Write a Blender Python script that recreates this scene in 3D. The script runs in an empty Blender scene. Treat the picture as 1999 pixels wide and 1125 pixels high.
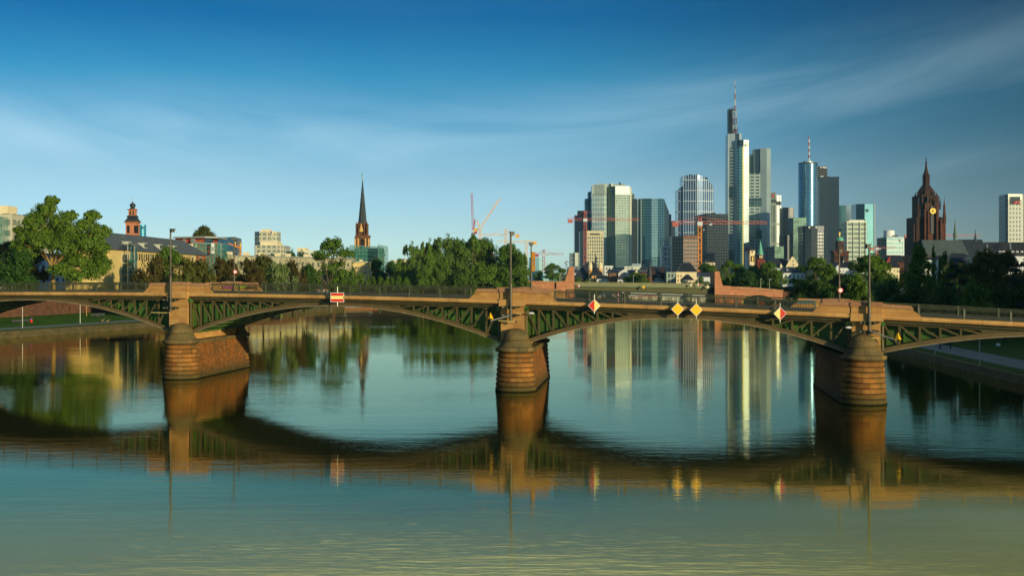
import bpy, math, random
import numpy as np
from mathutils import Vector, Matrix
random.seed(7)
PI = math.pi
SC = bpy.context.scene
COL = SC.collection

# ---------------------------------------------------------------- camera, sky, sun, exposure
H, F, YH = 10.7, 2600.0, 543.0          # eye height over the water, focal length and horizon row of the 1999 px photograph
cam = bpy.data.cameras.new('camera'); camo = bpy.data.objects.new('camera', cam); COL.objects.link(camo)
camo.location = (0, 0, H); camo.rotation_euler = (PI/2, 0, 0)
cam.sensor_width = 36; cam.lens = F/1999*36; cam.shift_y = -(562.5-YH)/1999
cam.clip_start = 0.5; cam.clip_end = 20000
SC.camera = camo
SUN_AZ, SUN_EL = 141, 8
world = bpy.data.worlds.new("World"); SC.world = world; world.use_nodes = True
nt = world.node_tree; N = nt.nodes; L = nt.links
bg = N['Background']; bg.inputs[1].default_value = 0.10
sky = N.new('ShaderNodeTexSky'); sky.sky_type = 'NISHITA'; sky.sun_disc = False
sky.sun_elevation = math.radians(SUN_EL); sky.sun_rotation = math.radians(SUN_AZ)
sky.dust_density = 0.6; sky.ozone_density = 2.0
def wm(op, a, b=None, c=None):
    n = N.new('ShaderNodeMath'); n.operation = op
    for i, v in enumerate((a, b, c)):
        if v is None: continue
        if isinstance(v, (int, float)): n.inputs[i].default_value = v
        else: L.new(v, n.inputs[i])
    return n.outputs[0]
tc = N.new('ShaderNodeTexCoord'); sp = N.new('ShaderNodeSeparateXYZ'); L.new(tc.outputs['Generated'], sp.inputs[0])
el = sp.outputs['Z']; az = wm('ARCTAN2', sp.outputs['X'], sp.outputs['Y'])     # az: 0 ahead, + to the right
ramp = N.new('ShaderNodeValToRGB'); L.new(el, ramp.inputs[0])
cr = ramp.color_ramp
SKY_TINT = [(0.0, (1.42, 2.35, 4.3)), (0.036, (0.98, 1.46, 2.6)), (0.074, (0.64, 1.0, 1.58)), (0.112, (0.29, 0.74, 1.2)), (0.15, (0.09, 0.60, 1.0)), (0.19, (0.004, 0.36, 0.75)), (0.24, (0.02, 0.3, 0.68)), (0.45, (0.6, 0.85, 1.1)), (0.8, (1.3, 1.35, 1.4))]
while len(cr.elements) < len(SKY_TINT): cr.elements.new(0.5)
for e, (p, c) in zip(cr.elements, SKY_TINT): e.position = p; e.color = (*c, 1)
mul = N.new('ShaderNodeMix'); mul.data_type = 'RGBA'; mul.blend_type = 'MULTIPLY'; mul.inputs[0].default_value = 1
L.new(sky.outputs[0], mul.inputs[6]); L.new(ramp.outputs[0], mul.inputs[7])
# long, thin cirrus streaks drawn out by the wind
cmb = N.new('ShaderNodeCombineXYZ')
L.new(wm('MULTIPLY', az, 3.2), cmb.inputs[0])
L.new(wm('SUBTRACT', wm('MULTIPLY', el, 19.0), wm('MULTIPLY', wm('MULTIPLY', az, az), 9.0)), cmb.inputs[1])
cn = N.new('ShaderNodeTexNoise'); cn.inputs['Scale'].default_value = 1.1; cn.inputs['Detail'].default_value = 9; cn.inputs['Roughness'].default_value = 0.56
cn.inputs['Distortion'].default_value = 0.5
L.new(cmb.outputs[0], cn.inputs['Vector'])
cmb2 = N.new('ShaderNodeCombineXYZ')
L.new(wm('MULTIPLY', az, 1.4), cmb2.inputs[0]); L.new(wm('ADD', wm('MULTIPLY', el, 9.0), wm('MULTIPLY', az, -1.2)), cmb2.inputs[1]); cmb2.inputs[2].default_value = 4.3
cn2 = N.new('ShaderNodeTexNoise'); cn2.inputs['Scale'].default_value = 1.0; cn2.inputs['Detail'].default_value = 3
L.new(cmb2.outputs[0], cn2.inputs['Vector'])
mr = N.new('ShaderNodeMapRange'); mr.inputs[1].default_value = 0.42; mr.inputs[2].default_value = 0.66
L.new(wm('ADD', wm('MULTIPLY', cn.outputs[0], 0.55), wm('MULTIPLY', cn2.outputs[0], 0.45)), mr.inputs[0])
def band(c0, slope, width):       # soft streak along a line that climbs to the right
    d = wm('DIVIDE', wm('SUBTRACT', el, wm('ADD', wm('MULTIPLY', wm('MAXIMUM', az, 0.0), slope), c0)), width)
    return wm('POWER', 2.718, wm('MULTIPLY', wm('MULTIPLY', d, d), -1.0))
streak = wm('ADD', wm('MULTIPLY', band(0.100, 0.15, 0.030), 0.75), wm('MULTIPLY', band(0.060, 0.06, 0.012), 0.45))
cf = wm('MULTIPLY', wm('ADD', wm('MULTIPLY', mr.outputs[0], 0.75), 0.10), wm('MINIMUM', wm('ADD', streak, 0.03), 1.0))
cloud = N.new('ShaderNodeMix'); cloud.data_type = 'RGBA'; cloud.inputs[7].default_value = (4.2, 6.5, 7.9, 1)
L.new(cf, cloud.inputs[0]); L.new(mul.outputs[2], cloud.inputs[6])
# the sky is deeper to the right (north) of the view
dk = N.new('ShaderNodeMapRange'); dk.interpolation_type = 'SMOOTHSTEP'
dk.inputs[1].default_value = -0.02; dk.inputs[2].default_value = 0.46; dk.inputs[3].default_value = 1.0; dk.inputs[4].default_value = 0.37
L.new(az, dk.inputs[0])
back = N.new('ShaderNodeMapRange'); back.inputs[1].default_value = 0.9; back.inputs[2].default_value = 1.7; L.new(wm('ABSOLUTE', az), back.inputs[0])
# added warm cloud patch above the view, put in for the water to reflect
hi = N.new('ShaderNodeMapRange'); hi.interpolation_type = 'SMOOTHSTEP'; hi.inputs[1].default_value = 0.207; hi.inputs[2].default_value = 0.25; L.new(el, hi.inputs[0])
lo = N.new('ShaderNodeMapRange'); lo.interpolation_type = 'SMOOTHSTEP'; lo.inputs[1].default_value = 0.50; lo.inputs[2].default_value = 0.34; L.new(el, lo.inputs[0])
sd = N.new('ShaderNodeMapRange'); sd.interpolation_type = 'SMOOTHSTEP'; sd.inputs[1].default_value = 0.85; sd.inputs[2].default_value = 0.42; L.new(wm('ABSOLUTE', az), sd.inputs[0])
bank = N.new('ShaderNodeMix'); bank.data_type = 'RGBA'; bank.inputs[7].default_value = (11, 11, 6.0, 1)
L.new(wm('MULTIPLY', wm('MULTIPLY', hi.outputs[0], lo.outputs[0]), wm('MULTIPLY', sd.outputs[0], 0.9)), bank.inputs[0]); L.new(cloud.outputs[2], bank.inputs[6])
fin = N.new('ShaderNodeVectorMath'); fin.operation = 'SCALE'
L.new(bank.outputs[2], fin.inputs[0]); L.new(wm('MAXIMUM', dk.outputs[0], back.outputs[0]), fin.inputs[3])
L.new(fin.outputs[0], bg.inputs[0])
sl = bpy.data.lights.new('sun', 'SUN'); sl.energy = 3.6; sl.angle = math.radians(0.5); sl.color = (1.0, 0.84, 0.55)
suno = bpy.data.objects.new('sun', sl); COL.objects.link(suno)
sv = Vector((math.sin(math.radians(SUN_AZ))*math.cos(math.radians(SUN_EL)), math.cos(math.radians(SUN_AZ))*math.cos(math.radians(SUN_EL)), math.sin(math.radians(SUN_EL))))
suno.rotation_euler = sv.to_track_quat('Z', 'Y').to_euler()
SC.view_settings.view_transform = 'Standard'; SC.view_settings.look = 'None'; SC.view_settings.gamma = 1
SC.view_settings.exposure = 0.27
SC.render.engine = 'CYCLES'
SC.cycles.max_bounces = 6; SC.cycles.use_denoising = True
SC.cycles.caustics_reflective = False; SC.cycles.caustics_refractive = False
SC.cycles.sample_clamp_indirect = 4

# ---------------------------------------------------------------- helpers
def X_(px, Y): return (px-999.5)/F*Y
def Z_(py, Y): return H-(py-YH)/F*Y
def P_(px, py, Y): return Vector((X_(px, Y), Y, Z_(py, Y)))
def S_(Y): return Y/F                     # metres per photo pixel at distance Y
def srgb(c):
    return tuple(((v/255)/12.92 if v/255 <= 0.04045 else ((v/255+0.055)/1.055)**2.4) for v in c)
class MB:
    """collects shapes and links them as one mesh object"""
    def __init__(s): s.v = []; s.f = []; s.uv = []
    def face(s, pts, uv=None):
        i = len(s.v); s.v += [tuple(p) for p in pts]; s.f.append(tuple(range(i, i+len(pts))))
        s.uv.append(uv if uv else [(p[0]+p[1], p[2]) for p in pts]); return s
    def box(s, c, d, rz=0, M=None):
        hx, hy, hz = d[0]/2, d[1]/2, d[2]/2
        R = Matrix.Rotation(rz, 3, 'Z'); c = Vector(c)
        q = lambda x, y, z: (M @ (c+R@Vector((x*hx, y*hy, z*hz))) if M else c+R@Vector((x*hx, y*hy, z*hz)))
        W, D, Hh = d
        for (a, b, c2, d2, w, h) in (((-1,-1,-1),(1,-1,-1),(1,-1,1),(-1,-1,1),W,Hh), ((1,-1,-1),(1,1,-1),(1,1,1),(1,-1,1),D,Hh), ((1,1,-1),(-1,1,-1),(-1,1,1),(1,1,1),W,Hh),
                              ((-1,1,-1),(-1,-1,-1),(-1,-1,1),(-1,1,1),D,Hh), ((-1,-1,1),(1,-1,1),(1,1,1),(-1,1,1),W,D), ((-1,1,-1),(1,1,-1),(1,-1,-1),(-1,-1,-1),W,D)):
            s.face([q(*a), q(*b), q(*c2), q(*d2)], [(0,0),(w,0),(w,h),(0,h)])
        return s
    def bar(s, a, b, w, h=None, up=(0,0,1)):
        a = Vector(a); b = Vector(b); h = h or w; t = (b-a)
        if t.length < 1e-6: return s
        L_ = t.length; t.normalize(); up = Vector(up)
        if abs(t.dot(up)) > 0.98: up = Vector((0, 1, 0))
        r = t.cross(up).normalized(); u = r.cross(t)
        A = [a+r*x*w/2+u*y*h/2 for x, y in ((-1,-1),(1,-1),(1,1),(-1,1))]; B = [p+t*L_ for p in A]
        for i in range(4):
            j = (i+1) % 4; s.face([A[i], B[i], B[j], A[j]], [(0,0),(L_,0),(L_,w),(0,w)])
        s.face(A); s.face(B[::-1]); return s
    def tube(s, pts, rad, n=8, cap=True):
        pts = [Vector(p) for p in pts]
        if isinstance(rad, (int, float)): rad = [rad]*len(pts)
        rings = []; ref = None
        for i, p in enumerate(pts):
            t = (pts[min(i+1, len(pts)-1)]-pts[max(i-1, 0)]).normalized()
            if ref is None: ref = Vector((1,0,0)) if abs(t.x) < 0.9 else Vector((0,1,0))
            r = (ref-t*ref.dot(t)).normalized(); ref = r; u = t.cross(r)
            rings.append([p+(r*math.cos(2*PI*k/n)+u*math.sin(2*PI*k/n))*rad[i] for k in range(n)])
        b = len(s.v)
        for R in rings: s.v += [tuple(q) for q in R]
        for i in range(len(rings)-1):
            for k in range(n):
                k2 = (k+1) % n; s.f.append((b+i*n+k, b+i*n+k2, b+(i+1)*n+k2, b+(i+1)*n+k)); s.uv.append([(k/n, i),((k+1)/n, i),((k+1)/n, i+1),(k/n, i+1)])
        if cap:
            s.f.append(tuple(b+k for k in range(n))[::-1]); s.uv.append([(0,0)]*n)
            s.f.append(tuple(b+(len(rings)-1)*n+k for k in range(n))); s.uv.append([(0,0)]*n)
        return s
    def lathe(s, c, prof, n=16, a0=0.0, sx=1, sy=1):
        """prof: (radius, z) from bottom to top; uv in metres"""
        c = Vector(c); b = len(s.v)
        for r, z in prof:
            for k in range(n):
                a = a0+2*PI*k/n; s.v.append((c.x+r*sx*math.cos(a), c.y+r*sy*math.sin(a), c.z+z))
        R = max(r for r, z in prof)
        for i in range(len(prof)-1):
            for k in range(n):
                k2 = (k+1) % n; s.f.append((b+i*n+k, b+i*n+k2, b+(i+1)*n+k2, b+(i+1)*n+k))
                u0, u1 = 2*PI*R*k/n, 2*PI*R*(k+1)/n; s.uv.append([(u0, prof[i][1]), (u1, prof[i][1]), (u1, prof[i+1][1]), (u0, prof[i+1][1])])
        s.f.append(tuple(b+k for k in range(n))[::-1]); s.uv.append([(0,0)]*n)
        s.f.append(tuple(b+(len(prof)-1)*n+k for k in range(n))); s.uv.append([(0,0)]*n)
        return s
    def prism(s, fp, z0, z1, cap=True):
        """fp: counter-clockwise footprint; z1 may be a list (one height per corner)"""
        n = len(fp); zt = z1 if isinstance(z1, (list, tuple)) else [z1]*n; zb = z0 if isinstance(z0, (list, tuple)) else [z0]*n
        u = 0
        for i in range(n):
            j = (i+1) % n; a = Vector(fp[i][:2]); b = Vector(fp[j][:2]); l = (b-a).length
            s.face([(a.x,a.y,zb[i]), (b.x,b.y,zb[j]), (b.x,b.y,zt[j]), (a.x,a.y,zt[i])], [(u,zb[i]),(u+l,zb[j]),(u+l,zt[j]),(u,zt[i])]); u += l
        if cap:
            s.face([(p[0],p[1],zt[i]) for i, p in enumerate(fp)]); s.face([(p[0],p[1],zb[i]) for i, p in enumerate(fp)][::-1])
        return s
    def build(s, name, mat, parent=None, smooth=False, kind=None, label=None, cat=None, group=None):
        me = bpy.data.meshes.new(name); me.from_pydata(s.v, [], s.f)
        uvl = me.uv_layers.new(name='UVMap'); flat = [c for f in s.uv for p in f for c in p]
        if len(flat) == 2*len(me.loops): uvl.data.foreach_set('uv', flat)
        if smooth: me.polygons.foreach_set('use_smooth', [True]*len(me.polygons))
        me.materials.append(mat); me.update()
        o = bpy.data.objects.new(name, me); COL.objects.link(o)
        if smooth: o.data.set_sharp_from_angle(angle=math.radians(40)) if hasattr(o.data, 'set_sharp_from_angle') else None
        if parent: o.parent = parent
        tag(o, label, cat, group, kind); return o
def tag(o, label=None, cat=None, group=None, kind=None):
    if label: o['label'] = label
    if cat: o['category'] = cat
    if group: o['group'] = group
    if kind: o['kind'] = kind
    return o
def thing(name, label, cat, loc=(0,0,0), group=None, rz=0):
    o = bpy.data.objects.new(name, None); COL.objects.link(o); o.location = loc; o.rotation_euler = (0,0,rz); o.empty_display_size = 0.1
    return tag(o, label, cat, group)
def own(root, objs=None):
    """children are built in world space: put them under the root without moving them"""
    Mi = Matrix.LocRotScale(root.location, root.rotation_euler, None).inverted()
    for o in objs: o.parent = root; o.matrix_parent_inverse = Mi
    return root
def copy_tree(o, parent=None, mats=None):
    c = o.copy(); COL.objects.link(c)
    if parent: c.parent = parent; c.matrix_parent_inverse = o.matrix_parent_inverse.copy()
    for ch in o.children: copy_tree(ch, c)
    return c

# ---------------------------------------------------------------- materials
class NT:
    def __init__(s, name):
        s.m = bpy.data.materials.new(name); s.m.use_nodes = True; s.t = s.m.node_tree; s.b = s.t.nodes['Principled BSDF']
    def n(s, typ, **kw):
        n = s.t.nodes.new(typ)
        for k, v in kw.items(): setattr(n, k, v)
        return n
    def l(s, a, b): s.t.links.new(a, b)
    def math(s, op, a, b=None, c=None):
        n = s.n('ShaderNodeMath', operation=op)
        for i, v in enumerate((a, b, c)):
            if v is None: continue
            if isinstance(v, (int, float)): n.inputs[i].default_value = v
            else: s.l(v, n.inputs[i])
        return n.outputs[0]
    def mix(s, f, a, b, bt='MIX'):
        n = s.n('ShaderNodeMix', data_type='RGBA', blend_type=bt)
        for i, v in ((0, f), (6, a), (7, b)):
            if isinstance(v, (int, float)): n.inputs[i].default_value = v
            elif isinstance(v, tuple): n.inputs[i].default_value = (*v, 1)
            else: s.l(v, n.inputs[i])
        return n.outputs[2]
    def noise(s, scale, detail=4, rough=0.55, vec=None, obj=True, stretch=None):
        n = s.n('ShaderNodeTexNoise'); n.inputs['Scale'].default_value = scale; n.inputs['Detail'].default_value = detail; n.inputs['Roughness'].default_value = rough
        if vec is None:
            tc = s.n('ShaderNodeTexCoord'); vec = tc.outputs['Object']
        if stretch:
            mp = s.n('ShaderNodeMapping'); mp.inputs['Scale'].default_value = stretch; s.l(vec, mp.inputs[0]); vec = mp.outputs[0]
        s.l(vec, n.inputs['Vector']); return n.outputs[0]
    def rng(s, v, a, b, c=0, d=1):
        n = s.n('ShaderNodeMapRange'); s.l(v, n.inputs[0])
        for i, x in enumerate((a, b, c, d)): n.inputs[i+1].default_value = x
        return n.outputs[0]
    def set(s, col=None, rough=0.7, metal=0.0, spec=0.5):
        if isinstance(col, tuple): s.b.inputs['Base Color'].default_value = (*col, 1)
        elif col is not None: s.l(col, s.b.inputs['Base Color'])
        if isinstance(rough, (int, float)): s.b.inputs['Roughness'].default_value = rough
        else: s.l(rough, s.b.inputs['Roughness'])
        if isinstance(metal, (int, float)): s.b.inputs['Metallic'].default_value = metal
        else: s.l(metal, s.b.inputs['Metallic'])
        s.b.inputs['Specular IOR Level'].default_value = spec; return s
    def bump(s, h, strength=0.4, dist=0.05):
        n = s.n('ShaderNodeBump'); n.inputs['Strength'].default_value = strength; n.inputs['Distance'].default_value = dist
        s.l(h, n.inputs['Height']); s.l(n.outputs[0], s.b.inputs['Normal']); return s
def k_(c, f): return tuple(min(1, x*f) for x in c)
def plain(name, rgb, rough=0.7, metal=0, var=0.25, scale=0.6, spec=0.4, streak=False):
    m = NT(name); c = srgb(rgb)
    f = m.noise(scale, 5, 0.6, stretch=(1, 1, 0.25) if streak else None)
    m.set(m.mix(m.rng(f, 0.3, 0.7), k_(c, 1-var), k_(c, 1+var)), rough, metal, spec); return m.m
def sandstone(name, a, b, scale=1.0, course=0.42, length=0.9, mortar=0.015, stain=(0.06,0.06,0.025), stain_amt=0.5, bump=0.4, efflo=0.0, tide=False):
    """ashlar blocks of varied tone with dirty, mossy patches"""
    m = NT(name); tc = m.n('ShaderNodeTexCoord')
    br = m.n('ShaderNodeTexBrick'); br.offset = 0.5
    br.inputs['Scale'].default_value = scale; br.inputs['Brick Width'].default_value = length; br.inputs['Row Height'].default_value = course
    br.inputs['Mortar Size'].default_value = mortar; br.inputs['Mortar Smooth'].default_value = 0.3; br.inputs['Bias'].default_value = 0
    A, B = srgb(a), srgb(b)
    br.inputs['Color1'].default_value = (*A, 1); br.inputs['Color2'].default_value = (*B, 1); br.inputs['Mortar'].default_value = (*k_(A, 0.35), 1)
    m.l(tc.outputs['UV'], br.inputs['Vector'])
    big = m.noise(0.5, 6, 0.65); fine = m.noise(5, 5, 0.6)
    col = m.mix(m.rng(big, 0.47, 0.68, 0, stain_amt), br.outputs[0], stain)
    st = m.noise(1.3, 4, 0.6, stretch=(1.2, 1.2, 0.12))
    col = m.mix(m.rng(st, 0.55, 0.75, 0, stain_amt*0.7), col, k_(stain, 0.6))
    col = m.mix(m.rng(fine, 0.3, 0.7, 0.0, 0.35), col, k_(B, 1.15))
    if efflo:      # pale lime runs down the joints
        ef = m.noise(1.6, 6, 0.7, stretch=(1, 1, 0.10)); col = m.mix(m.rng(ef, 0.56, 0.70, 0, efflo), col, (0.42, 0.30, 0.15))
    if tide:       # algae and damp just above the water
        se = m.n('ShaderNodeSeparateXYZ'); m.l(tc.outputs['Object'], se.inputs[0]); zz = m.math('ADD', se.outputs[2], m.math('MULTIPLY', m.math('SUBTRACT', big, 0.5), 2.2))
        col = m.mix(m.rng(zz, 0.15, 1.5, 0.85, 0.0), col, (0.045, 0.050, 0.012))
    m.set(col, 0.85, 0, 0.25)
    h = m.math('ADD', m.math('MULTIPLY', fine, 0.5), m.math('MULTIPLY', m.math('SUBTRACT', 1.0, br.outputs[1]), 1.0))
    m.bump(h, bump, 0.04); return m.m
def facade(name, glass, frame, du=3.0, dv=3.6, fu=0.15, fv=0.25, rough=0.12, metal=0.35, var=0.5, spandrel=None, rf=0.5, lit=0.12, wobble=0.0):
    """curtain wall: glass cells of varied tone between mullions and floor bands (uv in metres)"""
    m = NT(name); g, fr = srgb(glass), srgb(frame); sp_ = srgb(spandrel) if spandrel else fr
    uv = m.n('ShaderNodeUVMap'); se = m.n('ShaderNodeSeparateXYZ'); m.l(uv.outputs[0], se.inputs[0])
    u = m.math('DIVIDE', se.outputs[0], du); v = m.math('DIVIDE', se.outputs[1], dv)
    fru = m.math('FRACT', u); frv = m.math('FRACT', v)
    mu = m.math('LESS_THAN', fru, fu); mv = m.math('LESS_THAN', frv, fv)
    cb = m.n('ShaderNodeCombineXYZ'); m.l(m.math('FLOOR', u), cb.inputs[0]); m.l(m.math('FLOOR', v), cb.inputs[1])
    wn = m.n('ShaderNodeTexWhiteNoise', noise_dimensions='2D'); m.l(cb.outputs[0], wn.inputs['Vector'])
    cell = m.mix(m.math('MULTIPLY', wn.outputs[0], var), g, k_(g, 0.35))
    bl = m.math('GREATER_THAN', wn.outputs[0], 1-lit)
    cell = m.mix(m.math('MULTIPLY', bl, 0.55), cell, k_(fr, 0.9))
    bn = m.noise(0.03, 3, 0.5); cell = m.mix(m.rng(bn, 0.35, 0.65, 0, 0.5), cell, k_(g, 0.5))
    col = m.mix(mv, cell, sp_); col = m.mix(mu, col, fr)
    solid = m.math('MAXIMUM', mu, mv)
    m.set(col, m.rng(solid, 0, 1, rough, rf), m.rng(solid, 0, 1, metal, 0.0), 0.5)
    return m.m
def leaves_mat(name, a, b, brown=None, bamt=0.0):
    m = NT(name); A, B = srgb(a), srgb(b)
    ge = m.n('ShaderNodeNewGeometry'); r = ge.outputs['Random Per Island']
    col = m.mix(r, A, B)
    oi = m.n('ShaderNodeObjectInfo')
    col = m.mix(m.math('MULTIPLY', oi.outputs['Random'], 0.35), col, k_(A, 0.6))
    if brown:
        nz = m.noise(0.22, 3, 0.5); col = m.mix(m.math('MULTIPLY', m.rng(nz, 0.42, 0.6), bamt), col, srgb(brown))
    m.set(col, 0.55, 0, 0.25)
    tr = m.n('ShaderNodeBsdfTranslucent'); m.l(col, tr.inputs[0])
    mx = m.n('ShaderNodeMixShader'); mx.inputs[0].default_value = 0.28
    m.l(m.b.outputs[0], mx.inputs[1]); m.l(tr.outputs[0], mx.inputs[2])
    m.l(mx.outputs[0], m.t.nodes['Material Output'].inputs[0]); return m.m

M = {}
M['stone'] = sandstone('warm_sandstone', (214,166,94), (184,134,72), course=0.30, length=0.85, mortar=0.008, stain_amt=0.15, stain=(0.12,0.07,0.03), bump=0.25)
M['stone_band'] = sandstone('sandstone_band', (222,174,100), (204,152,84), course=3, length=2.4, mortar=0.02, stain_amt=0.5, stain=(0.10,0.07,0.035), bump=0.15)
M['stone_cope'] = sandstone('sandstone_coping', (190,142,96), (166,118,82), course=3, length=1.5, mortar=0.012, stain_amt=0.3, stain=(0.12,0.07,0.04), bump=0.2)
M['pier'] = sandstone('rusticated_red_sandstone', (186,128,56), (122,78,32), course=0.4525, length=1.15, mortar=0.02, stain=(0.07,0.070,0.018), stain_amt=0.9, bump=0.9, efflo=0.25, tide=True)
M['pier_side'] = sandstone('small_block_sandstone', (176,112,46), (118,74,32), course=0.2262, length=0.48, mortar=0.012, stain=(0.075,0.065,0.02), stain_amt=0.8, bump=0.7, efflo=0.6, tide=True)
M['tide'] = plain('wet_algae_line', (30,34,14), 0.8, 0, 0.3, 2, 0.05)
M['pier_cap'] = sandstone('mossy_cap_stone', (140,112,62), (98,86,50), course=0.6, length=1.1, mortar=0.02, stain=(0.055,0.058,0.022), stain_amt=0.85, bump=0.7, efflo=0.2)
M['steel'] = plain('olive_painted_steel', (92,82,46), 0.5, 0, 0.22, 1.2, 0.4, True)
M['steel_web'] = plain('green_painted_steel', (70,104,40), 0.5, 0, 0.35, 0.5, 0.4, True)
M['steel_dark'] = plain('weathered_olive_girder', (74,70,38), 0.55, 0, 0.3, 0.7, 0.4, True)
M['flange_lt'] = plain('lit_lower_flange', (164,150,112), 0.5, 0, 0.3, 1.5)  # lower flange colour lightened to stand for the light it catches
M['flange'] = plain('rust_brown_flange', (108,90,54), 0.55, 0, 0.25, 0.8, 0.4)
M['rail'] = plain('green_grey_railing_paint', (66,70,44), 0.5, 0, 0.15, 2, 0.4)
M['asphalt'] = plain('asphalt', (66,66,68), 0.9, 0, 0.15, 2)
M['pole'] = plain('dark_bronze_pole', (84,76,52), 0.45, 0.2, 0.2, 1.0, 0.5)
M['clamp'] = plain('dark_green_clamp', (48,52,34), 0.5, 0.2, 0.2)
M['galv'] = plain('galvanised_steel', (176,178,160), 0.4, 0.4, 0.1)
M['red'] = plain('sign_red', (206,46,22), 0.4, 0, 0.05, 0.5)
M['cream'] = plain('sign_cream', (244,222,124), 0.4, 0, 0.05, 0.5)
M['yellow'] = plain('sign_yellow', (244,190,10), 0.4, 0, 0.05, 0.5)
M['white'] = plain('white_paint', (225,225,215), 0.5, 0, 0.05)
M['black'] = plain('black_paint', (20,20,20), 0.5, 0, 0.1)
M['slate'] = plain('slate_roof', (58,66,74), 0.55, 0, 0.2, 0.25)
M['slate2'] = plain('dark_slate_roof', (44,48,52), 0.6, 0, 0.2, 0.25)
M['copper'] = plain('green_copper', (96,168,136), 0.6, 0, 0.15, 0.3)
M['bark'] = plain('bark', (96,84,56), 0.9, 0, 0.35, 1.5)
M['glass'] = NT('window_glass').set((0.03,0.035,0.04), 0.08, 0.0, 0.8).m
M['glassl'] = NT('light_window_glass').set((0.30,0.36,0.36), 0.1, 0.3, 0.8).m
M['gold'] = NT('gilding').set(srgb((250,214,90)), 0.35, 0.5).m


# ---------------------------------------------------------------- the river and its banks
def poly_mesh(name, pts, z, mat, kind='structure', parent=None, uvs=1.0, thick=None):
    """flat sheet (or a slab with sides when thick is set) over an outline"""
    mb = MB(); zz = z if isinstance(z, (list, tuple)) else [z]*len(pts)
    from mathutils.geometry import tessellate_polygon
    tri = tessellate_polygon([[Vector((p[0], p[1], 0)) for p in pts]])
    for t in tri:
        q = [(pts[i][0], pts[i][1], zz[i]) for i in t]
        n = (Vector(q[1])-Vector(q[0])).cross(Vector(q[2])-Vector(q[0]))
        if n.z < 0: q = q[::-1]
        mb.face(q, [(p[0], p[1]) for p in q])
    return mb.build(name, mat, parent, kind=kind)
def strip(name, line, offs, zs, mat, kind='structure', parent=None):
    """ribbon along a line of (x, y); offs/zs give the cross-section, positive to the right of travel"""
    mb = MB(); nn = []
    for i, p in enumerate(line):
        a = Vector(line[max(i-1, 0)]); b = Vector(line[min(i+1, len(line)-1)]); t = (b-a).normalized(); nn.append(Vector((t.y, -t.x)))
    u = 0
    for i in range(len(line)-1):
        l = (Vector(line[i+1])-Vector(line[i])).length
        for k in range(len(offs)-1):
            q = lambda ii, kk: (line[ii][0]+nn[ii].x*offs[kk], line[ii][1]+nn[ii].y*offs[kk], zs[kk])
            w0 = offs[k]+zs[k]; w1 = offs[k+1]+zs[k+1]
            f = [q(i, k), q(i, k+1), q(i+1, k+1), q(i+1, k)]; uv = [(u, w0), (u, w1), (u+l, w1), (u+l, w0)]
            mb.face(f, uv)
        u += l
    return mb.build(name, mat, parent, kind=kind)
wmt = NT('river_water')
tco = wmt.n('ShaderNodeTexCoord')
def wn_(sc, st_, d=3): return wmt.noise(sc, d, 0.5, tco.outputs['Object'], stretch=st_)
n1 = wn_(0.55, (0.45, 1.5, 1)); n2 = wn_(0.12, (0.5, 1.4, 1)); n3 = wn_(0.02, (0.7, 1.6, 1), 5); n4 = wn_(1.9, (0.35, 1.5, 1), 2); n6 = wn_(6.0, (0.22, 1.3, 1), 3)
hgt = wmt.math('ADD', wmt.math('MULTIPLY', n1, 0.17), wmt.math('ADD', wmt.math('MULTIPLY', n2, 0.28), wmt.math('ADD', wmt.math('MULTIPLY', n4, 0.09), wmt.math('MULTIPLY', n6, 0.028))))
amp = wmt.rng(n3, 0.42, 0.60, 0.45, 1.7)
fr = wmt.n('ShaderNodeFresnel'); fr.inputs[0].default_value = 1.95
bpn = wmt.n('ShaderNodeBump'); bpn.inputs['Distance'].default_value = 0.072
wmt.l(wmt.math('MULTIPLY', amp, 0.6), bpn.inputs['Strength']); wmt.l(hgt, bpn.inputs['Height']); wmt.l(bpn.outputs[0], fr.inputs[1])
gl_ = wmt.n('ShaderNodeBsdfGlossy'); gl_.inputs['Color'].default_value = (1.0, 0.97, 0.66, 1); gl_.inputs['Roughness'].default_value = 0.03; wmt.l(bpn.outputs[0], gl_.inputs['Normal'])
# water colour: dark under the bridge, khaki nearby painted in for missing reflected light
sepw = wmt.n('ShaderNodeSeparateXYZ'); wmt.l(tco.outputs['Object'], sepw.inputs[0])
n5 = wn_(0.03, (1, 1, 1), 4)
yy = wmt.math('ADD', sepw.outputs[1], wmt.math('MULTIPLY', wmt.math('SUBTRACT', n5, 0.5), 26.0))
near_light = wmt.n('ShaderNodeMapRange', interpolation_type='SMOOTHSTEP'); wmt.l(yy, near_light.inputs[0])
for i_, v_ in enumerate((78.0, 48.0, 0.0, 1.0)): near_light.inputs[i_+1].default_value = v_
df_ = wmt.n('ShaderNodeBsdfDiffuse'); wmt.l(wmt.mix(near_light.outputs[0], (0.014, 0.015, 0.004), (0.62, 0.54, 0.11)), df_.inputs[0])
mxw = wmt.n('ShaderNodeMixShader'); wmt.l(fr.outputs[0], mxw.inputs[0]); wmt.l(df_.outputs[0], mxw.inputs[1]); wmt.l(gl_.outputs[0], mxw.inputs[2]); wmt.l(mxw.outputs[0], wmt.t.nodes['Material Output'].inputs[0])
mb = MB(); mb.face([(-1500, -300, 0), (1500, -300, 0), (1500, 3000, 0), (-1500, 3000, 0)]); mb.build('river_water', wmt.m, kind='structure')

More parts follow.
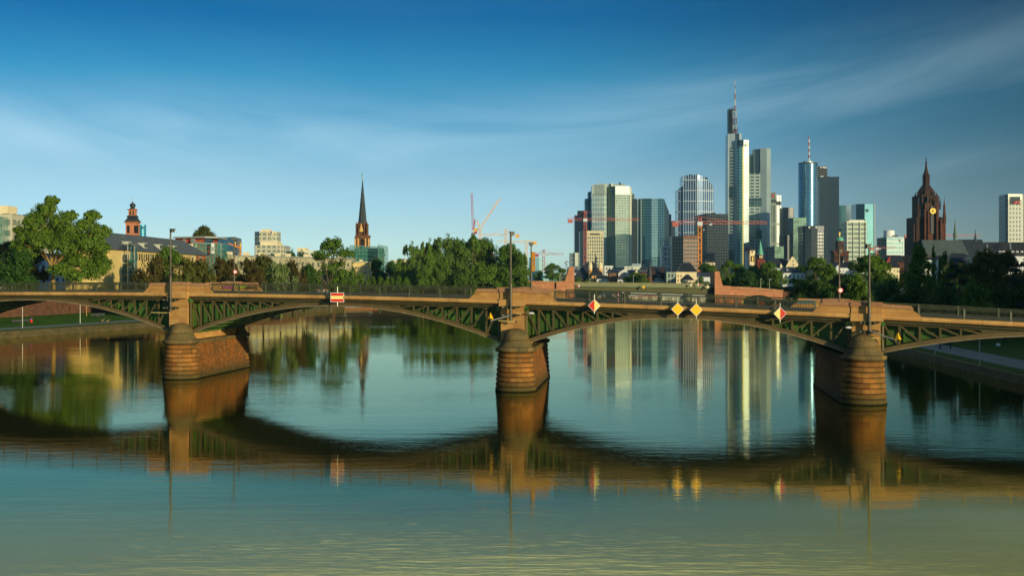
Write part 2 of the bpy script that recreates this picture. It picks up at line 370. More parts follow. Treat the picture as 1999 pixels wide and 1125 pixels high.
def grassmat(name, a, b):
    m = NT(name); f = m.noise(0.35, 6, 0.65); f2 = m.noise(6, 3, 0.6)
    col = m.mix(m.rng(f, 0.35, 0.65), srgb(a), srgb(b)); col = m.mix(m.rng(f2, 0.3, 0.7, 0, 0.4), col, k_(srgb(a), 0.5)); m.set(col, 0.9, 0, 0.1); m.bump(f2, 0.5, 0.1); return m.m
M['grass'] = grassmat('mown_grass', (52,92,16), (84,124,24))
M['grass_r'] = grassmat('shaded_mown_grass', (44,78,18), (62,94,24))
M['path'] = plain('grey_path', (112,116,112), 0.85, 0, 0.12, 0.8)
M['quay'] = sandstone('old_quay_wall', (112,98,62), (86,78,48), course=0.4, length=1.1, mortar=0.03, stain=(0.045,0.05,0.015), stain_amt=0.8, bump=0.6)
M['embank'] = sandstone('red_sandstone_embankment', (124,84,58), (94,64,46), course=0.5, length=1.2, mortar=0.03, stain=(0.05,0.045,0.03), stain_amt=0.6, bump=0.5)
M['city_ground'] = plain('city_ground', (96,96,88), 0.9, 0, 0.2, 0.05)
LB = [(-150,-60),(-120,20),(-104,140),(-90,234),(-78,284),(-66,392),(-58,449),(-54,500),(-62,560),(-90,640),(-130,760),(-200,950)]
RB = [(36,-60),(44,40),(48,100),(50.7,132),(54.3,188),(62,260),(74,330),(92,450),(118,590),(160,760),(225,1000)]
def off_line(line, d):
    out = []
    for i, p in enumerate(line):
        a = Vector(line[max(i-1, 0)]); b = Vector(line[min(i+1, len(line)-1)]); t = (b-a).normalized(); out.append((p[0]+t.y*d, p[1]-t.x*d))
    return out
# left bank: quay wall, verge, path, lawn, red embankment wall, upper town (negative offset = away from the river)
def dense(line, n=6):
    o = []
    for a, b in zip(line, line[1:]):
        for k in range(n): o.append((a[0]+(b[0]-a[0])*k/n, a[1]+(b[1]-a[1])*k/n))
    return o+[line[-1]]
strip('quay', LB, [0, 0, -0.5], [-1.0, 1.25, 1.3], M['quay'])
strip('verge', LB, [-0.5, -3.4], [1.3, 1.34], M['grass'])
strip('path', LB, [-3.4, -3.4, -8.0, -8.0], [1.30, 1.38, 1.38, 1.30], M['path'])
strip('lawn', LB, [-8.0, -14, -27], [1.34, 1.7, 2.4], M['grass'])
# upper town ground on both sides as one sheet each, reaching the horizon
UL = off_line(LB, -27.6)
poly_mesh('ground', UL+[(-300,2500),(-300,9000),(-9000,9000),(-9000,-300),(-400,-300)], 6.4, M['city_ground'])
UR = off_line(RB, 46)
poly_mesh('ground', [(9000,-300)]+UR+[(420,2500),(420,9000),(9000,9000)], 6.0, M['city_ground'])
poly_mesh('ground', [(-300,1300),(-120,1150),(120,1120),(330,1250),(420,2400),(420,9000),(-300,9000)], 5.9, M['city_ground'])
ew = thing('embankment_wall', 'red sandstone embankment wall behind the lawn on the left bank', 'wall', (UL[3][0], UL[3][1], 2.4))
a_ = strip('wall', UL, [0.6, 0.6, 0.0], [0.5, 7.2, 7.2], M['embank'], kind=None); b_ = strip('coping', UL, [0.72, 0.72, -0.1, -0.1], [7.2, 7.45, 7.45, 7.2], M['stone_cope'], kind=None)
own(ew, [a_, b_])
strip('quay', RB, [0, 0, 0.5], [-1.0, 0.92, 0.97], M['quay'])
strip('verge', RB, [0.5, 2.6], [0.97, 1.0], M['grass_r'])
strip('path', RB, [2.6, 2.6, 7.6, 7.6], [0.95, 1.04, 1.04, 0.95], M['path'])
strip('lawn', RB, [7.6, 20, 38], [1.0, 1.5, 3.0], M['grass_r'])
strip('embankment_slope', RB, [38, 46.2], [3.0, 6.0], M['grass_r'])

# ---------------------------------------------------------------- the arch bridge
U = Vector((0.10, 1.0)).normalized()                        # the way the piers point (downstream)
def tipY(px): return H*F/((742.5+(px-341)*(793-742.5)/(1693-341))-YH)
PA = Vector((X_(341, tipY(341)), tipY(341))); PB = Vector((X_(1693, tipY(1693)), tipY(1693)))
D = (PB-PA).normalized(); NOUT = Vector((D.y, -D.x))         # along the bridge to the right; outward towards the viewer
BANG = math.atan2(D.y, D.x)
def st(px, off):
    """station along the bridge of the picture column px on the line `off` metres behind the pier tips"""
    a = (px-999.5)/F; O = PA+U*off
    return (a*O.y-O.x)/(D.x-a*D.y)
def bp(s, off, z=0.0): q = PA+U*off+D*s; return Vector((q.x, q.y, z))
def interp(x, xs, ys): return float(np.interp(x, xs, ys))
FO = 2.2
def curve(cols, rows, off=FO):
    xs, zs = [], []
    for c, r in zip(cols, rows):
        s = st(c, off); Y = bp(s, off).y; xs.append(s); zs.append(Z_(r, Y))
    p = np.polyfit(xs, zs, 3 if len(xs) > 4 else 2); return lambda s: float(np.polyval(p, s))
zt = curve([0,249,420,560,640,900,1100,1250,1350,1450,1600,1800,1999], [570,571.4,572,574,578,583,588.5,594,599.5,603,610,621,628.5])   # top of the stone band
zr_ = curve([0,250,420,560,900,1100,1250,1450,1600,1800,1999], [553,553.5,553.5,556.5,562,569.5,575.5,581.5,590,598,609])
BH = 0.43
def zb(s): return zt(s)-BH
S0, S1 = st(-560, FO), st(2330, FO)
W = 18.6                                                    # width between the faces
bridge = thing('arch_bridge', 'long steel arch bridge with sandstone parapets on red sandstone piers crossing the whole river', 'bridge', (0, 0, 0))
def rib(mb, s0, s1, off, zf0, zf1, n, w=0.3, d=(0, 0)):
    """box-like member between two height curves, w wide across the bridge"""
    for i in range(n):
        a, b = s0+(s1-s0)*i/n, s0+(s1-s0)*(i+1)/n
        P0 = [bp(a, off, zf0(a)), bp(b, off, zf0(b)), bp(b, off, zf1(b)), bp(a, off, zf1(a))]
        P1 = [bp(a, off+w, zf0(a)), bp(b, off+w, zf0(b)), bp(b, off+w, zf1(b)), bp(a, off+w, zf1(a))]
        uv = lambda q: [(a, zf0(a)), (b, zf0(b)), (b, zf1(b)), (a, zf1(a))]
        mb.face(P0, uv(0)); mb.face([P1[1], P1[0], P1[3], P1[2]], [(b, zf0(b)), (a, zf0(a)), (a, zf1(a)), (b, zf1(b))])
        mb.face([P1[0], P1[1], P0[1], P0[0]], [(a, w), (b, w), (b, 0), (a, 0)]); mb.face([P0[3], P0[2], P1[2], P1[3]], [(a, 0), (b, 0), (b, w), (a, w)])
        if i == 0: mb.face([P0[0], P0[3], P1[3], P1[0]])
        if i == n-1: mb.face([P0[1], P1[1], P1[2], P0[2]])
    return mb
# deck slab and roadway
rib(MB(), S0, S1, FO+0.15, lambda s: zb(s)-0.25, lambda s: zt(s)-0.12, 40, W-0.3).build('deck_slab', M['steel_dark'], bridge)
rib(MB(), S0, S1, FO+3.2, lambda s: zt(s)-0.12, lambda s: zt(s)-0.02, 40, W-6.4).build('roadway', M['asphalt'], bridge)
rib(MB(), S0, S1, FO+0.8, lambda s: zt(s)-0.12, lambda s: zt(s)+0.03, 40, 2.3).build('footway', M['city_ground'], bridge)
rib(MB(), S0, S1, FO+W-3.1, lambda s: zt(s)-0.12, lambda s: zt(s)+0.03, 40, 2.3).build('footway', M['city_ground'], bridge)
PC = [(341, 348), (1003, 1000), (1693, 1691)]               # dome column, shaft column of each pier in view
piers = [(st(c, 0), st(sc, 2.2)) for c, sc in PC]
SP = piers[1][0]-piers[0][0]; SP2 = piers[2][0]-piers[1][0]
allp = [piers[0][0]-42.0]+[p[0] for p in piers]+[piers[2][0]+28.0]
def half_round_band(off, sgn):
    mb = MB(); n = 60; prof = [(0.0, 0.0), (0.06, -0.02), (0.20, -0.05), (0.27, -0.16), (0.27, -0.27), (0.2, -0.38), (0.05, -BH), (-0.45, -BH)]
    rows = []
    for i in range(n+1):
        s = S0+(S1-S0)*i/n; rows.append([bp(s, off-sgn*p[0], zt(s)+p[1]) for p in prof]+[bp(s, off+sgn*0.45, zt(s))])
    for i in range(n):
        s = S0+(S1-S0)*i/n; s2 = S0+(S1-S0)*(i+1)/n
        for k in range(len(prof)):
            a, b, c, d = rows[i][k+1], rows[i+1][k+1], rows[i+1][k], rows[i][k]
            q = [a, b, c, d] if sgn > 0 else [d, c, b, a]
            uv = [(s, 1+0.12*k+.12), (s2, 1+.12*k+.12), (s2, 1+.12*k), (s, 1+.12*k)]
            mb.face(q, uv if sgn > 0 else uv[::-1])
    return mb
half_round_band(FO, 1).build('stone_band', M['stone_band'], bridge)
half_round_band(FO+W, -1).build('stone_band', M['stone_band'], bridge)

# arches: bottom edge heights from the photograph at springing and crown
def arch(sa, sb, za, zc, zb_):
    sm = (sa+sb)/2
    p = np.polyfit([sa, sm, sb], [za, zc, zb_], 2); return lambda s: float(np.polyval(p, s))
def span(sa, sb, za, zc, ze, lab=None):
    """front truss, inner truss, green plate girder, barrel and far truss of one span between stations sa and sb"""
    f = arch(sa, sb, za, zc, ze); RH = 0.34
    ft = lambda s: f(s)+RH
    sp_root = bpy.data.objects.new('span', None); COL.objects.link(sp_root); sp_root.parent = bridge
    n = 28
    TO = FO+0.42
    top = lambda s: zb(s)-0.22
    tb = lambda s: zb(s)-0.42
    # where the open truss ends and the solid web begins
    ss = np.linspace(sa, sb, 400); gap = [tb(x)-ft(x) for x in ss]; openr = [x for x, g in zip(ss, gap) if g > 0.30]
    cl = [x for x in openr if x < (sa+sb)/2]; cr_ = [x for x in openr if x > (sa+sb)/2]
    sL = max(cl) if cl else sa; sR = min(cr_) if cr_ else sb
    for off, mt, nm in ((TO, 'steel', 'front_truss'), (FO+W-0.7, 'steel', 'rear_truss')):
        mb = MB()
        rib(mb, sa, sb, off, tb, top, n, 0.26)
        pitch = 1.42
        for side in (0, 1):
            x0, xe, dr = (sa, sL, 1) if side == 0 else (sb, sR, -1)
            cnt = max(2, int(abs(xe-x0)/pitch)); stp = (xe-x0)/cnt
            for i in range(cnt+1):
                x = x0+stp*i+(0.25*dr if i == 0 else 0)
                if tb(x)-ft(x) > 0.1: mb.bar(bp(x, off+0.12, ft(x)-0.05), bp(x, off+0.12, tb(x)+0.02), 0.17, 0.09, up=(NOUT.x, NOUT.y, 0))
                if i < cnt:
                    x2 = x0+stp*(i+1); mb.bar(bp(x+0.12*dr, off+0.16, tb(x)-0.02), bp(x2-0.1*dr, off+0.16, ft(x2)+0.03), 0.14, 0.1, up=(NOUT.x, NOUT.y, 0))
        mb.build(nm, M[mt], sp_root)
        mb = MB(); rib(mb, sL, sR, off+0.05, ft, tb, n, 0.1)
        for x in np.arange(sL+1.4, sR, 2.8): mb.bar(bp(x, off+0.03, ft(x)), bp(x, off+0.03, tb(x)), 0.08, 0.06, up=(NOUT.x, NOUT.y, 0))
        mb.build('web_plate', M[mt], sp_root)
        mb = MB(); rib(mb, sa, sb, off-0.06, f, ft, n, 0.38); mb.build('arch_rib', M['steel_dark'] if off > TO else M['flange'], sp_root)
        if off == TO:
            mb = MB(); rib(mb, sa, sb, off-0.14, lambda s: f(s)-0.05, f, n, 0.55); mb.build('lower_flange', M['flange_lt'], sp_root)
            rib(MB(), sa, sb, off-0.10, ft, lambda s: ft(s)+0.04, n, 0.46).build('upper_flange', M['steel'], sp_root)
    mb = MB(); rib(mb, sa, sb, TO+1.25, f, lambda s: zb(s)-0.26, n, 0.12)
    for x in np.arange(sa+0.8, sb, 1.42): mb.bar(bp(x, TO+1.18, f(x)), bp(x, TO+1.18, zb(x)-0.3), 0.12, 0.12, up=(NOUT.x, NOUT.y, 0))
    mb.build('plate_girder', M['steel_web'], sp_root)
    for o2 in (TO+8.2, TO+12.2):
        rib(MB(), sa, sb, o2, f, lambda s: zb(s)-0.26, n, 0.12).build('plate_girder', M['steel_web'], sp_root)
    mb = MB(); rib(mb, sa, sb, TO+0.3, lambda s: f(s)+0.12, lambda s: f(s)+0.2, n, W-1.4)
    for x in np.linspace(sa+0.5, sb-0.5, 24): mb.bar(bp(x, TO+0.35, f(x)+0.05), bp(x, TO+W-1.2, f(x)+0.05), 0.14, 0.16)
    mb.build('arch_soffit', M['steel_web'], sp_root)
    return f
SH = 1.2
def zrow(px, py, off=FO+0.4): return Z_(py, bp(st(px, off), off).y)
s1c, s2c, s3c = [p[1] for p in piers]
span(s1c+SH, s2c-SH, zrow(376, 653), zrow(660, 597.3), zrow(971, 669))
span(s2c+SH, s3c-SH, zrow(1032, 673), zrow(1330, 621.5), zrow(1657, 692))
sA = s1c-42; sB = s3c+34
span(sA+SH, s1c-SH, 4.6, zt(s1c-21)-0.9, zrow(318, 648))
span(s3c+SH, sB-SH, zrow(1722, 690), zt(s3c+17)-0.85, 3.6)

def stadium(s, o0, o1, r, n=10, e=0.0):
    """outline of a pier: two round ends, sides along U; centre line station s"""
    Q = Vector((U.y, -U.x)); c0 = PA+D*s+U*o0; c1 = PA+D*s+U*o1; out = []
    for k in range(n+1):
        a = PI+PI*k/n; out.append(c0+Q*math.cos(a)*r+U*math.sin(a)*r)
    for k in range(n+1):
        a = PI*k/n; out.append(c1+Q*math.cos(a)*r+U*math.sin(a)*r)
    return out
def pier(s, sc, near=True):
    root = bpy.data.objects.new('pier', None); COL.objects.link(root); root.parent = bridge
    o0, o1 = 1.95, 20.0; nc = 8; zc = 0.4525
    MB().prism(stadium(s, o0, o1, 1.97, 14), -1.2, 0.10).build('tide_line', M['tide'], root)
    Q = Vector((U.y, -U.x)); ca, cb = PA+D*s+U*o0, PA+D*s+U*o1
    mb = MB(); w0, w1 = 1.84, 1.56; f0, f1 = [ca-Q*w0, ca+Q*w0, cb+Q*w0, cb-Q*w0], [ca-Q*w1, ca+Q*w1, cb+Q*w1, cb-Q*w1]; u_ = 0
    for i in range(4):
        j = (i+1) % 4; l = (f0[j]-f0[i]).length; mb.face([(*f0[i], 0), (*f0[j], 0), (*f1[j], 3.75), (*f1[i], 3.75)], [(u_, 0), (u_+l, 0), (u_+l, 3.75), (u_, 3.75)]); u_ += l
    mb.build('side_walling', M['pier_side'], root)
    for c in (ca, cb):
        prof = []
        for i in range(nc):
            z = i*zc; r = 1.90-0.24*(i/nc)
            prof += [(r-0.11, z+0.001), (r-0.03, z+0.03), (r+0.03, z+0.09), (r+0.045, z+0.2), (r+0.03, z+0.34), (r-0.03, z+0.42), (r-0.11, z+zc-0.001)]
        MB().lathe((c.x, c.y, 0), prof+[(1.6, 3.7)], 40).build('cutwater', M['pier'], root)
    # rounded moulding, bell and dome over the cutwater
    for oc, sg in ((o0, 1), (o1, -1)):
        mb = MB(); c = PA+D*s+U*oc
        mb.lathe((c.x, c.y, 0), [(1.62, 3.66), (1.72, 3.70), (1.86, 3.76), (1.95, 3.88), (1.95, 4.02), (1.86, 4.13), (1.68, 4.16), (1.66, 4.22), (1.52, 4.36), (1.40, 4.55), (1.34, 4.74), (1.33, 4.80), (1.40, 4.83), (1.40, 4.93), (1.26, 4.96), (1.23, 5.12), (1.15, 5.34), (1.0, 5.56), (0.78, 5.74), (0.46, 5.87), (0.2, 5.92), (0.04, 5.93)], 36)
        mb.build('cutwater_cap', M['pier_cap'], root, smooth=True)
    mb = MB(); mb.prism(stadium(s, o0+1.4, o1-1.4, 1.80), 3.74, 4.1); mb.build('pier_coping', M['pier_cap'], root)
    zt_ = zb(sc)-0.05
    mb = MB(); Q = Vector((U.y, -U.x)); c0 = PA+D*sc
    def rect(o0, o1, hw, side=0): return [c0+U*o0-D*hw, c0+U*o0+D*hw, c0+U*o1+D*hw, c0+U*o1-D*hw]
    mb.prism(rect(FO+0.05, FO+W-0.05, 1.2), 4.1, zt_)
    mb.build('pier_shaft', M['stone'], root)
    # block through the band, parapet with sloping ends on both faces
    for (of, sg) in ((FO, -1), (FO+W, 1)):
        a, b = (of-0.34, of+0.5) if sg < 0 else (of-0.5, of+0.34)
        mb = MB(); mb.prism(rect(a, b, 1.36), zb(sc)-0.16, zt(sc)+0.06); mb.build('band_block', M['stone_band'], root)
        zc1 = zt(sc)
        hw0, hw1 = 4.55, 3.75
        mb = MB(); za = zc1+0.02; ztp = zr_(sc)+0.0
        ya, yb = (of-0.02, of+0.45) if sg < 0 else (of-0.45, of+0.02)
        for d_ in (-1, 1):
            A0 = c0+D*(d_*1.2); 
            pts = [(0, zt(sc+d_*1.2)), (hw0-1.2, zt(sc+d_*hw0)), (hw1-1.2, zr_(sc+d_*hw1)-0.30), (0, zr_(sc+d_*1.2)-0.28)]
            q0 = [Vector((*(A0+D*(d_*x)+U*ya), z)) for x, z in pts]; q1 = [Vector((*(A0+D*(d_*x)+U*yb), z)) for x, z in pts]
            uv = [(x, z) for x, z in pts]
            fr = (q0, q0[::-1])[d_ < 0]; bk = (q1[::-1], q1)[d_ < 0]
            mb.face(fr, uv if d_ > 0 else uv[::-1]); mb.face(bk, uv[::-1] if d_ > 0 else uv)
            for i in range(4):
                j = (i+1) % 4; qq = [q0[i], q1[i], q1[j], q0[j]]; mb.face(qq if d_ > 0 else qq[::-1], [(0,0),(0.4,0),(0.4,1),(0,1)])
        mb.prism(rect(ya-0.08 if sg < 0 else ya+0.0, yb if sg < 0 else yb+0.08, 1.27), za+0.05, ztp-0.22)
        mb.build('parapet', M['stone'], root)
        mb = MB()
        for d_ in (-1, 1):
            A0 = c0+D*(d_*1.25); L1 = hw1-1.2
            top = [(0, zr_(sc+d_*1.2)-0.28), (L1+0.12, zr_(sc+d_*hw1)-0.30), (L1-0.15, zr_(sc+d_*hw1)+0.02), (0, zr_(sc+d_*1.2)+0.05)]
            q0 = [Vector((*(A0+D*(d_*x)+U*(ya-0.11)), z)) for x, z in top]; q1 = [Vector((*(A0+D*(d_*x)+U*(yb+0.11)), z)) for x, z in top]
            mb.face(q0 if d_ > 0 else q0[::-1], [(x, 1) for x, z in top]); mb.face(q1[::-1] if d_ > 0 else q1, [(x, 1) for x, z in top])
            for i in range(4):
                j = (i+1) % 4; qq = [q0[i], q1[i], q1[j], q0[j]]; mb.face(qq if d_ > 0 else qq[::-1])
        r_ = rect(ya-0.2, yb+0.2, 1.36); zz = ztp
        mb.prism(r_, zz-0.22, zz+0.12); mb.face([Vector((*r_[0], zz+0.12)), Vector((*r_[1], zz+0.12)), Vector((*((r_[1]+r_[2])/2*0.5+(r_[0]+r_[3])/2*0.5), zz+0.22))])
        mb.face([Vector((*r_[1], zz+0.12)), Vector((*r_[2], zz+0.12)), Vector((*((r_[1]+r_[2])/2*0.5+(r_[0]+r_[3])/2*0.5), zz+0.22))])
        mb.face([Vector((*r_[2], zz+0.12)), Vector((*r_[3], zz+0.12)), Vector((*((r_[1]+r_[2])/2*0.5+(r_[0]+r_[3])/2*0.5), zz+0.22))])
        mb.face([Vector((*r_[3], zz+0.12)), Vector((*r_[0], zz+0.12)), Vector((*((r_[1]+r_[2])/2*0.5+(r_[0]+r_[3])/2*0.5), zz+0.22))])
        mb.build('parapet_coping', M['stone_cope'], root)
        # steel bearing boxes and end posts either side of the shaft
        for d_ in (-1, 1):
            q = bp(sc+d_*1.42, of+(0.35 if sg < 0 else -0.35), 0); MB().box((q.x, q.y, zb(sc)-0.38), (0.42, 0.5, 0.34), BANG).build('bearing_box', M['steel_web'], root)
        for d_ in (-1, 1):
            q = bp(sc+d_*1.45, of+(0.4 if sg < 0 else -0.4), 0); MB().bar((q.x, q.y, 4.5), (q.x, q.y, zb(sc)-0.3), 0.15).build('end_post', M['steel'], root)
    return root
for s, sc in piers: pier(s, sc)
pier(sA-0.4, sA); pier(sB+0.3, sB)

# railings
def railing(sa, sb, off, nm='railing'):
    root = bpy.data.objects.new(nm, None); COL.objects.link(root); root.parent = bridge
    n = max(1, round((sb-sa)/3.45)); stp = (sb-sa)/n
    mbp = MB()
    for i in range(n+1):
        s = sa+stp*i; mbp.bar(bp(s, off, zt(s)-0.02), bp(s, off, zr_(s)+0.02), 0.16, 0.12)
    mbp.build('posts', M['rail'], root)['kind'] = 'stuff'
    mb = MB()
    for i in range(n):
        a, b = sa+stp*i, sa+stp*(i+1)
        for h, w in ((zr_, 0.09),): mb.bar(bp(a, off, h(a)-0.04), bp(b, off, h(b)-0.04), 0.12, 0.12)
        mb.bar(bp(a, off, zt(a)+0.10), bp(b, off, zt(b)+0.10), 0.09, 0.10)
        mb.bar(bp(a, off, zr_(a)-0.19), bp(b, off, zr_(b)-0.19), 0.06, 0.05)
    mb.build('rails', M['rail'], root)
    mb = MB(); s = sa+0.13
    while s < sb:
        z0, z1 = zt(s)+0.1, zr_(s)-0.17; p = bp(s, off, z0); q = bp(s, off, z1); w = 0.024
        d = D*w
        mb.face([(p.x-d.x, p.y-d.y, p.z), (p.x+d.x, p.y+d.y, p.z), (q.x+d.x, q.y+d.y, q.z), (q.x-d.x, q.y-d.y, q.z)])
        e = U*w; mb.face([(p.x-e.x, p.y-e.y, p.z), (p.x+e.x, p.y+e.y, p.z), (q.x+e.x, q.y+e.y, q.z), (q.x-e.x, q.y-e.y, q.z)])
        s += 0.135
    mb.build('balusters', M['rail'], root)['kind'] = 'stuff'
PCS = [sA]+[p[1] for p in piers]+[sB]
for off in (FO+0.12, FO+W-0.12):
    edges = [S0]+[x for c in PCS for x in (c-4.3, c+4.3)]+[S1]
    for i in range(0, len(edges), 2): railing(edges[i]+0.02, edges[i+1]-0.02, off)

# ---------------------------------------------------------------- things on the bridge
def lamp(px, toprow, botrow, off, label, group, head=1, clamps=(), low=False, extras=None, thick=0.15):
    s = st(px, off); b = bp(s, off, 0); Y = b.y; zt0, zb0 = Z_(toprow, Y), Z_(botrow, Y)
    root = thing('street_lamp', label, 'street lamp', (b.x, b.y, zb0), group)
    zm = zb0+(zt0-zb0)*0.42
    mb = MB(); mb.tube([(0,0,0), (0,0,zm-zb0)], thick, 12); mb.tube([(0,0,zm-zb0), (0,0,zm-zb0+0.06), (0,0,zt0-zb0)], [thick, thick*0.74, thick*0.62], 12)
    mb.build('pole', M['pole'], root, smooth=True)
    mb = MB(); hz = zt0-zb0
    mb.box((head*0.22, -0.05, hz-0.02), (0.62, 0.3, 0.07)); mb.box((head*0.30, -0.1, hz-0.20), (0.34, 0.34, 0.30), 0.3)
    mb.build('lamp_head', M['clamp'], root)
    for r in clamps:
        zc = Z_(r, Y)-zb0; mb = MB()
        for d_ in (-1, 1):
            for k in range(2): mb.bar((d_*0.05, 0.05, zc), (d_*(0.62), 0.25, zc), 0.10, 0.2)
            mb.lathe((d_*0.42, 0.1, zc-0.14), [(0.13, 0), (0.17, 0.06), (0.17, 0.22), (0.13, 0.28)], 10)
            mb.bar((d_*0.6, 0.1, zc), (d_*0.86, 0.0, zc+0.02), 0.12, 0.12)
        mb.lathe((0, 0, zc-0.1), [(thick+0.05, 0), (thick+0.05, 0.2)], 12)
        mb.build('clamp', M['clamp'], root)
    return root, zb0
ln, lf = 'lamps along the near parapet', 'lamps along the far parapet'
lamp(333, 447, 609, 1.75, 'tall bronze street lamp clamped to the left bridge pier, head turned right', ln, 1, (586, 601.5))
lamp(997, 453, 627, 1.75, 'tall bronze street lamp clamped to the middle bridge pier above the dome', ln, 0.4, (600, 616))
lamp(1697, 477, 656, 1.75, 'tall bronze street lamp clamped to the right bridge pier', ln, -0.5, (631, 648))
FP = FO+W-0.55
fl1, z1 = lamp(457, 463, 568, FP, 'far street lamp with a small round sign beside graffitied parapet', lf, -0.6, thick=0.11)
fl2, z2 = lamp(1037, 474, 574, FP, 'far street lamp carrying a long ochre banner', lf, 0.0, thick=0.11)
fl3, z3 = lamp(1638.5, 487, 590, FP, 'far street lamp with a small round sign in front of the dark trees', lf, 0.1, thick=0.11)
for fl, zz, px, row in ((fl1, z1, 459.8, 531), (fl3, z3, 1640, 567)):
    Y = fl.location.y; zc = Z_(row, Y)-zz; xo = X_(px, Y)-fl.location.x
    sg = thing('traffic_sign', 'small round red-rimmed sign on the far lamp %s' % ('left of the willow' if px < 1000 else 'near the right pier'), 'sign', (fl.location.x+xo, Y-0.16, zc+zz), 'round signs on the far lamps')
    mb = MB(); mb.tube([(0,0,0), (0,-0.02,0)], 0.26, 20); mb.build('rim', M['red'], sg)
    mb = MB(); mb.tube([(0,-0.021,0), (0,-0.03,0)], 0.18, 20); mb.build('sign_face', M['white'], sg)
Y = fl2.location.y; mb = MB(); zc = (Z_(492, Y)+Z_(530, Y))/2
bn = thing('banner', 'long ochre banner hanging from the far lamp by the middle pier', 'banner', (X_(1040.5, Y), Y-0.12, Z_(530, Y)))
hh = Z_(492, Y)-Z_(530, Y); mb.box((0.03, 0, hh/2), (0.40, 0.04, hh)); mb.build('banner_cloth', plain('ochre_cloth', (176,120,22), 0.7, 0, 0.15), bn)
mb = MB(); mb.bar((-0.30, 0.02, hh-0.03), (0.26, 0.02, hh-0.03), 0.05); mb.bar((-0.30, 0.02, 0.03), (0.26, 0.02, 0.03), 0.05); mb.build('bracket', M['clamp'], bn)
mb = MB()
for k, (x, z) in enumerate([(0.0, 0.62), (0.03, 0.54), (-0.02, 0.46), (0.03, 0.38), (0.0, 0.3)]): mb.box((x+0.03, -0.024, hh*z), (0.2-0.03*(k % 2), 0.006, 0.10))
mb.build('printed_marks', plain('grey_print', (100,104,96), 0.7), bn)

def post_sign(px, row, label, kind, group=None, top=None, bot=None, hd=12.6, off=1.72):
    s = st(px, off); b = bp(s, off); Y = b.y; m = S_(Y); z = Z_(row, Y)
    root = thing('navigation_sign', label, 'sign', (b.x, b.y, z), group)
    t = (row-(top or row-24))*m; bo = ((bot or row+17)-row)*m
    mb = MB(); mb.tube([(0, 0.08, -bo), (0, 0.08, t)], 0.045, 8); mb.bar((0, 0.1, t-0.08), (0, 0.6, t-0.25), 0.05); mb.bar((0, 0.1, 0), (0, 0.5, 0), 0.05); mb.build('post', M['galv'], root, smooth=False)
    if kind == 'square':
        w, h = 13.2*m, 9.2*m
        mb = MB(); mb.box((0, 0, 0), (2*w, 0.04, 2*h)); mb.build('sign_board', M['white'], root)
        mb = MB(); 
        for zc in (0.62, -0.62): mb.box((0, -0.024, zc*h), (2*w*0.93, 0.008, h*0.58))
        mb.build('red_bands', M['red'], root)
        mb = MB(); mb.box((0, -0.0235, 0), (2*w*0.93, 0.006, h*0.60)); mb.build('centre_band', M['cream'], root)
    else:
        def dia(r, y, xs=(-1, 1), off=0.0): return [(max(-r, min(0, 0)), 0)]
        def pane(mat, r, y, half, nm, th=0.03):
            if half == 0: o = [(0, -r), (r, 0), (0, r), (-r, 0)]
            elif half < 0: o = [(0, -r), (0, r), (-r, 0)]
            else: o = [(0, -r), (r, 0), (0, r)]
            mb = MB(); f = [(x, y, z_) for x, z_ in o]; bk = [(x, y+th, z_) for x, z_ in o]
            mb.face(f); mb.face(bk[::-1])
            for i in range(len(o)): j = (i+1) % len(o); mb.face([f[j], f[i], bk[i], bk[j]])
            mb.build(nm, mat, root)
        r = hd*m
        pane(M['white'], r, 0, 0, 'sign_board')
        if kind == 'yellow': pane(M['yellow'], r*0.92, -0.008, 0, 'sign_face', 0.006)
        else:
            a, b2 = ('red', 'cream') if kind == 'redleft' else ('cream', 'red')
            pane(M[a], r*0.92, -0.008, -1, a+'_half', 0.006); pane(M[b2], r*0.92, -0.008, 1, b2+'_half', 0.006)
    return root
post_sign(658.5, 581, 'rectangular navigation board with red, cream and red bands on the railing', 'square', None, 560, 598.5)
gd = 'diamond navigation signs on the near railing'
post_sign(1160.3, 597, 'diamond sign with red left half and cream right half on the bridge band', 'redleft', gd, 575, 613)
post_sign(1323, 604, 'plain yellow diamond sign, nearer the middle pier of the yellow pair', 'yellow', gd, 582, 621, 12.8)
post_sign(1359.3, 605.5, 'plain yellow diamond sign, nearer the right pier of the yellow pair', 'yellow', gd, 585, 623, 12.8)
post_sign(1523, 612.5, 'diamond sign with cream left half and red right half near the right pier', 'creamleft', gd, 592, 630, 12.9)

def radar(px0, row0, px1, row1, pyx, pyrow, label):
    off = 1.5; a = bp(st(px0, off), off); b = bp(st(px1, off-0.6), off-0.6)
    A = Vector((a.x, a.y, Z_(row0, a.y))); B = Vector((b.x, b.y, Z_(row1, b.y)))
    root = thing('radar_reflector', label, 'radar reflector', tuple(B), 'yellow radar reflectors on arms')
    mb = MB(); mb.tube([A-B, (0,0,0)], 0.06, 8); mb.build('arm', M['galv'], root)
    Cc = Vector((X_(pyx, B.y), B.y, Z_(pyrow, B.y)))-B; h = 0.34
    mb = MB(); pts = [Cc+Vector(p) for p in ((-0.30,0,-0.22),(0.30,0,-0.22),(0,-0.28,-0.14),(0.0,0.05,0.44),(0,0.26,-0.18))]
    for f in ((0,2,3),(2,1,3),(1,4,3),(4,0,3),(0,1,2),(0,4,1)): mb.face([pts[i] for i in f])
    mb.build('reflector', M['yellow'], root)
radar(996, 616, 957.5, 627, 957.3, 619, 'yellow pyramid radar reflector on an arm left of the middle pier')
radar(1699, 647, 1750, 665, 1753, 659, 'yellow pyramid radar reflector on an arm right of the right pier')
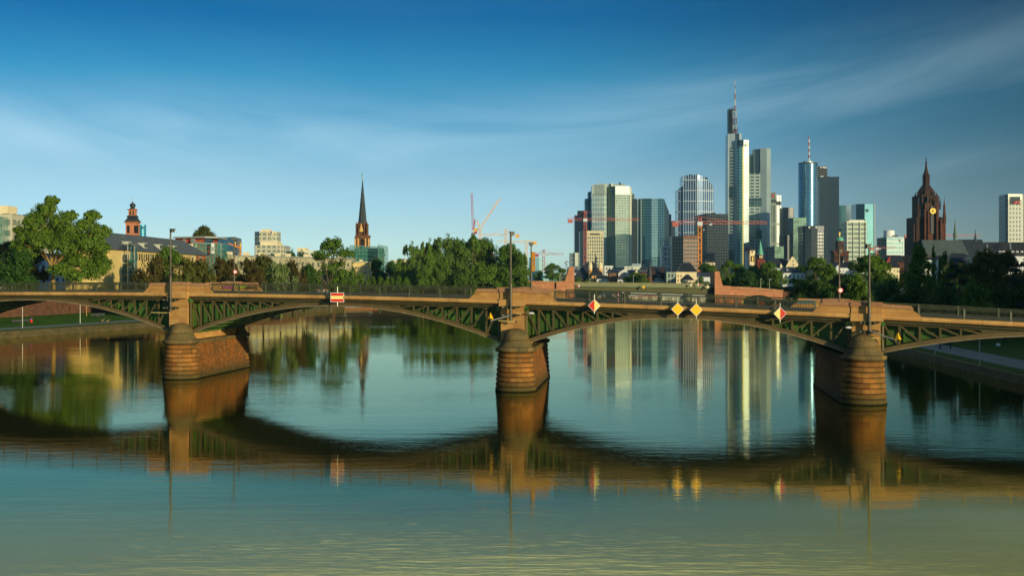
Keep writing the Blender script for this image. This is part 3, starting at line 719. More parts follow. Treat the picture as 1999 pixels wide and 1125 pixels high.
def rod(px0, px1, row0, row1, label):
    off = 1.45; a = bp(st(px0, off), off); b = bp(st(px1, off), off); A = Vector((a.x, a.y, Z_(row0, a.y))); B = Vector((b.x, b.y, Z_(row1, b.y)))
    root = thing('sensor_rod', label, 'sensor rod', tuple(A), 'pale rods at the foot of the near lamps')
    mb = MB(); mb.bar((0,0,0), B-A, 0.08, 0.06); mb.build('rod', M['cream'], root); mb = MB(); mb.box((B-A)*0.97, (0.12, 0.14, 0.2)); mb.build('bracket', M['clamp'], root)
rod(296, 330, 610.5, 611.2, 'pale rod reaching left from the foot of the left pier lamp')
rod(973, 1009, 626.5, 628.5, 'pale rod across the shaft of the middle pier')
rod(1688, 1727, 660.3, 661, 'pale rod above the dome of the right pier')
for px, row, lb in ((1037, 612, 'small white flood lamp right of the middle pier'), (1656, 640, 'small white flood lamp left of the right pier')):
    off = 1.9; a = bp(st(px, off), off); root = thing('flood_lamp', lb, 'flood lamp', (a.x, a.y, Z_(row, a.y)), 'flood lamps under the stone band')
    mb = MB(); mb.lathe((0,0,-0.1), [(0.02,0),(0.16,0.04),(0.2,0.12),(0.1,0.2)], 12, sx=1.6); mb.build('lamp_housing', M['white'], root); mb = MB(); mb.tube([(0,0,0.1),(0.1,0,0.35),(-0.4,0.5,0.42)], 0.04, 6); mb.build('bracket', M['clamp'], root)
# red and white post behind the near railing
a = bp(st(1206.5, FO+1.2), FO+1.2); root = thing('marker_post', 'short red and white striped post behind the bridge railing', 'marker post', (a.x, a.y, zt(st(1206.5, FO))+0.03))
for k in range(6):
    mb = MB(); mb.tube([(0,0,k*0.17), (0,0,(k+1)*0.17)], 0.06, 10); mb.build('red_band' if k % 2 else 'white_band', M['red'] if k % 2 else M['white'], root)

# ---------------------------------------------------------------- buildings of the town
class Bld:
    """a building: parts built in world space at distance Y, columns and rows given as in the photograph"""
    def __init__(s, name, label, cat, px, Y, group=None, base=6.0):
        s.Y = Y; s.base = base; s.r = thing(name, label, cat, (X_(px, Y), Y, base), group); s.last = None
    def _fin(s, mb, name, mat, parent=None, **k):
        o = mb.build(name, mat, **k); Mi = Matrix.Translation(Vector((X_(0,1)*0, 0, 0)))
        if parent is None: own(s.r, [o])
        else: o.parent = parent; o.matrix_parent_inverse = Matrix.Translation(-s.r.location) if False else Matrix.Identity(4)
        s.last = o; return o
    def fp(s, pts, depth):
        f = [(X_(p, s.Y+d), s.Y+d) for p, d in pts]; yb = s.Y+depth
        return f+[(f[-1][0], yb), (f[0][0], yb)]
    def body(s, name, pts, top, mat, depth=30, bot=None, dy=0):
        """pts: [(px, dY)...] along the front, left to right; top: row or list of rows for the front points"""
        pts = [(p, d+dy) for p, d in pts]; fp = s.fp(pts, depth+dy)
        if isinstance(top, (list, tuple)):
            zs = [Z_(t, s.Y+d) for t, (p, d) in zip(top, pts)]; zt_ = zs+[zs[-1], zs[0]]
        else: zt_ = Z_(top, s.Y)
        mb = MB().prism(fp, s.base if bot is None else Z_(bot, s.Y), zt_); return s._fin(mb, name, mat)
    def box(s, name, p0, p1, r0, r1, mat, d0=-0.5, d1=0.0, parent=None):
        """box between columns p0..p1 and rows r0..r1 (top, bottom), d0..d1 metres in front of / behind Y"""
        x0, x1 = X_(p0, s.Y), X_(p1, s.Y); z1, z0 = Z_(r0, s.Y), Z_(r1, s.Y)
        mb = MB().box(((x0+x1)/2, s.Y+(d0+d1)/2, (z0+z1)/2), (x1-x0, d1-d0, z1-z0)); return s._fin(mb, name, mat)
    def lathe(s, name, px, prof, mat, n=16, dy=0, a0=0, smooth=False, sx=1, sy=1):
        """prof: (half width in px, row) from bottom to top"""
        m = S_(s.Y); mb = MB().lathe((X_(px, s.Y), s.Y+dy, 0), [(w*m, Z_(r, s.Y)) for w, r in prof], n, a0, sx, sy); return s._fin(mb, name, mat, smooth=smooth)
    def roof(s, name, p0, p1, re, rr, mat, depth=12, inset0=0, inset1=0, over=0.5, dy=0, gable='x', d0=0):
        """pitched roof, ridge parallel to the front (gable='x') or seen end-on (gable='y')"""
        x0, x1 = X_(p0, s.Y)-over, X_(p1, s.Y)+over; y0, y1 = s.Y+d0-over, s.Y+d0+depth+over; ze, zr = Z_(re, s.Y), Z_(rr, s.Y); m = S_(s.Y)
        mb = MB(); lo = [(x0,y0,ze),(x1,y0,ze),(x1,y1,ze),(x0,y1,ze)]
        if gable == 'x': a, b = (x0+inset0*m, (y0+y1)/2, zr), (x1-inset1*m, (y0+y1)/2, zr); fs = [(lo[0],lo[1],b,a),(lo[2],lo[3],a,b),(lo[1],lo[2],b),(lo[3],lo[0],a)]
        else:
            a, b = ((x0+x1)/2, y0, zr), ((x0+x1)/2, y1, zr); fs = [(lo[1],lo[2],b,a),(lo[3],lo[0],a,b),(lo[0],lo[1],a),(lo[2],lo[3],b)]
        for f in fs: mb.face(f)
        mb.face(lo[::-1]); return s._fin(mb, name, mat)
    def wins(s, cols, rows, w, h, mat=None, frame=None, dy=0.0, most=100, skew=None, name='window'):
        """individual windows: recessed-looking dark pane in a proud frame, centres at px columns / rows"""
        m = S_(s.Y); n = 0; mesh = None
        frm = frame or M['white']; gl = mat or M['glass']
        wmesh = MB().box((0, 0.0, 0), (w*m*1.3, 0.12, h*m*1.2)); gmesh = MB().box((0, -0.07, 0), (w*m, 0.06, h*m))
        fo = None
        for c in cols:
            for r in rows:
                if n >= most: return
                loc = Vector((X_(c, s.Y), s.Y+dy-0.03, Z_(r, s.Y)))
                if fo is None:
                    o = wmesh.build(name, frm); g = gmesh.build('pane', gl, o); fo, go = o, g
                else:
                    o = fo.copy(); COL.objects.link(o); g = go.copy(); COL.objects.link(g); g.parent = o
                o.parent = s.r; o.matrix_parent_inverse = Matrix.Identity(4); o.location = loc-s.r.location; n += 1

FA = {}
FA['grey'] = facade('dark_blue_grid', (50,66,82), (66,80,94), 3.4, 3.8, 0.2, 0.3)
FA['teal'] = facade('teal_glass', (46,98,118), (66,110,122), 4, 3.8, 0.12, 0.18)
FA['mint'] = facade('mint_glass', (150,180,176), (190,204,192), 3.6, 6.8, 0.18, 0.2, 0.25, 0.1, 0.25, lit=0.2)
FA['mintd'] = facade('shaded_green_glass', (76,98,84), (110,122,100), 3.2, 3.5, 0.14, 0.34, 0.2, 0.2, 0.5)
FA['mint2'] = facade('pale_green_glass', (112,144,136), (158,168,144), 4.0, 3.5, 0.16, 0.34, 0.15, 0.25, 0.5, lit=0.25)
FA['panel'] = facade('pale_panels', (156,170,160), (180,188,174), 4, 7, 0.1, 0.06, 0.4, 0, 0.1, lit=0)
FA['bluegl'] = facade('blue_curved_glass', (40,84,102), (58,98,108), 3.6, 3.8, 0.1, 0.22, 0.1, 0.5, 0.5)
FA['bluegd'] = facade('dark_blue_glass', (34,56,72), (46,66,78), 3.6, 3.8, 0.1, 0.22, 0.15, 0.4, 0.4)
FA['grid'] = facade('white_gridded_glass', (50,78,108), (178,194,198), 3.4, 15, 0.20, 0.06, 0.1, 0.45, 0.5, lit=0.05)
FA['whitegrid'] = facade('white_frame_windows', (52,68,76), (190,198,190), 5.2, 5.6, 0.42, 0.45, 0.2, 0.2, 0.4, lit=0.1)
FA['brown'] = facade('brown_office', (44,46,46), (128,92,62), 3.4, 4.2, 0.12, 0.45, 0.2, 0.2, 0.5, lit=0.12)
FA['black'] = facade('black_office', (28,38,44), (50,58,58), 3.2, 3.6, 0.18, 0.32, 0.2, 0.2, 0.6, lit=0.05)
FA['cbwin'] = facade('grey_banded_tower', (66,86,92), (138,154,146), 7.5, 4.6, 0.28, 0.50, 0.2, 0.2, 0.6, lit=0.05)
FA['cbpanel'] = facade('silver_panels', (160,178,174), (134,152,150), 10, 12, 0.03, 0.03, 0.3, 0.25, 0.05, lit=0, rf=0.3)
FA['cbglass'] = facade('blue_green_glass_strip', (70,128,140), (110,150,144), 4, 4.2, 0.12, 0.25, 0.1, 0.4, 0.4)
FA['garden'] = facade('winter_garden_glass', (38,64,66), (72,100,96), 5, 5, 0.1, 0.12, 0.1, 0.3, 0.6)
FA['spark'] = facade('grey_green_tower', (108,122,110), (132,142,124), 5, 30, 0.3, 0.12, 0.3, 0.15, 0.2, lit=0)
FA['dkbrown'] = facade('dark_slab_tower', (52,58,52), (64,68,60), 7, 60, 0.3, 0.03, 0.4, 0, 0.1, lit=0)
FA['greengl'] = facade('green_gridded_glass', (110,146,120), (60,86,76), 3.6, 3.8, 0.14, 0.14, 0.15, 0.3, 0.5, lit=0.2)
FA['cyl'] = facade('blue_cylinder_glass', (74,116,146), (96,134,150), 3.2, 3.8, 0.1, 0.16, 0.2, 0.9, 0.45, lit=0.05, rf=0.3)
FA['navy'] = facade('navy_gridded_tower', (30,44,58), (52,66,76), 3.2, 3.8, 0.18, 0.2, 0.35, 0.05, 0.5, lit=0.06)
FA['dkband'] = facade('dark_banded_tower', (54,66,66), (34,44,50), 4, 4.2, 0.14, 0.42, 0.2, 0.2, 0.5, lit=0.1)
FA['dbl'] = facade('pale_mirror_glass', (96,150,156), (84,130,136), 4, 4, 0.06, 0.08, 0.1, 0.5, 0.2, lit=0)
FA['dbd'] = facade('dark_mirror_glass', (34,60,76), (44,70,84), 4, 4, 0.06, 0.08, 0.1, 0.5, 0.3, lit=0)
FA['wgrid'] = facade('white_ribbed_grid', (120,140,120), (200,204,184), 7.2, 5.2, 0.12, 0.32, 0.3, 0.1, 0.5, spandrel=(196,206,176), lit=0.1)
FA['tan'] = facade('tan_ribbed_office', (74,84,76), (186,180,140), 2.6, 3.8, 0.4, 0.38, 0.3, 0.1, 0.4, lit=0.2)
FA['tand'] = facade('grey_ribbed_office', (70,90,96), (98,116,114), 4.2, 4.4, 0.3, 0.38, 0.3, 0.1, 0.4)
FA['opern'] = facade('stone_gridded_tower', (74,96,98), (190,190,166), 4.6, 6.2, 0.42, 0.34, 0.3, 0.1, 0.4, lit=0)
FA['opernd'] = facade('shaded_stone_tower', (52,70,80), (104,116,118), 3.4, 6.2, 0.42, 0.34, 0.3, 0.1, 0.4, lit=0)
FA['tealband'] = facade('pale_teal_bands', (150,190,184), (206,222,206), 9, 5.4, 0.05, 0.4, 0.3, 0.15, 0.2, lit=0)
FA['whiteb'] = facade('white_band_block', (112,128,120), (214,212,180), 7, 5, 0.3, 0.5, 0.3, 0, 0.5, lit=0.15)
FA['cream'] = facade('cream_tower_bands', (132,140,116), (190,186,156), 5, 4.2, 0.35, 0.45, 0.3, 0, 0.6, lit=0.25)
FA['bluebl'] = facade('steel_blue_block', (60,104,128), (48,86,110), 3.4, 3.4, 0.3, 0.4, 0.3, 0.1, 0.5, lit=0.1)
FA['row'] = facade('cream_row_windows', (100,106,92), (176,170,132), 4.6, 3.6, 0.62, 0.5, 0.4, 0, 0.3, lit=0.3)
FA['old'] = facade('old_town_windows', (70,76,72), (196,186,150), 2.4, 3.1, 0.55, 0.5, 0.3, 0, 0.4, lit=0)
FA['oldw'] = facade('white_town_windows', (70,80,80), (208,212,198), 2.2, 3.1, 0.55, 0.45, 0.3, 0, 0.4, lit=0)
FA['oldg'] = facade('grey_green_town_windows', (70,84,76), (142,158,136), 2.0, 3.3, 0.5, 0.3, 0.3, 0, 0.4, lit=0)
M['fin_w'] = plain('pale_fin', (198,202,178), 0.4, 0.1, 0.06)
M['silver'] = plain('silver_cladding', (150,168,168), 0.35, 0.2, 0.06)
M['dkclad'] = plain('dark_cladding', (46,54,60), 0.4, 0.2, 0.1)
M['mast_r'] = plain('mast_red', (150,84,76), 0.5); M['mast_w'] = plain('mast_white', (188,196,196), 0.5)

B = Bld('office_tower', 'dark blue gridded slab tower at the left end of the skyline', 'tower', 1132, 1950)
B.body('wall', [(1122,0),(1141,0),(1142,8)], 420, FA['grey']); B.body('penthouse', [(1128,6),(1142,6)], 411, M['dkclad'], 24, 420)
B = Bld('office_tower', 'stepped teal glass tower tucked left of the big pale green tower', 'tower', 1150, 1920)
B.body('wall', [(1142,0),(1150,0),(1162,3)], 388, FA['teal']); B.body('upper_wall', [(1148,2),(1162,2)], [375,371], FA['teal'], 28, 388); B.body('cornice', [(1141.5,-1),(1149,-1)], 396, M['dkclad'], 3, 397.5)
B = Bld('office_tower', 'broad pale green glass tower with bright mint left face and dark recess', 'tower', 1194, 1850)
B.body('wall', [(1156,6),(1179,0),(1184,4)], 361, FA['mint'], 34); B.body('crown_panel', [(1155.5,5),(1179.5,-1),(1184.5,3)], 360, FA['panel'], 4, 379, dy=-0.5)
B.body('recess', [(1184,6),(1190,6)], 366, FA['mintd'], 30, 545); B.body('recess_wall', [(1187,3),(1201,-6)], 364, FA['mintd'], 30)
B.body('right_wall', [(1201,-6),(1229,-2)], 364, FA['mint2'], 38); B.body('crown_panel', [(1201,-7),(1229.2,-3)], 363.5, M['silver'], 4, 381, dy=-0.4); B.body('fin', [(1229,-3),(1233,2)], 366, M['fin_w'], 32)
B.body('roof_plant', [(1168,12),(1220,12)], 358, FA['panel'], 30, 366); B.box('chimney', 1171, 1174, 354, 358, M['silver'], 12, 16); B.box('chimney', 1210, 1213, 355, 360, M['dkclad'], 12, 16); B.body('roof_plant', [(1193,8),(1197,8)], 357, M['fin_w'], 20, 364)
B = Bld('office_tower', 'narrow grey sliver of a tower behind the pale green tower', 'tower', 1235, 2050)
B.body('wall', [(1230,0),(1238.5,0)], 379, FA['mintd']); B.box('roof_plant', 1232, 1236, 377, 379, M['silver'], 1, 6)
B = Bld('office_tower', 'curved dark blue glass tower with a sloping right shoulder', 'tower', 1265, 1880)
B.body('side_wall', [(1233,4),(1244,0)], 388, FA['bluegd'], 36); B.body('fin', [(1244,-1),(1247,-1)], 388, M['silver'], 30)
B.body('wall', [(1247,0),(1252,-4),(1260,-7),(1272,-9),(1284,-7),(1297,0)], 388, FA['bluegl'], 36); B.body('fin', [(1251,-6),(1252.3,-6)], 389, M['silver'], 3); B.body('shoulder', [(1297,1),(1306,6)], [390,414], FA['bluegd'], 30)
B.body('plinth', [(1233,-12),(1252,-12)], 515, M['silver'], 20)
B = Bld('office_tower', 'slender pale ribbed tower right of the curved blue tower', 'tower', 1304, 2000)
B.body('wall', [(1298,0),(1306,0)], 412, FA['tand'], 24); B.body('side_wall', [(1306,1),(1310.5,4)], 418, FA['bluegd'], 20)
B = Bld('office_block', 'white office block with a regular grid of dark windows', 'building', 1302, 1500)
B.body('wall', [(1292,2),(1312,0)], 481, FA['whitegrid'], 24); B.body('upper_wall', [(1296.5,2),(1313,1)], 472, FA['panel'], 18, 481)
B = Bld('office_tower', 'distant grey slab between the ribbed tower and the white-gridded tower', 'tower', 1316, 2100)
B.body('wall', [(1310,0),(1319,0),(1323,2)], 431, FA['grey'], 20); B.body('side_wall', [(1319,-1),(1323,-1)], 430, FA['teal'], 10)
B = Bld('office_tower', 'blue glass tower with white grid and a chamfered sloping top', 'tower', 1358, 1900)
B.body('left_wall', [(1323,3),(1334,0)], [371,362], FA['grid'], 34); B.body('wall', [(1334,-3),(1360.5,-6)], [342.5,341], FA['grid'], 38); B.body('right_wall', [(1361.5,-6),(1372,-4),(1393,2)], [341,343.5,363], FA['grid'], 38)
B.body('fin', [(1360.3,-7),(1361.8,-7)], 340.5, M['silver'], 4); B.body('roof_plant', [(1370,14),(1381,14)], 345, FA['bluegd'], 12, 362); B.box('roof_plant', 1347, 1351, 339, 341, M['dkclad'], 8, 12)
B = Bld('office_block', 'brown banded office block behind the yellow crane mast', 'building', 1337, 1450)
B.body('side_wall', [(1312,6),(1334,0)], 461, FA['black'], 30); B.body('wall', [(1334,0),(1365,3)], 461, FA['brown'], 30); B.body('parapet', [(1333.8,-0.6),(1362,-0.5)], 460, plain('brown_cladding', (120,84,56), 0.6), 3, 466)
B = Bld('office_tower', 'black glass slab tower left of the tallest tower', 'tower', 1391, 1700)
B.body('wall', [(1362,4),(1380,0),(1422,0)], [420,417,418], FA['black'], 34); B.box('roof_plant', 1392, 1398, 414, 418, M['dkclad'], 8, 12); B.box('lit_window', 1373.2, 1375, 448, 450, M['white'], -0.2, 0.0)

# the tallest tower
B = Bld('skyscraper', 'tallest silver skyscraper with red and white lattice mast and stepped wings', 'skyscraper', 1463, 1900)
B.body('core_tower', [(1422,14),(1433,12),(1434,14)], 210, M['dkclad'], 26); B.body('core_side', [(1433.6,13),(1440,16)], 245, FA['bluegd'], 22)
B.body('left_crown', [(1422,4),(1435,2)], 260, M['silver'], 30, 290); B.body('crown_slot', [(1435,3),(1443.5,3)], 260.5, FA['bluegd'], 28, 300); B.body('crown_edge', [(1443.5,2),(1447.5,4)], 260, M['silver'], 28, 300)
B.body('left_wall', [(1422,4),(1434,0)], 288, FA['cbwin'], 32); B.body('sky_garden', [(1425,1.4),(1433,-0.9)], 364, FA['garden'], 4, 386); B.body('sky_garden', [(1423,1.4),(1432,-0.9)], 488, FA['garden'], 4, 508); B.body('fin', [(1421.3,3),(1423,3)], 262, M['silver'], 26)
B.body('prow_left', [(1434,0),(1439,-5)], 274, M['silver'], 34); B.body('prow_glass', [(1439,-5),(1444,-8),(1449.4,-9)], 287, FA['cbglass'], 34); B.body('prow_crown', [(1439,-5.3),(1444,-8.3),(1451,-9.3)], 274, FA['bluegd'], 34, 287)
B.body('gilt_strip', [(1449.3,-9.4),(1451.6,-9.4)], 287, NT('warm_glass_strip').set(srgb((236,214,120)), 0.25, 0.5).m, 5); B.body('prow_right', [(1451.5,-9),(1461.8,-6)], 274, FA['cbpanel'], 34)
B.body('centre_wall', [(1461.8,4),(1496.5,4)], 338, FA['cbwin'], 30); B.body('sky_garden', [(1461.8,3.4),(1491,3.4)], 386, FA['garden'], 3, 403); B.body('sky_garden', [(1461.8,3.4),(1493,3.4)], 449, FA['garden'], 3, 466)
B.body('back_wing', [(1462,14),(1471,14)], 300, FA['cbwin'], 24, 340); B.body('wing_edge', [(1471,8),(1473.8,6)], 290, M['silver'], 24, 345); B.body('wing_slot', [(1473.8,7),(1484,6)], 290, FA['bluegd'], 26, 345)
B.body('right_prow', [(1484,4),(1496.6,0),(1505,6)], 289, FA['cbpanel'], 34)
m_ = S_(1900); Yt = 1912; M['mast_r2'] = plain('faded_mast_red', (104,90,100), 0.5); M['mast_w2'] = plain('faded_mast_grey', (140,156,166), 0.5)
def lattice(mb, x, y, z0, z1, w, step, t):
    c = [(x-w/2,y-w/2),(x+w/2,y-w/2),(x+w/2,y+w/2),(x-w/2,y+w/2)]
    for p in c: mb.bar((*p, z0), (*p, z1), t)
    n = max(1, int((z1-z0)/step)); h = (z1-z0)/n
    for i in range(n):
        a, b = z0+i*h, z0+(i+1)*h
        for k in range(4):
            p, q = c[k], c[(k+1) % 4]
            if i % 2: p, q = q, p
            mb.bar((*p, a), (*q, b), t*0.7)
    return mb
zs = [Z_(r, 1900) for r in (262, 250, 242, 228, 214, 204, 192, 180, 171, 163, 155)]
for i in range(10):
    w = 5.0 if i < 4 else (2.2 if i < 7 else 1.2); mb = MB()
    if i < 4: lattice(mb, X_(1436.5, 1900), Yt-2, zs[i], zs[i+1], w, 5, 0.9)
    else: mb.box((X_(1437.5, 1900), Yt-1, (zs[i]+zs[i+1])/2), (w, w, zs[i+1]-zs[i]))
    B._fin(mb, 'mast_section', (M['mast_w2'] if i % 2 else M['mast_r2']))
mb = MB(); x, z = X_(1456.7, 1900), Z_(284, 1900); rr = 2.1
for k in range(3): a = PI/2+2*PI*k/3; a2 = a+2*PI/3; mb.bar((x+rr*math.cos(a), 1890-1.2, z+rr*math.sin(a)), (x+rr*math.cos(a2), 1890-1.2, z+rr*math.sin(a2)), 1.1, 0.5)
B._fin(mb, 'logo', M['gold'])
mb = MB(); mb.bar((X_(1426, 1900), Yt, Z_(209, 1900)), (X_(1436, 1900), Yt, Z_(206, 1900)), 0.8); B._fin(mb, 'roof_crane', M['dkclad'])

def text(s, body, size, loc, mat, name='lettering', ext=0.05, bold=0.0):
    c = bpy.data.curves.new(name, 'FONT'); c.body = body; c.size = size; c.extrude = ext; c.align_x = 'CENTER'; c.align_y = 'CENTER'; c.offset = bold
    t = bpy.data.objects.new(name, c); COL.objects.link(t); dg = bpy.context.evaluated_depsgraph_get(); me = bpy.data.meshes.new_from_object(t.evaluated_get(dg)); bpy.data.objects.remove(t)
    me.materials.clear(); me.materials.append(mat)
    o = bpy.data.objects.new(name, me); COL.objects.link(o); o.rotation_euler = (PI/2, 0, 0); o.parent = s.r; o.location = Vector(loc)-s.r.location; return o
B = Bld('office_tower', 'grey green stone tower with a small red logo right of the tallest tower', 'tower', 1515, 2000)
B.body('left_wall', [(1500,-1),(1515,-2)], 376, FA['spark'], 30); B.body('wall', [(1515,0),(1525,2)], 381, FA['spark'], 30)
B.box('dark_band', 1505, 1515, 390, 396, M['dkclad'], -2.6, -1.9); B.box('dark_band', 1516, 1524.5, 393, 400, M['dkclad'], -0.6, 0.5)
text(B, 'S', 4.2, (X_(1508.6, 2000), 1997.5, Z_(383.4, 2000)), M['red'], 'logo', bold=0.25); mb = MB(); mb.tube([(X_(1508.6, 2000), 1997.6, Z_(379.6, 2000)), (X_(1508.6, 2000), 1997.2, Z_(379.6, 2000))], 0.9, 10); B._fin(mb, 'logo_dot', M['red'])
B = Bld('office_block', 'small green glass block at the foot of the grey green tower', 'building', 1516, 1500)
B.body('side_wall', [(1500,3),(1512,0)], 482, FA['bluegd'], 20); B.body('wall', [(1512,0),(1530,1)], 481, FA['greengl'], 20)
B = Bld('office_tower', 'dark slab tower with a lower dark block in front', 'tower', 1540, 1850)
B.body('side_wall', [(1528.5,4),(1539,0)], 405, M['dkclad'], 26); B.body('wall', [(1539,0),(1550,2)], 405, FA['dkbrown'], 26)
B.body('low_side', [(1531,-16),(1537,-20)], 459, M['dkclad'], 20); B.body('low_wall', [(1537,-20),(1550,-18)], 458, FA['dkbrown'], 20)
B = Bld('office_tower', 'green gridded glass tower beside the round blue tower', 'tower', 1560, 1780)
B.body('side_wall', [(1539,3),(1549,0)], 426, FA['bluegd'], 24, 458); B.body('wall', [(1548.5,0),(1574,2)], 425, FA['greengl'], 26); B.box('roof_plant', 1545, 1548, 423, 426, M['silver'], 5, 8)
B = Bld('skyscraper', 'round blue mirror glass tower with red and white striped mast and a dark square wing', 'skyscraper', 1582, 2050)
B.lathe('glass_cylinder', 1581.5, [(19,555),(19,318)], FA['cyl'], 40, 16, smooth=True); B.lathe('crown', 1581.5, [(19.2,319),(19.2,316.5)], M['dkclad'], 40, 16)
B.lathe('crown_drum', 1582, [(10,317),(10,313)], M['silver'], 24, 16, smooth=True)
for i in range(8): r0 = 313-i*6.2; B.lathe('mast_section', 1583.8, [(1.5,r0),(1.5,r0-6.2)] if i < 7 else [(1.4,r0),(0.5,r0-6.5)], M['mast_w'] if i % 2 == 0 else M['mast_r'], 10, 16)
B.body('sign_block', [(1597,22),(1615,22)], 322, M['black'], 26, 350)
text(B, 'Helaba', 3.9, (X_(1607.2, 2072), 2070.5, Z_(326.8, 2072)), M['white'], 'lettering', bold=0.1)
B.body('square_wing', [(1600,14),(1617,12),(1638,9)], 344, FA['navy'], 36); B.box('roof_rail', 1606, 1612, 341.5, 344.5, M['silver'], 14, 16); B.box('roof_rail', 1615, 1623, 342.5, 344.5, M['dkclad'], 14, 16)
B = Bld('office_tower', 'dark banded round-cornered tower in front of the round blue tower', 'tower', 1590, 1650)
B.body('wall', [(1565.5,12),(1567,6),(1572,2),(1584,0),(1596,0),(1608,2),(1613,6),(1615,12)], 452, FA['dkband'], 34); B.body('crown', [(1565,11),(1566.5,5),(1571.5,1),(1584,-1),(1596,-1),(1608.5,1),(1613.5,5),(1615.5,11)], 441, M['dkclad'], 34, 453)
for p in (1579.5, 1593): B.box('logo_panel', p-1.8, p+1.8, 442, 446, M['galv'], -1.6, -1.1); 
B = Bld('office_tower', 'dark teal slab tower behind the dark square wing', 'tower', 1650, 2150)
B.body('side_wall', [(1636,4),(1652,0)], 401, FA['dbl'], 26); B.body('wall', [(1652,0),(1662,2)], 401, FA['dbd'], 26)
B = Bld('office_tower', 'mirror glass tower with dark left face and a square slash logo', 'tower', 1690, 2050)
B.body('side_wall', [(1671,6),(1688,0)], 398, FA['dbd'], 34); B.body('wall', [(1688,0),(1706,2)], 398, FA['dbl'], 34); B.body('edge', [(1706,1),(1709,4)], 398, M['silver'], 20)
x, z = X_(1693, 2050), Z_(411, 2050); mb = MB(); t_ = 1.7
for a, b in (((-t_,-t_),(t_,-t_)),((t_,-t_),(t_,t_)),((t_,t_),(-t_,t_)),((-t_,t_),(-t_,-t_)),((-t_*0.6,-t_*0.6),(t_*0.6,t_*0.6))): mb.bar((x+a[0],2049.2,z+a[1]),(x+b[0],2049.2,z+b[1]),0.6)
B._fin(mb, 'logo', M['black'])
B = Bld('office_tower', 'white ribbed office tower right of the domed church tower', 'tower', 1672, 1500)
B.body('wall', [(1653,0),(1692,1)], 433, FA['wgrid'], 26); B.body('roof_slab', [(1652.7,-0.6),(1692.5,0.4)], 432, M['fin_w'], 27, 434); B.body('penthouse', [(1658,5),(1687,5)], 429, M['fin_w'], 16, 433)
for p in (1653.4, 1666, 1679, 1690.6): B.box('fin', p-0.5, p+0.5, 434, 560, M['fin_w'], -0.9, 0.0)
B = Bld('office_block', 'pale teal banded office block with a white rooftop drum', 'building', 1745, 1600)
B.body('side_wall', [(1722,3),(1731,0)], 464, FA['bluegd'], 26); B.body('wall', [(1731,0),(1763,1)], 463, FA['tealband'], 28); B.body('end_wall', [(1763,0.6),(1769.5,2)], 463, M['silver'], 26)
B.lathe('roof_drum', 1742, [(10.5,464),(10.5,449.5)], M['white'], 28, 14, smooth=True); B.box('dark_lettering', 1742, 1754, 459.5, 462.5, M['dkclad'], 1, 1.4)
mb = MB(); mb.tube([(X_(1759.5,1600),1599.5,Z_(469.5,1600)),(X_(1759.5,1600),1599.1,Z_(469.5,1600))], 1.6, 16); B._fin(mb, 'round_sign', M['white'])
B = Bld('office_tower', 'tall cream gridded stone tower at the right edge with red letters on top', 'tower', 1979, 1900)
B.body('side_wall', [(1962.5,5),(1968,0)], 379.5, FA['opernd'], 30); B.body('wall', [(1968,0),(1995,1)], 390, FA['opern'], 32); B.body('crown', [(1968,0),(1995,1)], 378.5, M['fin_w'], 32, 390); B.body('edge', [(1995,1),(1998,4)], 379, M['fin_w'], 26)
for k in range(9): B.box('crown_slot', 1971.3+k*2.35, 1972.5+k*2.35, 384, 399, M['dkclad'], -0.5, 0.2)
text(B, 'UBS', 5.6, (X_(1984.5, 1899), 1898.2, Z_(396, 1899)), M['red'], 'lettering', bold=0.2)
B = Bld('office_tower', 'bluish glass tower cut off by the right edge of the picture', 'tower', 2010, 2000)
B.body('wall', [(1997.5,3),(2003,0),(2030,2)], 381, FA['bluegl'], 30)
B = Bld('office_block', 'tan ribbed office block behind the red crane mast', 'building', 1160, 1500)
B.body('side_wall', [(1132,6),(1145,0)], 451, FA['tand'], 26); B.body('wall', [(1145,0),(1178.5,2)], 451, FA['tan'], 28); B.body('parapet', [(1144.8,-0.5),(1178.7,1.4)], 450.5, plain('tan_stone', (190,182,142), 0.7), 5, 461); B.box('dark_slot', 1152, 1171, 456, 458.5, M['dkclad'], -0.9, -0.4)
B = Bld('office_block', 'low pale block with a cream stair tower left of the tan office block', 'building', 1122, 1400)
B.body('wall', [(1113,0),(1132,1)], 494, FA['tand'], 20); B.box('stair_tower', 1122, 1128.5, 493.5, 520, M['fin_w'], -1.5, 0.5)
B = Bld('office_block', 'plain pale blue block with a darker right end beyond the iron footbridge', 'building', 1050, 1700)
B.body('wall', [(1033,0),(1040,-3),(1052,-4),(1061,-3)], 503, plain('pale_blue_cladding', (140,186,188), 0.4, 0.1, 0.05), 20); B.body('right_wall', [(1061,0),(1071,2)], 509, plain('blue_cladding', (92,136,150), 0.4, 0.1, 0.05), 20)

# ---------------------------------------------------------------- churches and the old town
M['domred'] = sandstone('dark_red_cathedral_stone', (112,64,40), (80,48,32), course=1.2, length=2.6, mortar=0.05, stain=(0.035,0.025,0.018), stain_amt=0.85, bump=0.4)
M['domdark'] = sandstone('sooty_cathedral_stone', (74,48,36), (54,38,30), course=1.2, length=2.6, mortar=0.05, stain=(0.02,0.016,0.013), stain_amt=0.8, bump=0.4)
M['churchst'] = sandstone('brown_church_stone', (140,94,56), (100,66,42), course=1.0, length=2.2, mortar=0.05, stain=(0.05,0.035,0.025), stain_amt=0.7, bump=0.4)
M['churchlt'] = plain('pale_dressed_stone', (206,160,92), 0.8, 0, 0.25, 0.5)
M['redbrick'] = plain('red_church_stone', (140,48,28), 0.8, 0, 0.25, 0.6)
M['plum'] = plain('light_plaster', (222,206,160), 0.8, 0, 0.08, 0.3)
M['ywall'] = plain('yellow_plaster', (214,188,116), 0.8, 0, 0.10, 0.3)
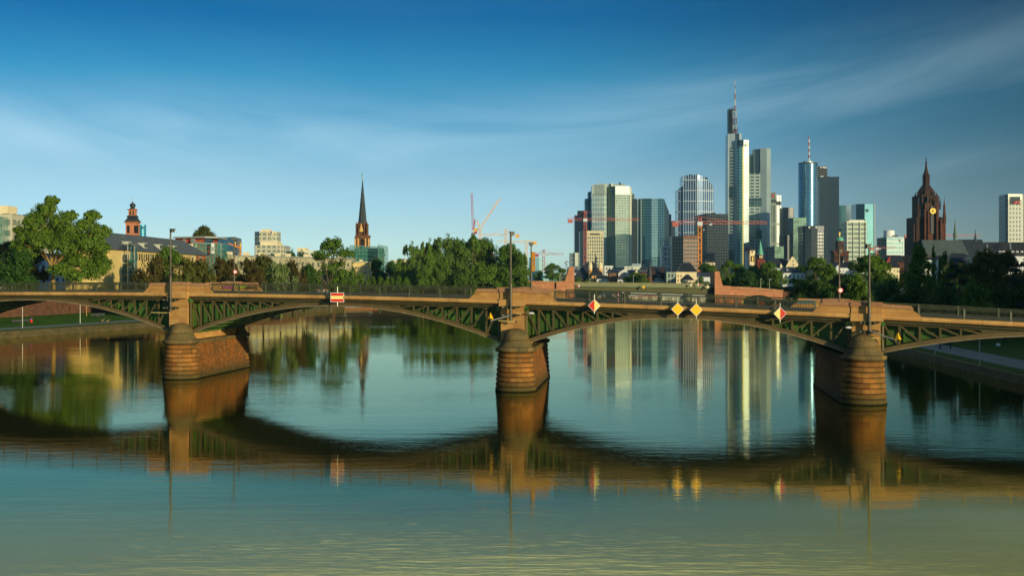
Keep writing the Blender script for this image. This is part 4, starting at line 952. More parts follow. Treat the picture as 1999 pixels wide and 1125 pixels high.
M['orange'] = plain('orange_plaster', (186,118,78), 0.8, 0, 0.1, 0.3)
M['wplaster'] = plain('white_plaster', (206,210,204), 0.8, 0, 0.08, 0.3)
M['net'] = None
def spirelet(B, px, w, rb, rt, mat, dy, n=8): B.lathe('pinnacle', px, [(w, rb), (w*0.9, rb+(rt-rb)*0.35), (w*1.25, rb+(rt-rb)*0.36), (w*0.55, rb+(rt-rb)*0.55), (0.12, rt)], mat, n, dy)
# cathedral
B = Bld('cathedral', 'great dark red gothic cathedral with an octagonal crowned tower and gold clock', 'church', 1812, 1000)
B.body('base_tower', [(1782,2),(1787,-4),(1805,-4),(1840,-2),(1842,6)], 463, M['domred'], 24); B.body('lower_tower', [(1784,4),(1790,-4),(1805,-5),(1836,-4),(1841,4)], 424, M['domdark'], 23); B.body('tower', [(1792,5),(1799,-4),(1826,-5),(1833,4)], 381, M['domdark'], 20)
B.body('tower_front', [(1806,-6.5),(1832,-5.6)], 397, M['domred'], 6, 470)
for i, p in enumerate((1785, 1790.5, 1806.5, 1813, 1830, 1837.5, 1840.5)):
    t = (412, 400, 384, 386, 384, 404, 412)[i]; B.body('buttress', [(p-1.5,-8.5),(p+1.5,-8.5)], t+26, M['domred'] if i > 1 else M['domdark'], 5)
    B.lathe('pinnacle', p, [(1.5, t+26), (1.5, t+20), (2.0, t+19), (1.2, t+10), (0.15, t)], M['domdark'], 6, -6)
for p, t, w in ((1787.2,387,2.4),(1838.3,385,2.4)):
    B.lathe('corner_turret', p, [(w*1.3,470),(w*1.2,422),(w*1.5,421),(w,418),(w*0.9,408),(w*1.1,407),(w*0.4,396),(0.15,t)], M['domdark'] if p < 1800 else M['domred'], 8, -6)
B.body('belfry_window', [(1816.8,-6.9),(1823,-6.8)], 402, M['black'], 1.2, 457); B.body('belfry_window', [(1810.5,-6.8),(1812.3,-6.8)], 384, M['black'], 1, 410)
B.lathe('window_arch', 1820, [(3.6,408),(3.6,400),(2.4,395),(0.4,388)], M['domdark'], 4, -6.6, PI/4)
for p in (1795, 1799): B.body('slit_window', [(p,-2.6),(p+1,-2.8)], 385, M['black'], 2, 400)
mb = MB(); x, z = X_(1821.3, 992), Z_(412, 992)
for k in range(12):
    a = 2*PI*k/12; mb.bar((x+1.15*math.cos(a), 992.0, z+1.15*math.sin(a)), (x+2.0*math.cos(a), 992.0, z+2.0*math.sin(a)), 0.48, 0.12, up=(0,1,0))
for k in range(32):
    for rr_ in (2.08, 0.98): a, b = 2*PI*k/32, 2*PI*(k+1)/32; mb.bar((x+rr_*math.cos(a), 992, z+rr_*math.sin(a)), (x+rr_*math.cos(b), 992, z+rr_*math.sin(b)), 0.16, 0.12, up=(0,1,0))
mb.bar((x, 991.9, z), (x+0.5, 991.9, z+0.9), 0.2); mb.bar((x, 991.9, z), (x+0.6, 991.9, z-1.5), 0.16)
B._fin(mb, 'clock', M['gold'])
mb = MB(); mb.tube([(x,992.3,z),(x,992.5,z)], 2.3, 24); B._fin(mb, 'clock_face', M['black'])
B.lathe('octagon', 1812.5, [(20.5,392),(20.5,384),(17.5,381),(16.5,375),(14,370),(10.5,365),(7.4,361)], M['domdark'], 8, 6, PI/8)
for k in range(8):
    a = PI/8+k*PI/4; px = 1812.5+20*math.cos(a); B.lathe('pinnacle', px, [(1.3,386),(1.3,381),(1.8,380),(0.15,373+2*(k%2))], M['domdark'], 6, 6+20*S_(1000)*math.sin(a))
for k in range(8):
    a = PI/8+k*PI/4
    for j in range(4): r_ = (17-2.8*j); B.lathe('crocket', 1812.5+r_*math.cos(a), [(0.2,377-4*j),(0.9,375.5-4*j),(0.15,373-4*j)], M['domdark'], 5, 6+r_*S_(1000)*math.sin(a))
B.lathe('lantern', 1812.8, [(7.2,364),(6.6,356),(6.4,342),(6.8,341),(4.6,338),(4.2,334),(3.4,332),(2.4,328),(1.5,318),(1.9,317.5),(0.8,312),(0.6,309),(1.0,308.5),(0.15,304.5)], M['domdark'], 8, 6, PI/8)
for k in range(8):
    a = PI/8+k*PI/4; B.lathe('pinnacle', 1812.8+6.2*math.cos(a), [(0.7,362),(0.7,346),(1.1,345.5),(0.12,337)], M['domdark'], 5, 6+6.2*S_(1000)*math.sin(a))
B.roof('nave_roof', 1786, 1866, 500, 470, plain('grey_nave_slate', (76,86,80), 0.6, 0, 0.2, 0.2), 22, 2, 4, dy=0, d0=-27); B.body('nave_wall', [(1790,-26),(1866,-26)], 499, M['churchst'], 20)
B.roof('choir_roof', 1866, 1916, 500, 468, M['slate2'], 22, 2, 3, d0=-14); B.body('choir_wall', [(1868,-13),(1914,-13)], 499, M['churchst'], 20); B.roof('apse_roof', 1914, 1942, 500, 474, M['slate'], 16, 2, 6, d0=-8)
B.lathe('ridge_turret', 1866.2, [(4.2,480),(4.2,474),(3.4,472),(3.4,462),(4.4,461),(2.6,452),(1.4,440),(0.15,426)], M['copper'] if False else plain('grey_green_lead', (92,110,96), 0.6), 8, 2)
B.lathe('ridge_turret', 1900.5, [(2,472),(2,467),(2.6,466),(1,456),(0.12,447)], M['slate'], 8, -4)
# church with green nets
B = Bld('church', 'slim church tower with tall dark spire, clock and cross above green building nets', 'church', 706.5, 925)
B.body('tower', [(692,4),(694,-1),(719,-1),(721,4)], 462.8, M['churchst'], 9); B.body('gallery', [(693,-1.6),(720.5,-1.6)], 459.5, M['churchst'], 9.6, 463)
B.body('tower_stage', [(696,0),(717,0)], 436, M['churchst'], 8, 460)
for p in (693.5, 699, 713.5, 719.5): B.body('buttress', [(p-1.2,-2.2),(p+1.2,-2.2)], 466, M['churchlt'], 2.6)
for p in (695.8, 700.5, 711.5, 717): B.lathe('pinnacle', p, [(1.2,462),(1.1,444),(1.6,443),(0.15,432)], M['churchst'], 6, -1.4)
B.body('belfry_window', [(704.5,-1.5),(709.5,-1.5)], 468, M['black'], 0.8, 500); B.lathe('window_arch', 707, [(2.5,469),(1.9,466.5),(0.2,464.5)], M['black'], 4, -1.2, PI/4)
mb = MB(); x = X_(705.5, 924); mb.face([(x-1.5,923.3,Z_(452,924)),(x+1.5,923.3,Z_(452,924)),(x,923.3,Z_(436,924))]); mb.face([(x-1.5,923.5,Z_(452,924)),(x,923.5,Z_(436,924)),(x+1.5,923.5,Z_(452,924))]); B._fin(mb, 'gable', M['churchlt'])
mb = MB(); mb.tube([(x,923.2,Z_(450.5,924)),(x,923.0,Z_(450.5,924))], 0.85, 16); B._fin(mb, 'clock', M['gold'])
B.lathe('spire', 706.5, [(8.6,437),(8.2,430),(0.5,350)], plain('dark_spire_slate', (52,60,58), 0.6, 0, 0.25, 0.5), 8, 4, PI/8); B.lathe('finial', 706.5, [(0.3,350),(1.4,348.5),(1.4,347.5),(0.3,346)], M['gold'], 10, 4)
for p in (698.5, 714.5): B.lathe('pinnacle', p, [(0.5,440),(0.5,434),(0.1,429)], M['churchst'], 5, 1)
mb = MB(); x = X_(706.5, 929); mb.bar((x,929,Z_(347,925)),(x,929,Z_(334,925)),0.28); mb.bar((x-1.4,929,Z_(340.5,925)),(x+1.4,929,Z_(340.5,925)),0.28); B._fin(mb, 'cross', M['copper'])
mn = NT('green_scaffold_net'); f_ = mn.noise(0.5, 4, 0.6); mn.set(mn.mix(mn.rng(f_, 0.35, 0.65), srgb((36,112,94)), srgb((74,150,124))), 0.8, 0, 0.1)
tr = mn.n('ShaderNodeBsdfTransparent'); mx = mn.n('ShaderNodeMixShader'); mx.inputs[0].default_value = 0.5; mn.l(mn.b.outputs[0], mx.inputs[1]); mn.l(tr.outputs[0], mx.inputs[2]); mn.l(mx.outputs[0], mn.t.nodes['Material Output'].inputs[0]); M['net'] = mn.m
def scaffold(px0, px1, r0, r1, Y, label, r0b=None, side=10, steps=7, fl=5):
    B = Bld('scaffold', label, 'scaffold', (px0+px1)/2, Y); r0b = r0b or r0
    x0, x1 = X_(px0, Y), X_(px1, Y); z0 = Z_(r1, Y); za, zb_ = Z_(r0, Y), Z_(r0b, Y)
    mb = MB()
    for i in range(steps+1):
        t = i/steps; x = x0+(x1-x0)*t; zt_ = za+(zb_-za)*t
        for dy in (0, 1.2): mb.bar((x, Y+dy, z0), (x, Y+dy, zt_), 0.22)
    for k in range(fl+1):
        t = k/fl; mb.bar((x0, Y, z0+(za-z0)*t), (x1, Y, z0+(zb_-z0)*t), 0.2, 0.3); mb.box(((x0+x1)/2, Y+0.6, z0+(min(za, zb_)-z0)*t-0.1), (x1-x0, 1.2, 0.12))
        mb.bar((x1, Y, z0+(zb_-z0)*t), (x1, Y+side, z0+(zb_-z0)*t), 0.2)
    B._fin(mb, 'poles_and_decks', M['galv'])
    mb = MB(); n = 12
    for i in range(n):
        a, b = x0+(x1-x0)*i/n, x0+(x1-x0)*(i+1)/n; ta, tb_ = i/n, (i+1)/n; ya, yb = Y-0.3-0.15*(i % 2), Y-0.3-0.15*((i+1) % 2)
        mb.face([(a,ya,z0),(b,yb,z0),(b,yb,zb_*tb_+za*(1-tb_)),(a,ya,zb_*ta+za*(1-ta))])
    mb.face([(x1,Y-0.3,z0),(x1+0.2,Y+side,z0),(x1+0.2,Y+side,zb_),(x1,Y-0.3,zb_)]); B._fin(mb, 'net', M['net']); return B
scaffold(683, 740, 479, 536, 905, 'tall green netted scaffold wrapping the church nave below the spire', 482, 14, 9, 7)
scaffold(738, 753, 478, 545, 895, 'green netted scaffold corner at the right of the church', 481, 16, 2, 8)
B = Bld('church_nave', 'brown church nave hidden behind the green nets', 'church nave', 712, 912); B.body('wall', [(690,0),(745,0)], 500, M['churchst'], 20); B.roof('roof', 690, 745, 500, 484, M['slate'], 20)
# baroque tower
B = Bld('church_tower', 'orange-red baroque church tower with dark double onion roof behind the slate roof', 'church tower', 253, 620)
o8 = PI/4
B.lathe('tower', 253, [(15.2,520),(15.2,434)], M['orange'], 4, 5, o8); B.lathe('cornice', 253, [(16,435),(18.5,433.5),(19,432)], M['orange'], 4, 5, o8)
for p in (247.5, 261.5): B.box('belfry_window', p-2.6, p+2.6, 440, 455, M['black'], 5-15.2*S_(620)*0.707-0.1, 5); 
B.lathe('lower_roof', 253, [(19.5,433),(16,430),(13,426),(11,424.5),(13,423),(11.5,420)], M['slate2'], 4, 5, o8)
B.lathe('lantern', 253, [(9.2,424),(9.2,408)], M['orange'], 4, 5, o8); B.lathe('lantern_cornice', 253, [(10,409),(11.2,407.5)], M['orange'], 8, 5)
for p in (250.3, 256): B.box('lantern_window', p-1.2, p+1.2, 411, 419, M['black'], 5-9.2*S_(620)*0.707-0.1, 5)
B.lathe('onion', 253, [(7.5,408.5),(4,405),(4.6,403),(6,400),(5.4,397.5),(2.5,396),(1,394),(0.4,392)], M['slate2'], 16, 5, smooth=True); B.lathe('finial', 253, [(0.35,393),(0.3,386),(0.8,385),(0.1,384)], M['gold'], 6, 5)
# Paul's church
B = Bld('church_tower', 'red sandstone church tower with a green dome and gilded cross', 'church tower', 1644, 1350)
B.lathe('tower', 1644, [(20,560),(20,493)], M['domred'], 4, 10, o8); B.lathe('cornice', 1644, [(21,494),(22.5,492),(22.5,490)], M['domred'], 4, 10, o8); B.box('belfry_window', 1645.5, 1650.5, 500, 512, M['black'], -0.6, 0.5)
B.lathe('drum', 1644, [(8.5,492),(8.5,471)], M['domred'], 12, 10); B.lathe('drum_cornice', 1644, [(9,471.5),(9,470)], M['domred'], 12, 10)
for k in range(3): p = 1639.5+k*4.5; B.box('lantern_window', p-1.1, p+1.1, 474, 481.5, M['black'], 10-8.9*S_(1350), 10-8*S_(1350)+0.5)
B.lathe('dome', 1644, [(8,470.5),(7.6,466.5),(6,463.5),(3.5,461.8),(0.6,461.2)], M['copper'], 20, 10, smooth=True)
mb = MB(); x, y = X_(1644, 1350), 1360; mb.bar((x,y,Z_(461.5,1350)),(x,y,Z_(452,1350)),0.7); mb.bar((x-1.1,y,Z_(456,1350)),(x+1.1,y,Z_(456,1350)),0.6); B._fin(mb, 'cross', M['gold'])
# medieval gate tower
B = Bld('gate_tower', 'cream medieval gate tower with a dark hipped roof and painted figure panel', 'tower', 1465, 880)
B.body('side_wall', [(1456,3),(1463,0)], 488, M['wplaster'], 7); B.body('wall', [(1463,0),(1474,0.3)], 488, M['plum'], 7); B.body('corner_stones', [(1462,-0.2),(1463.6,-0.2)], 497, M['domred'], 1); B.body('corner_stones', [(1473.4,0),(1475.2,0.2)], 497, M['domred'], 1); B.body('oriel', [(1461.4,-0.5),(1464,-0.5)], 488, M['domred'], 2, 497)
B.lathe('roof', 1465.5, [(14.5,489),(13.8,488),(5,482.5),(1,481)], M['slate2'], 6, 3.5, 0.3); B.box('figure_panel', 1466, 1471.8, 500, 511, M['domdark'], -0.35, 0); B.box('painted_figure', 1467.6, 1470, 502, 510, M['gold'], -0.5, -0.3); B.wins([1468.8], [492], 1.6, 2.6, frame=M['domred'], dy=-0.2)
B = Bld('church', 'small red church tower with a slim green copper spire', 'church', 1486, 900)
B.body('tower', [(1479,0),(1493,0)], 508, M['redbrick'], 6); B.body('cornice', [(1478.6,-0.3),(1493.4,-0.3)], 506, M['domred'], 6.5, 508); B.lathe('belfry', 1486, [(5.4,507),(5.4,497)], M['domred'], 8, 3, PI/8)
for p in (1483.5, 1488.5): B.box('belfry_window', p-1, p+1, 511, 519, M['black'], -0.3, 0.2)
for p in (1484.2, 1488): B.box('belfry_light', p-1, p+1, 499, 504, M['plum'], 3-5.6*S_(900), 3-5*S_(900))
B.lathe('spire', 1486, [(5.9,497.5),(4.6,491),(2.2,478),(0.15,469)], M['copper'], 8, 3, PI/8)

def house(label, p0, p1, re, rr, Y, wall, roof='slate', depth=12, cols=None, rows=None, w=1.3, h=2.4, gable='x', in0=0, in1=0, name='house', cat='house', frame=None, chim=(), base=6.0, dorm=(), side=0, **k):
    B = Bld(name, label, cat, (p0+p1)/2, Y, base=base)
    B.body('wall', [(p0, side if side > 0 else 0), (p1, -side if side < 0 else 0)], re, M.get(wall) or FA[wall], depth)
    if rr is not None:
        B.roof('roof', p0, p1, re, rr, M[roof], depth, in0, in1, gable=gable)
        if gable == 'y': # plaster gable triangle standing proud
            m = S_(Y); x0, x1 = X_(p0, Y), X_(p1, Y); mb = MB(); ze, zr = Z_(re, Y), Z_(rr, Y); y = Y-0.62
            mb.face([(x0,y,ze),(x1,y,ze),((x0+x1)/2,y,zr)]); mb.face([(x0,y+.1,ze),((x0+x1)/2,y+.1,zr),(x1,y+.1,ze)]); B._fin(mb, 'gable', M.get(wall) or M['plum'])
    if cols: B.wins(cols, rows, w, h, frame=frame)
    for c in chim: B.box('chimney', c-0.7, c+0.7, (rr or re)-2.2, (rr or re)+3, M['plum'], depth*0.45, depth*0.55)
    for d in dorm:
        B.box('dormer', d-1.5, d+1.5, (re+rr)/2-1.4, (re+rr)/2+2, M['wplaster'], depth*0.1, depth*0.4); B.box('dormer_window', d-0.9, d+0.9, (re+rr)/2-0.6, (re+rr)/2+1.2, M['glass'], depth*0.1-0.08, depth*0.1)
    return B
R = np.arange
# riverside houses beyond the old bridge, left to right
house('long blue-grey block left of the steep church roof', 1112, 1152, 533, 527, 860, 'oldw', name='townhouse')
B = Bld('church', 'small gothic church with a very steep dark roof and two pale pointed turrets', 'church', 1148, 820)
B.roof('nave_roof', 1117, 1182, 546, 512, M['slate2'], 14, 30, 22, over=0.3); B.body('nave_wall', [(1120,0.3),(1179,0.3)], 545, M['churchst'], 13); B.body('choir_wall', [(1155,-6),(1176,-6)], 538, M['churchlt'], 7); B.roof('choir_roof', 1155, 1176, 539, 528, M['slate2'], 7, 2, 6, d0=-6, over=0.3)
for p in (1151.8, 1171.5):
    B.lathe('turret', p, [(4.2,548),(4.2,525)], M['churchlt'], 8, -1.5-0.4, PI/8); B.lathe('turret_spire', p, [(4.3,525.5),(4.3,519),(3.2,514),(0.2,510.5)], M['plum'], 8, -1.9, PI/8)
    for r in (529, 536): B.box('slit_window', p-0.9, p+0.9, r, r+3.4, M['black'], -1.9-4.4*S_(820), -1.5)
B.lathe('ridge_turret', 1164.4, [(1.8,520),(1.8,508),(2.4,507),(0.9,500),(0.1,494)], M['slate2'], 8, 7)
for k in range(4): B.box('choir_window', 1158.5+k*4.4, 1160.3+k*4.4, 541, 548, M['black'], -6.2, -5.9)
house('dark gabled pavilion with a glazed bay right of the small gothic church', 1165, 1188, 545, 538, 800, 'oldw', 'slate2', 8, name='pavilion', cat='house', in0=3, in1=3)
house('red sandstone riverside house with rows of paired windows', 1189, 1207, 533, 526, 810, 'churchst', 'slate', 10, [1192.5,1196.5,1200.5,1204.5], [537,545], 1.3, 3.4, name='townhouse', frame=M['plum'])
house('white gabled house stepping down beside the trees', 1207, 1229, 533, 526, 815, 'wplaster', 'slate', 12, gable='y', name='townhouse')
house('low white annexe with a lean-to dark roof in front of the gabled house', 1206, 1222, 546, 535, 800, 'wplaster', 'slate', 6, in0=9, in1=0, name='annexe')
house('long dark slate roof with a cream gable above the riverside trees', 1228, 1246, 536, 527, 830, 'plum', 'slate', 12, gable='x', name='townhouse')
house('narrow cream gabled house between slate roofs', 1238, 1247, 536, 526, 826, 'plum', 'slate', 10, gable='y', name='townhouse')
house('brown block with rows of dormers behind the riverside trees', 1247, 1268, 533, 521, 860, 'churchst', 'slate', 14, [1250,1254,1258,1262], [529], 1.4, 1.6, in0=8, name='townhouse')
house('flat white roof pavilion at the foot of the pale green tower', 1180, 1197, 519, None, 1000, 'oldw', name='roof_storey', cat='building')
house('long white top storey with two dark windows below the curved blue tower', 1219, 1252, 520, None, 1000, 'wplaster', 14, cols=[1227,1234], rows=[523], w=3.4, h=2, name='roof_storey', cat='building') if False else None
B = Bld('roof_storey', 'long white top storey with dark windows below the curved blue tower', 'building', 1235, 1000); B.body('wall', [(1219,0),(1252,0)], 520, M['fin_w'], 14); B.wins([1227,1234], [523], 3.4, 2.0); B.body('glazed_wing', [(1197,1),(1219,1)], 522, FA['dbd'], 12)
B = Bld('museum', 'dark slate mansion with a pointed stair spire and two ornate dormer gables', 'house', 1285, 790)
B.body('wall', [(1268,0),(1300,0)], 543, M['wplaster'], 14); B.roof('roof', 1266, 1302, 543, 521, M['slate2'], 14, 6, 2)
B.lathe('stair_tower', 1268, [(4.2,560),(4.2,540)], M['churchst'], 8, -1); B.lathe('stair_spire', 1268, [(5.0,541),(4.6,532),(4.2,530),(1.6,516),(0.15,506)], M['slate2'], 8, -1)
for p in (1275.5, 1294): B.body('dormer_gable', [(p-3.2,-0.5),(p+3.2,-0.5)], 531, M['domdark'], 4, 545); B.lathe('dormer_gable_top', p, [(3.4,531.5),(2.2,526),(1.6,523),(0.3,520.5)], M['domdark'], 4, 0.6, PI/4)
B.wins([1284,1287], [538.5], 1.1, 2.4, dy=-0.5); B.wins(list(R(1270.5,1299.5,3.1)), [547,553.5], 1.5, 3.4, dy=0, frame=M['plum'])
house('grey-green classical house with tall pilasters', 1301, 1320, 531.5, None, 780, 'oldg', name='townhouse', depth=12)
B = Bld('riverside_hall', 'cream battlemented hall with a tall dark hipped roof', 'house', 1332, 790)
B.body('wall', [(1320,0),(1334,0)], 532, M['plum'], 12); B.body('tall_wall', [(1334,1),(1360,1)], 531, M['plum'], 14); B.roof('tall_roof', 1326, 1360, 531, 513, M['slate2'], 14, 10, 10, d0=1)
for k in range(7): B.box('battlement', 1320+k*2.1, 1321.1+k*2.1, 530.6, 532.2, M['plum'], -0.1, 0.5)
B.wins([1324,1329.5], [539,548], 1.6, 4.0, frame=M['ywall'])
house('small round-roofed cream kiosk house with a pointed dark roof', 1333, 1354, 547, 536, 770, 'plum', 'slate2', 9, [1337,1342,1348], [550.5], 1.6, 3, in0=9.5, in1=9.5, name='gate_house')
house('dark slate roofed hall with a white skylight line left of the stone pylon', 1356, 1392, 541, 532, 800, 'wplaster', 'slate', 12, in0=4, name='townhouse')
B = Bld('lookout', 'small cream lookout with a flat dark hipped roof above the trees', 'house', 1386, 900); B.body('wall', [(1377,0),(1396,0)], 512, M['plum'], 9); B.roof('roof', 1376, 1397, 513, 505, M['slate2'], 9, 9, 9); B.wins([1381,1386,1391], [515], 2, 2.4)
B = Bld('stepped_gable_house', 'dark slate roof with a white stepped gable right of the green spire', 'house', 1530, 850)
B.body('wall', [(1505,0),(1540,0)], 522, M['wplaster'], 14); B.roof('roof', 1504, 1541, 523, 504, M['slate2'], 14, 10, 2)
for k in range(6): hw = 11-1.75*k; B.box('stepped_gable', 1546.5-hw, 1546.5+hw, 518-2.75*(k+1), 518-2.75*k+0.2, M['plum'], -1.4, -0.6)
B.body('gable_wall', [(1535.5,-1.3),(1557.5,-1.3)], 518, M['plum'], 8); B.wins([1547.6], [517, 510], 1.6, 2.2, dy=-1.5, frame=M['domred'])
for p in (1504.5, 1524.5): B.lathe('dormer_gable', p, [(3.2,524),(3.2,520.5),(0.3,514.5)], M['plum'], 4, -0.4, PI/4)
house('long grey riverside house with rows of tall windows behind the right-hand trees', 1528, 1570, 533, 521, 720, 'oldw', 'slate', 13, name='townhouse', in0=6, in1=4, dorm=(1538, 1561), chim=(1540, 1556))
B = Bld('townhouse', 'white gabled house end showing between trees left of the domed church tower', 'house', 1628, 700); B.body('wall', [(1612,0),(1636,0)], 530, M['wplaster'], 14); B.roof('roof', 1612, 1637, 530, 515, M['slate2'], 14, 0, 0)
B.body('gable_wall', [(1624,-1),(1637,-1)], [532,517], M['wplaster'], 2)
house('white townhouse with dark roof right of the gabled house end', 1636, 1668, 523, 511, 720, 'wplaster', 'slate2', 13, [1641,1647,1653], [530,540], 1.4, 3.4, name='townhouse', chim=(1652,))
house('pale house with small windows between trees left of the cathedral', 1726, 1756, 523, 512, 700, 'plum', 'slate2', 13, [1730,1738,1746,1752], [529,538], 1.6, 3.4, name='townhouse')
B = Bld('townhouse', 'dark red gable end of an old hall left of the cathedral', 'house', 1742, 900); B.roof('roof', 1729, 1765, 512, 498, M['slate2'], 14, 4, 2); B.body('wall', [(1730,0.2),(1765,0.2)], 512, M['domred'], 13); B.body('gable_wall', [(1730,-0.8),(1738,-0.8)], [512,499], M['redbrick'], 2, 514)
house('white houses with long attic windows below the cathedral nave', 1796, 1842, 508, 501, 620, 'oldw', 'slate', 13, name='townhouse', dorm=(1806, 1822))
house('grey block with a bright roof edge beside the yellow house', 1838, 1866, 506, 499, 560, 'wplaster', 'slate2', 13, name='townhouse', dorm=(1848,))
B = Bld('townhouse', 'ochre yellow house with a wide dark hipped roof among the right-hand trees', 'house', 1882, 480, base=5)
B.body('wall', [(1860,0),(1902,0)], 512, plain('ochre_plaster', (204,164,44), 0.8, 0, 0.1), 12); B.roof('roof', 1858, 1904, 513, 494, M['slate2'], 12, 12, 12); B.wins([1866,1889], [517.5], 4.4, 7); B.wins([1889], [533], 4.4, 7); B.box('chimney', 1905.5, 1909.5, 498, 510, M['plum'], 3, 5)
B = Bld('townhouse', 'pale blue house end right of the ochre house', 'house', 1920, 470, base=5); B.body('wall', [(1902,0),(1935,0)], 507, M['wplaster'], 12); B.roof('roof', 1900, 1938, 508, 496, M['slate'], 12, 8, 2); B.wins([1907], [514,530], 3, 6)
B = Bld('apartment_house', 'long dark roofed apartment block with skylights, solar panels and dormers at the right edge', 'house', 1965, 430, base=5)
B.body('wall', [(1925,0),(2030,0)], 500, M['wplaster'], 14); B.roof('roof', 1922, 2032, 500, 472, plain('dark_brown_roof', (52,54,52), 0.6, 0, 0.2, 0.4), 14, 18, 2)
def onroof(B, p0, p1, t0, t1, re, rr, depth, mat, name, th=0.12, lean=0):
    y = lambda t: B.Y-0.5+(depth/2+0.5)*t; z = lambda t: Z_(re, B.Y)+(Z_(rr, B.Y)-Z_(re, B.Y))*t+th; x0, x1 = X_(p0, B.Y), X_(p1, B.Y); l = lean*S_(B.Y)
    mb = MB(); mb.face([(x0,y(t0),z(t0)),(x1,y(t0),z(t0)),(x1+l,y(t1),z(t1)),(x0+l,y(t1),z(t1))]); mb.face([(x0,y(t0)-.02,z(t0)-th),(x1,y(t0)-.02,z(t0)-th),(x1,y(t0),z(t0)),(x0,y(t0),z(t0))]); B._fin(mb, name, mat)
onroof(B, 1932, 1935, 0.35, 0.85, 500, 472, 14, M['glassl'], 'skylight', lean=6); onroof(B, 1947, 1953, 0.42, 0.85, 500, 472, 14, M['glass'], 'solar_panel', lean=9); onroof(B, 1954, 1960, 0.42, 0.85, 500, 472, 14, M['glass'], 'solar_panel', lean=9); onroof(B, 1979, 1982, 0.5, 0.95, 500, 472, 14, M['glassl'], 'skylight', lean=6)
for d in (1931, 1955, 1962, 1980, 1989, 1998): B.box('dormer', d-2.4, d+2.4, 490, 498, M['wplaster'], 1.2, 4.5); B.box('dormer_window', d-1.6, d+1.6, 491.5, 497, M['glass'], 1.1, 1.2)

# ---------------------------------------------------------------- left bank buildings
B = Bld('apartment_block', 'tall white stepped apartment block at the far left edge', 'building', 8, 520, base=6.4); B.body('wall', [(-30,0),(23,0)], 417, FA['cream'], 16); B.body('upper_wall', [(-30,2),(15,2)], 401, M['plum'], 12, 417); B.body('wing', [(20,4),(36,4)], 432, FA['cream'], 10)
scaffold(-6, 6, 422, 560, 505, 'turquoise netted scaffold at the far left edge of the picture', 424, 5, 2, 8)
B = Bld('apartment_block', 'white modern block with a glazed roof box behind the plane tree', 'building', 52, 560, base=6.4); B.body('wall', [(30,0),(80,0)], 430, FA['cream'], 16); B.body('upper_wall', [(44,3),(66,3)], 419, M['plum'], 10, 431); B.body('roof_box', [(45,2),(54,2)], 418, FA['dbl'], 6, 426)
B = Bld('row_house', 'pale blue white house with small square windows behind the plane tree', 'house', 122, 345, base=6.4); B.body('wall', [(70,0),(165,0)], 507, plain('pale_blue_plaster', (214,224,230), 0.8, 0, 0.06), 10); B.roof('roof', 70, 166, 507, 494, M['slate'], 10, 2, 2)
B.wins([85.5,99,112,124,141,155], [522,546], 3.4, 7.2, frame=M['wplaster'])
# the long yellow house
Yh0, Yh1 = 318.0, 412.0
xa, xb = X_(213, Yh0), X_(404, Yh1)
hb = thing('apartment_house', 'long yellow house with slate mansard roof, dormers and glass balcony tower', 'house', (xa, Yh0, 6.4)); hd = Vector((xb-xa, Yh1-Yh0, 0)); hl = hd.length; hd.normalize(); hn = Vector((hd.y, -hd.x, 0))
def hP(u, v, z): return Vector((xa, Yh0, 0))+hd*u-hn*v+Vector((0, 0, z))     # u along the front, v into the depth
def hfin(mb, name, mat, par=None): o = mb.build(name, mat); own(hb, [o]); return o
def hpx(px):    # station on the front seen at column px
    a = (px-999.5)/F; return (a*Yh0-xa)/(hd.x-a*hd.y)
ze = Z_(486, Yh0); zr = Z_(451, Yh0+5); dep = 10.5
hf = [hP(0,0,0), hP(hl*0.86,0,0), hP(hl*0.86,dep,0), hP(0,dep,0)]
hfin(MB().prism([(p.x,p.y) for p in hf], 6.0, ze), 'wall', M['ywall'])
hf = [hP(hl*0.86,0.1,0), hP(hl,0.1,0), hP(hl,dep,0), hP(hl*0.86,dep,0)]; hfin(MB().prism([(p.x,p.y) for p in hf], 6.0, ze), 'end_wall', M['orange'])
mb = MB(); o_ = 0.7; e = [hP(-o_,-o_,ze-0.1), hP(hl+o_,-o_,ze-0.1), hP(hl+o_,dep+o_,ze-0.1), hP(-o_,dep+o_,ze-0.1)]; r0, r1 = hP(0.5,dep/2,zr), hP(hl-9,dep/2,zr)
for f in ((e[0],e[1],r1,r0),(e[2],e[3],r0,r1),(e[1],e[2],r1),(e[3],e[0],r0),(e[3],e[2],e[1],e[0])): mb.face(f)
hfin(mb, 'roof', M['slate'])
def hbox(u, v, z, w, d, h, name, mat):
    mb = MB(); c = hP(u, v, z); mb.box(c, (w, d, h), math.atan2(hd.y, hd.x)); return hfin(mb, name, mat)
for px in (257.5, 288, 318, 346):
    u = hpx(px); z = ze+1.5; hbox(u, 1.85, z, 2.7, 2.7, 1.35, 'dormer', M['fin_w'])
    for k in (-1, 0, 1): hbox(u+k*0.82, 0.47, z+0.02, 0.56, 0.06, 0.95, 'dormer_window', M['glass'])
    hbox(u, 1.9, z+0.73, 3.0, 3.0, 0.1, 'dormer_roof', M['galv'])
for px in (239, 244, 270, 273, 300, 305, 327): hbox(hpx(px), 4.3, zr-1.2, 0.5, 0.4, 0.8, 'roof_vent', M['plum'])
for i, px in enumerate(R(268, 372, 4.4)): hbox(hpx(px), -0.04, ze-1.6, 0.85, 0.08, 1.7, 'attic_window', M['black'] if i % 3 else M['glassl'])
for px in (273, 287, 302, 318, 334, 350):
    for z in (ze-5.2, ze-8.4): hbox(hpx(px), -0.05, z, 1.3, 0.1, 1.7, 'window', M['domred'] if z < ze-6 else M['glass'])
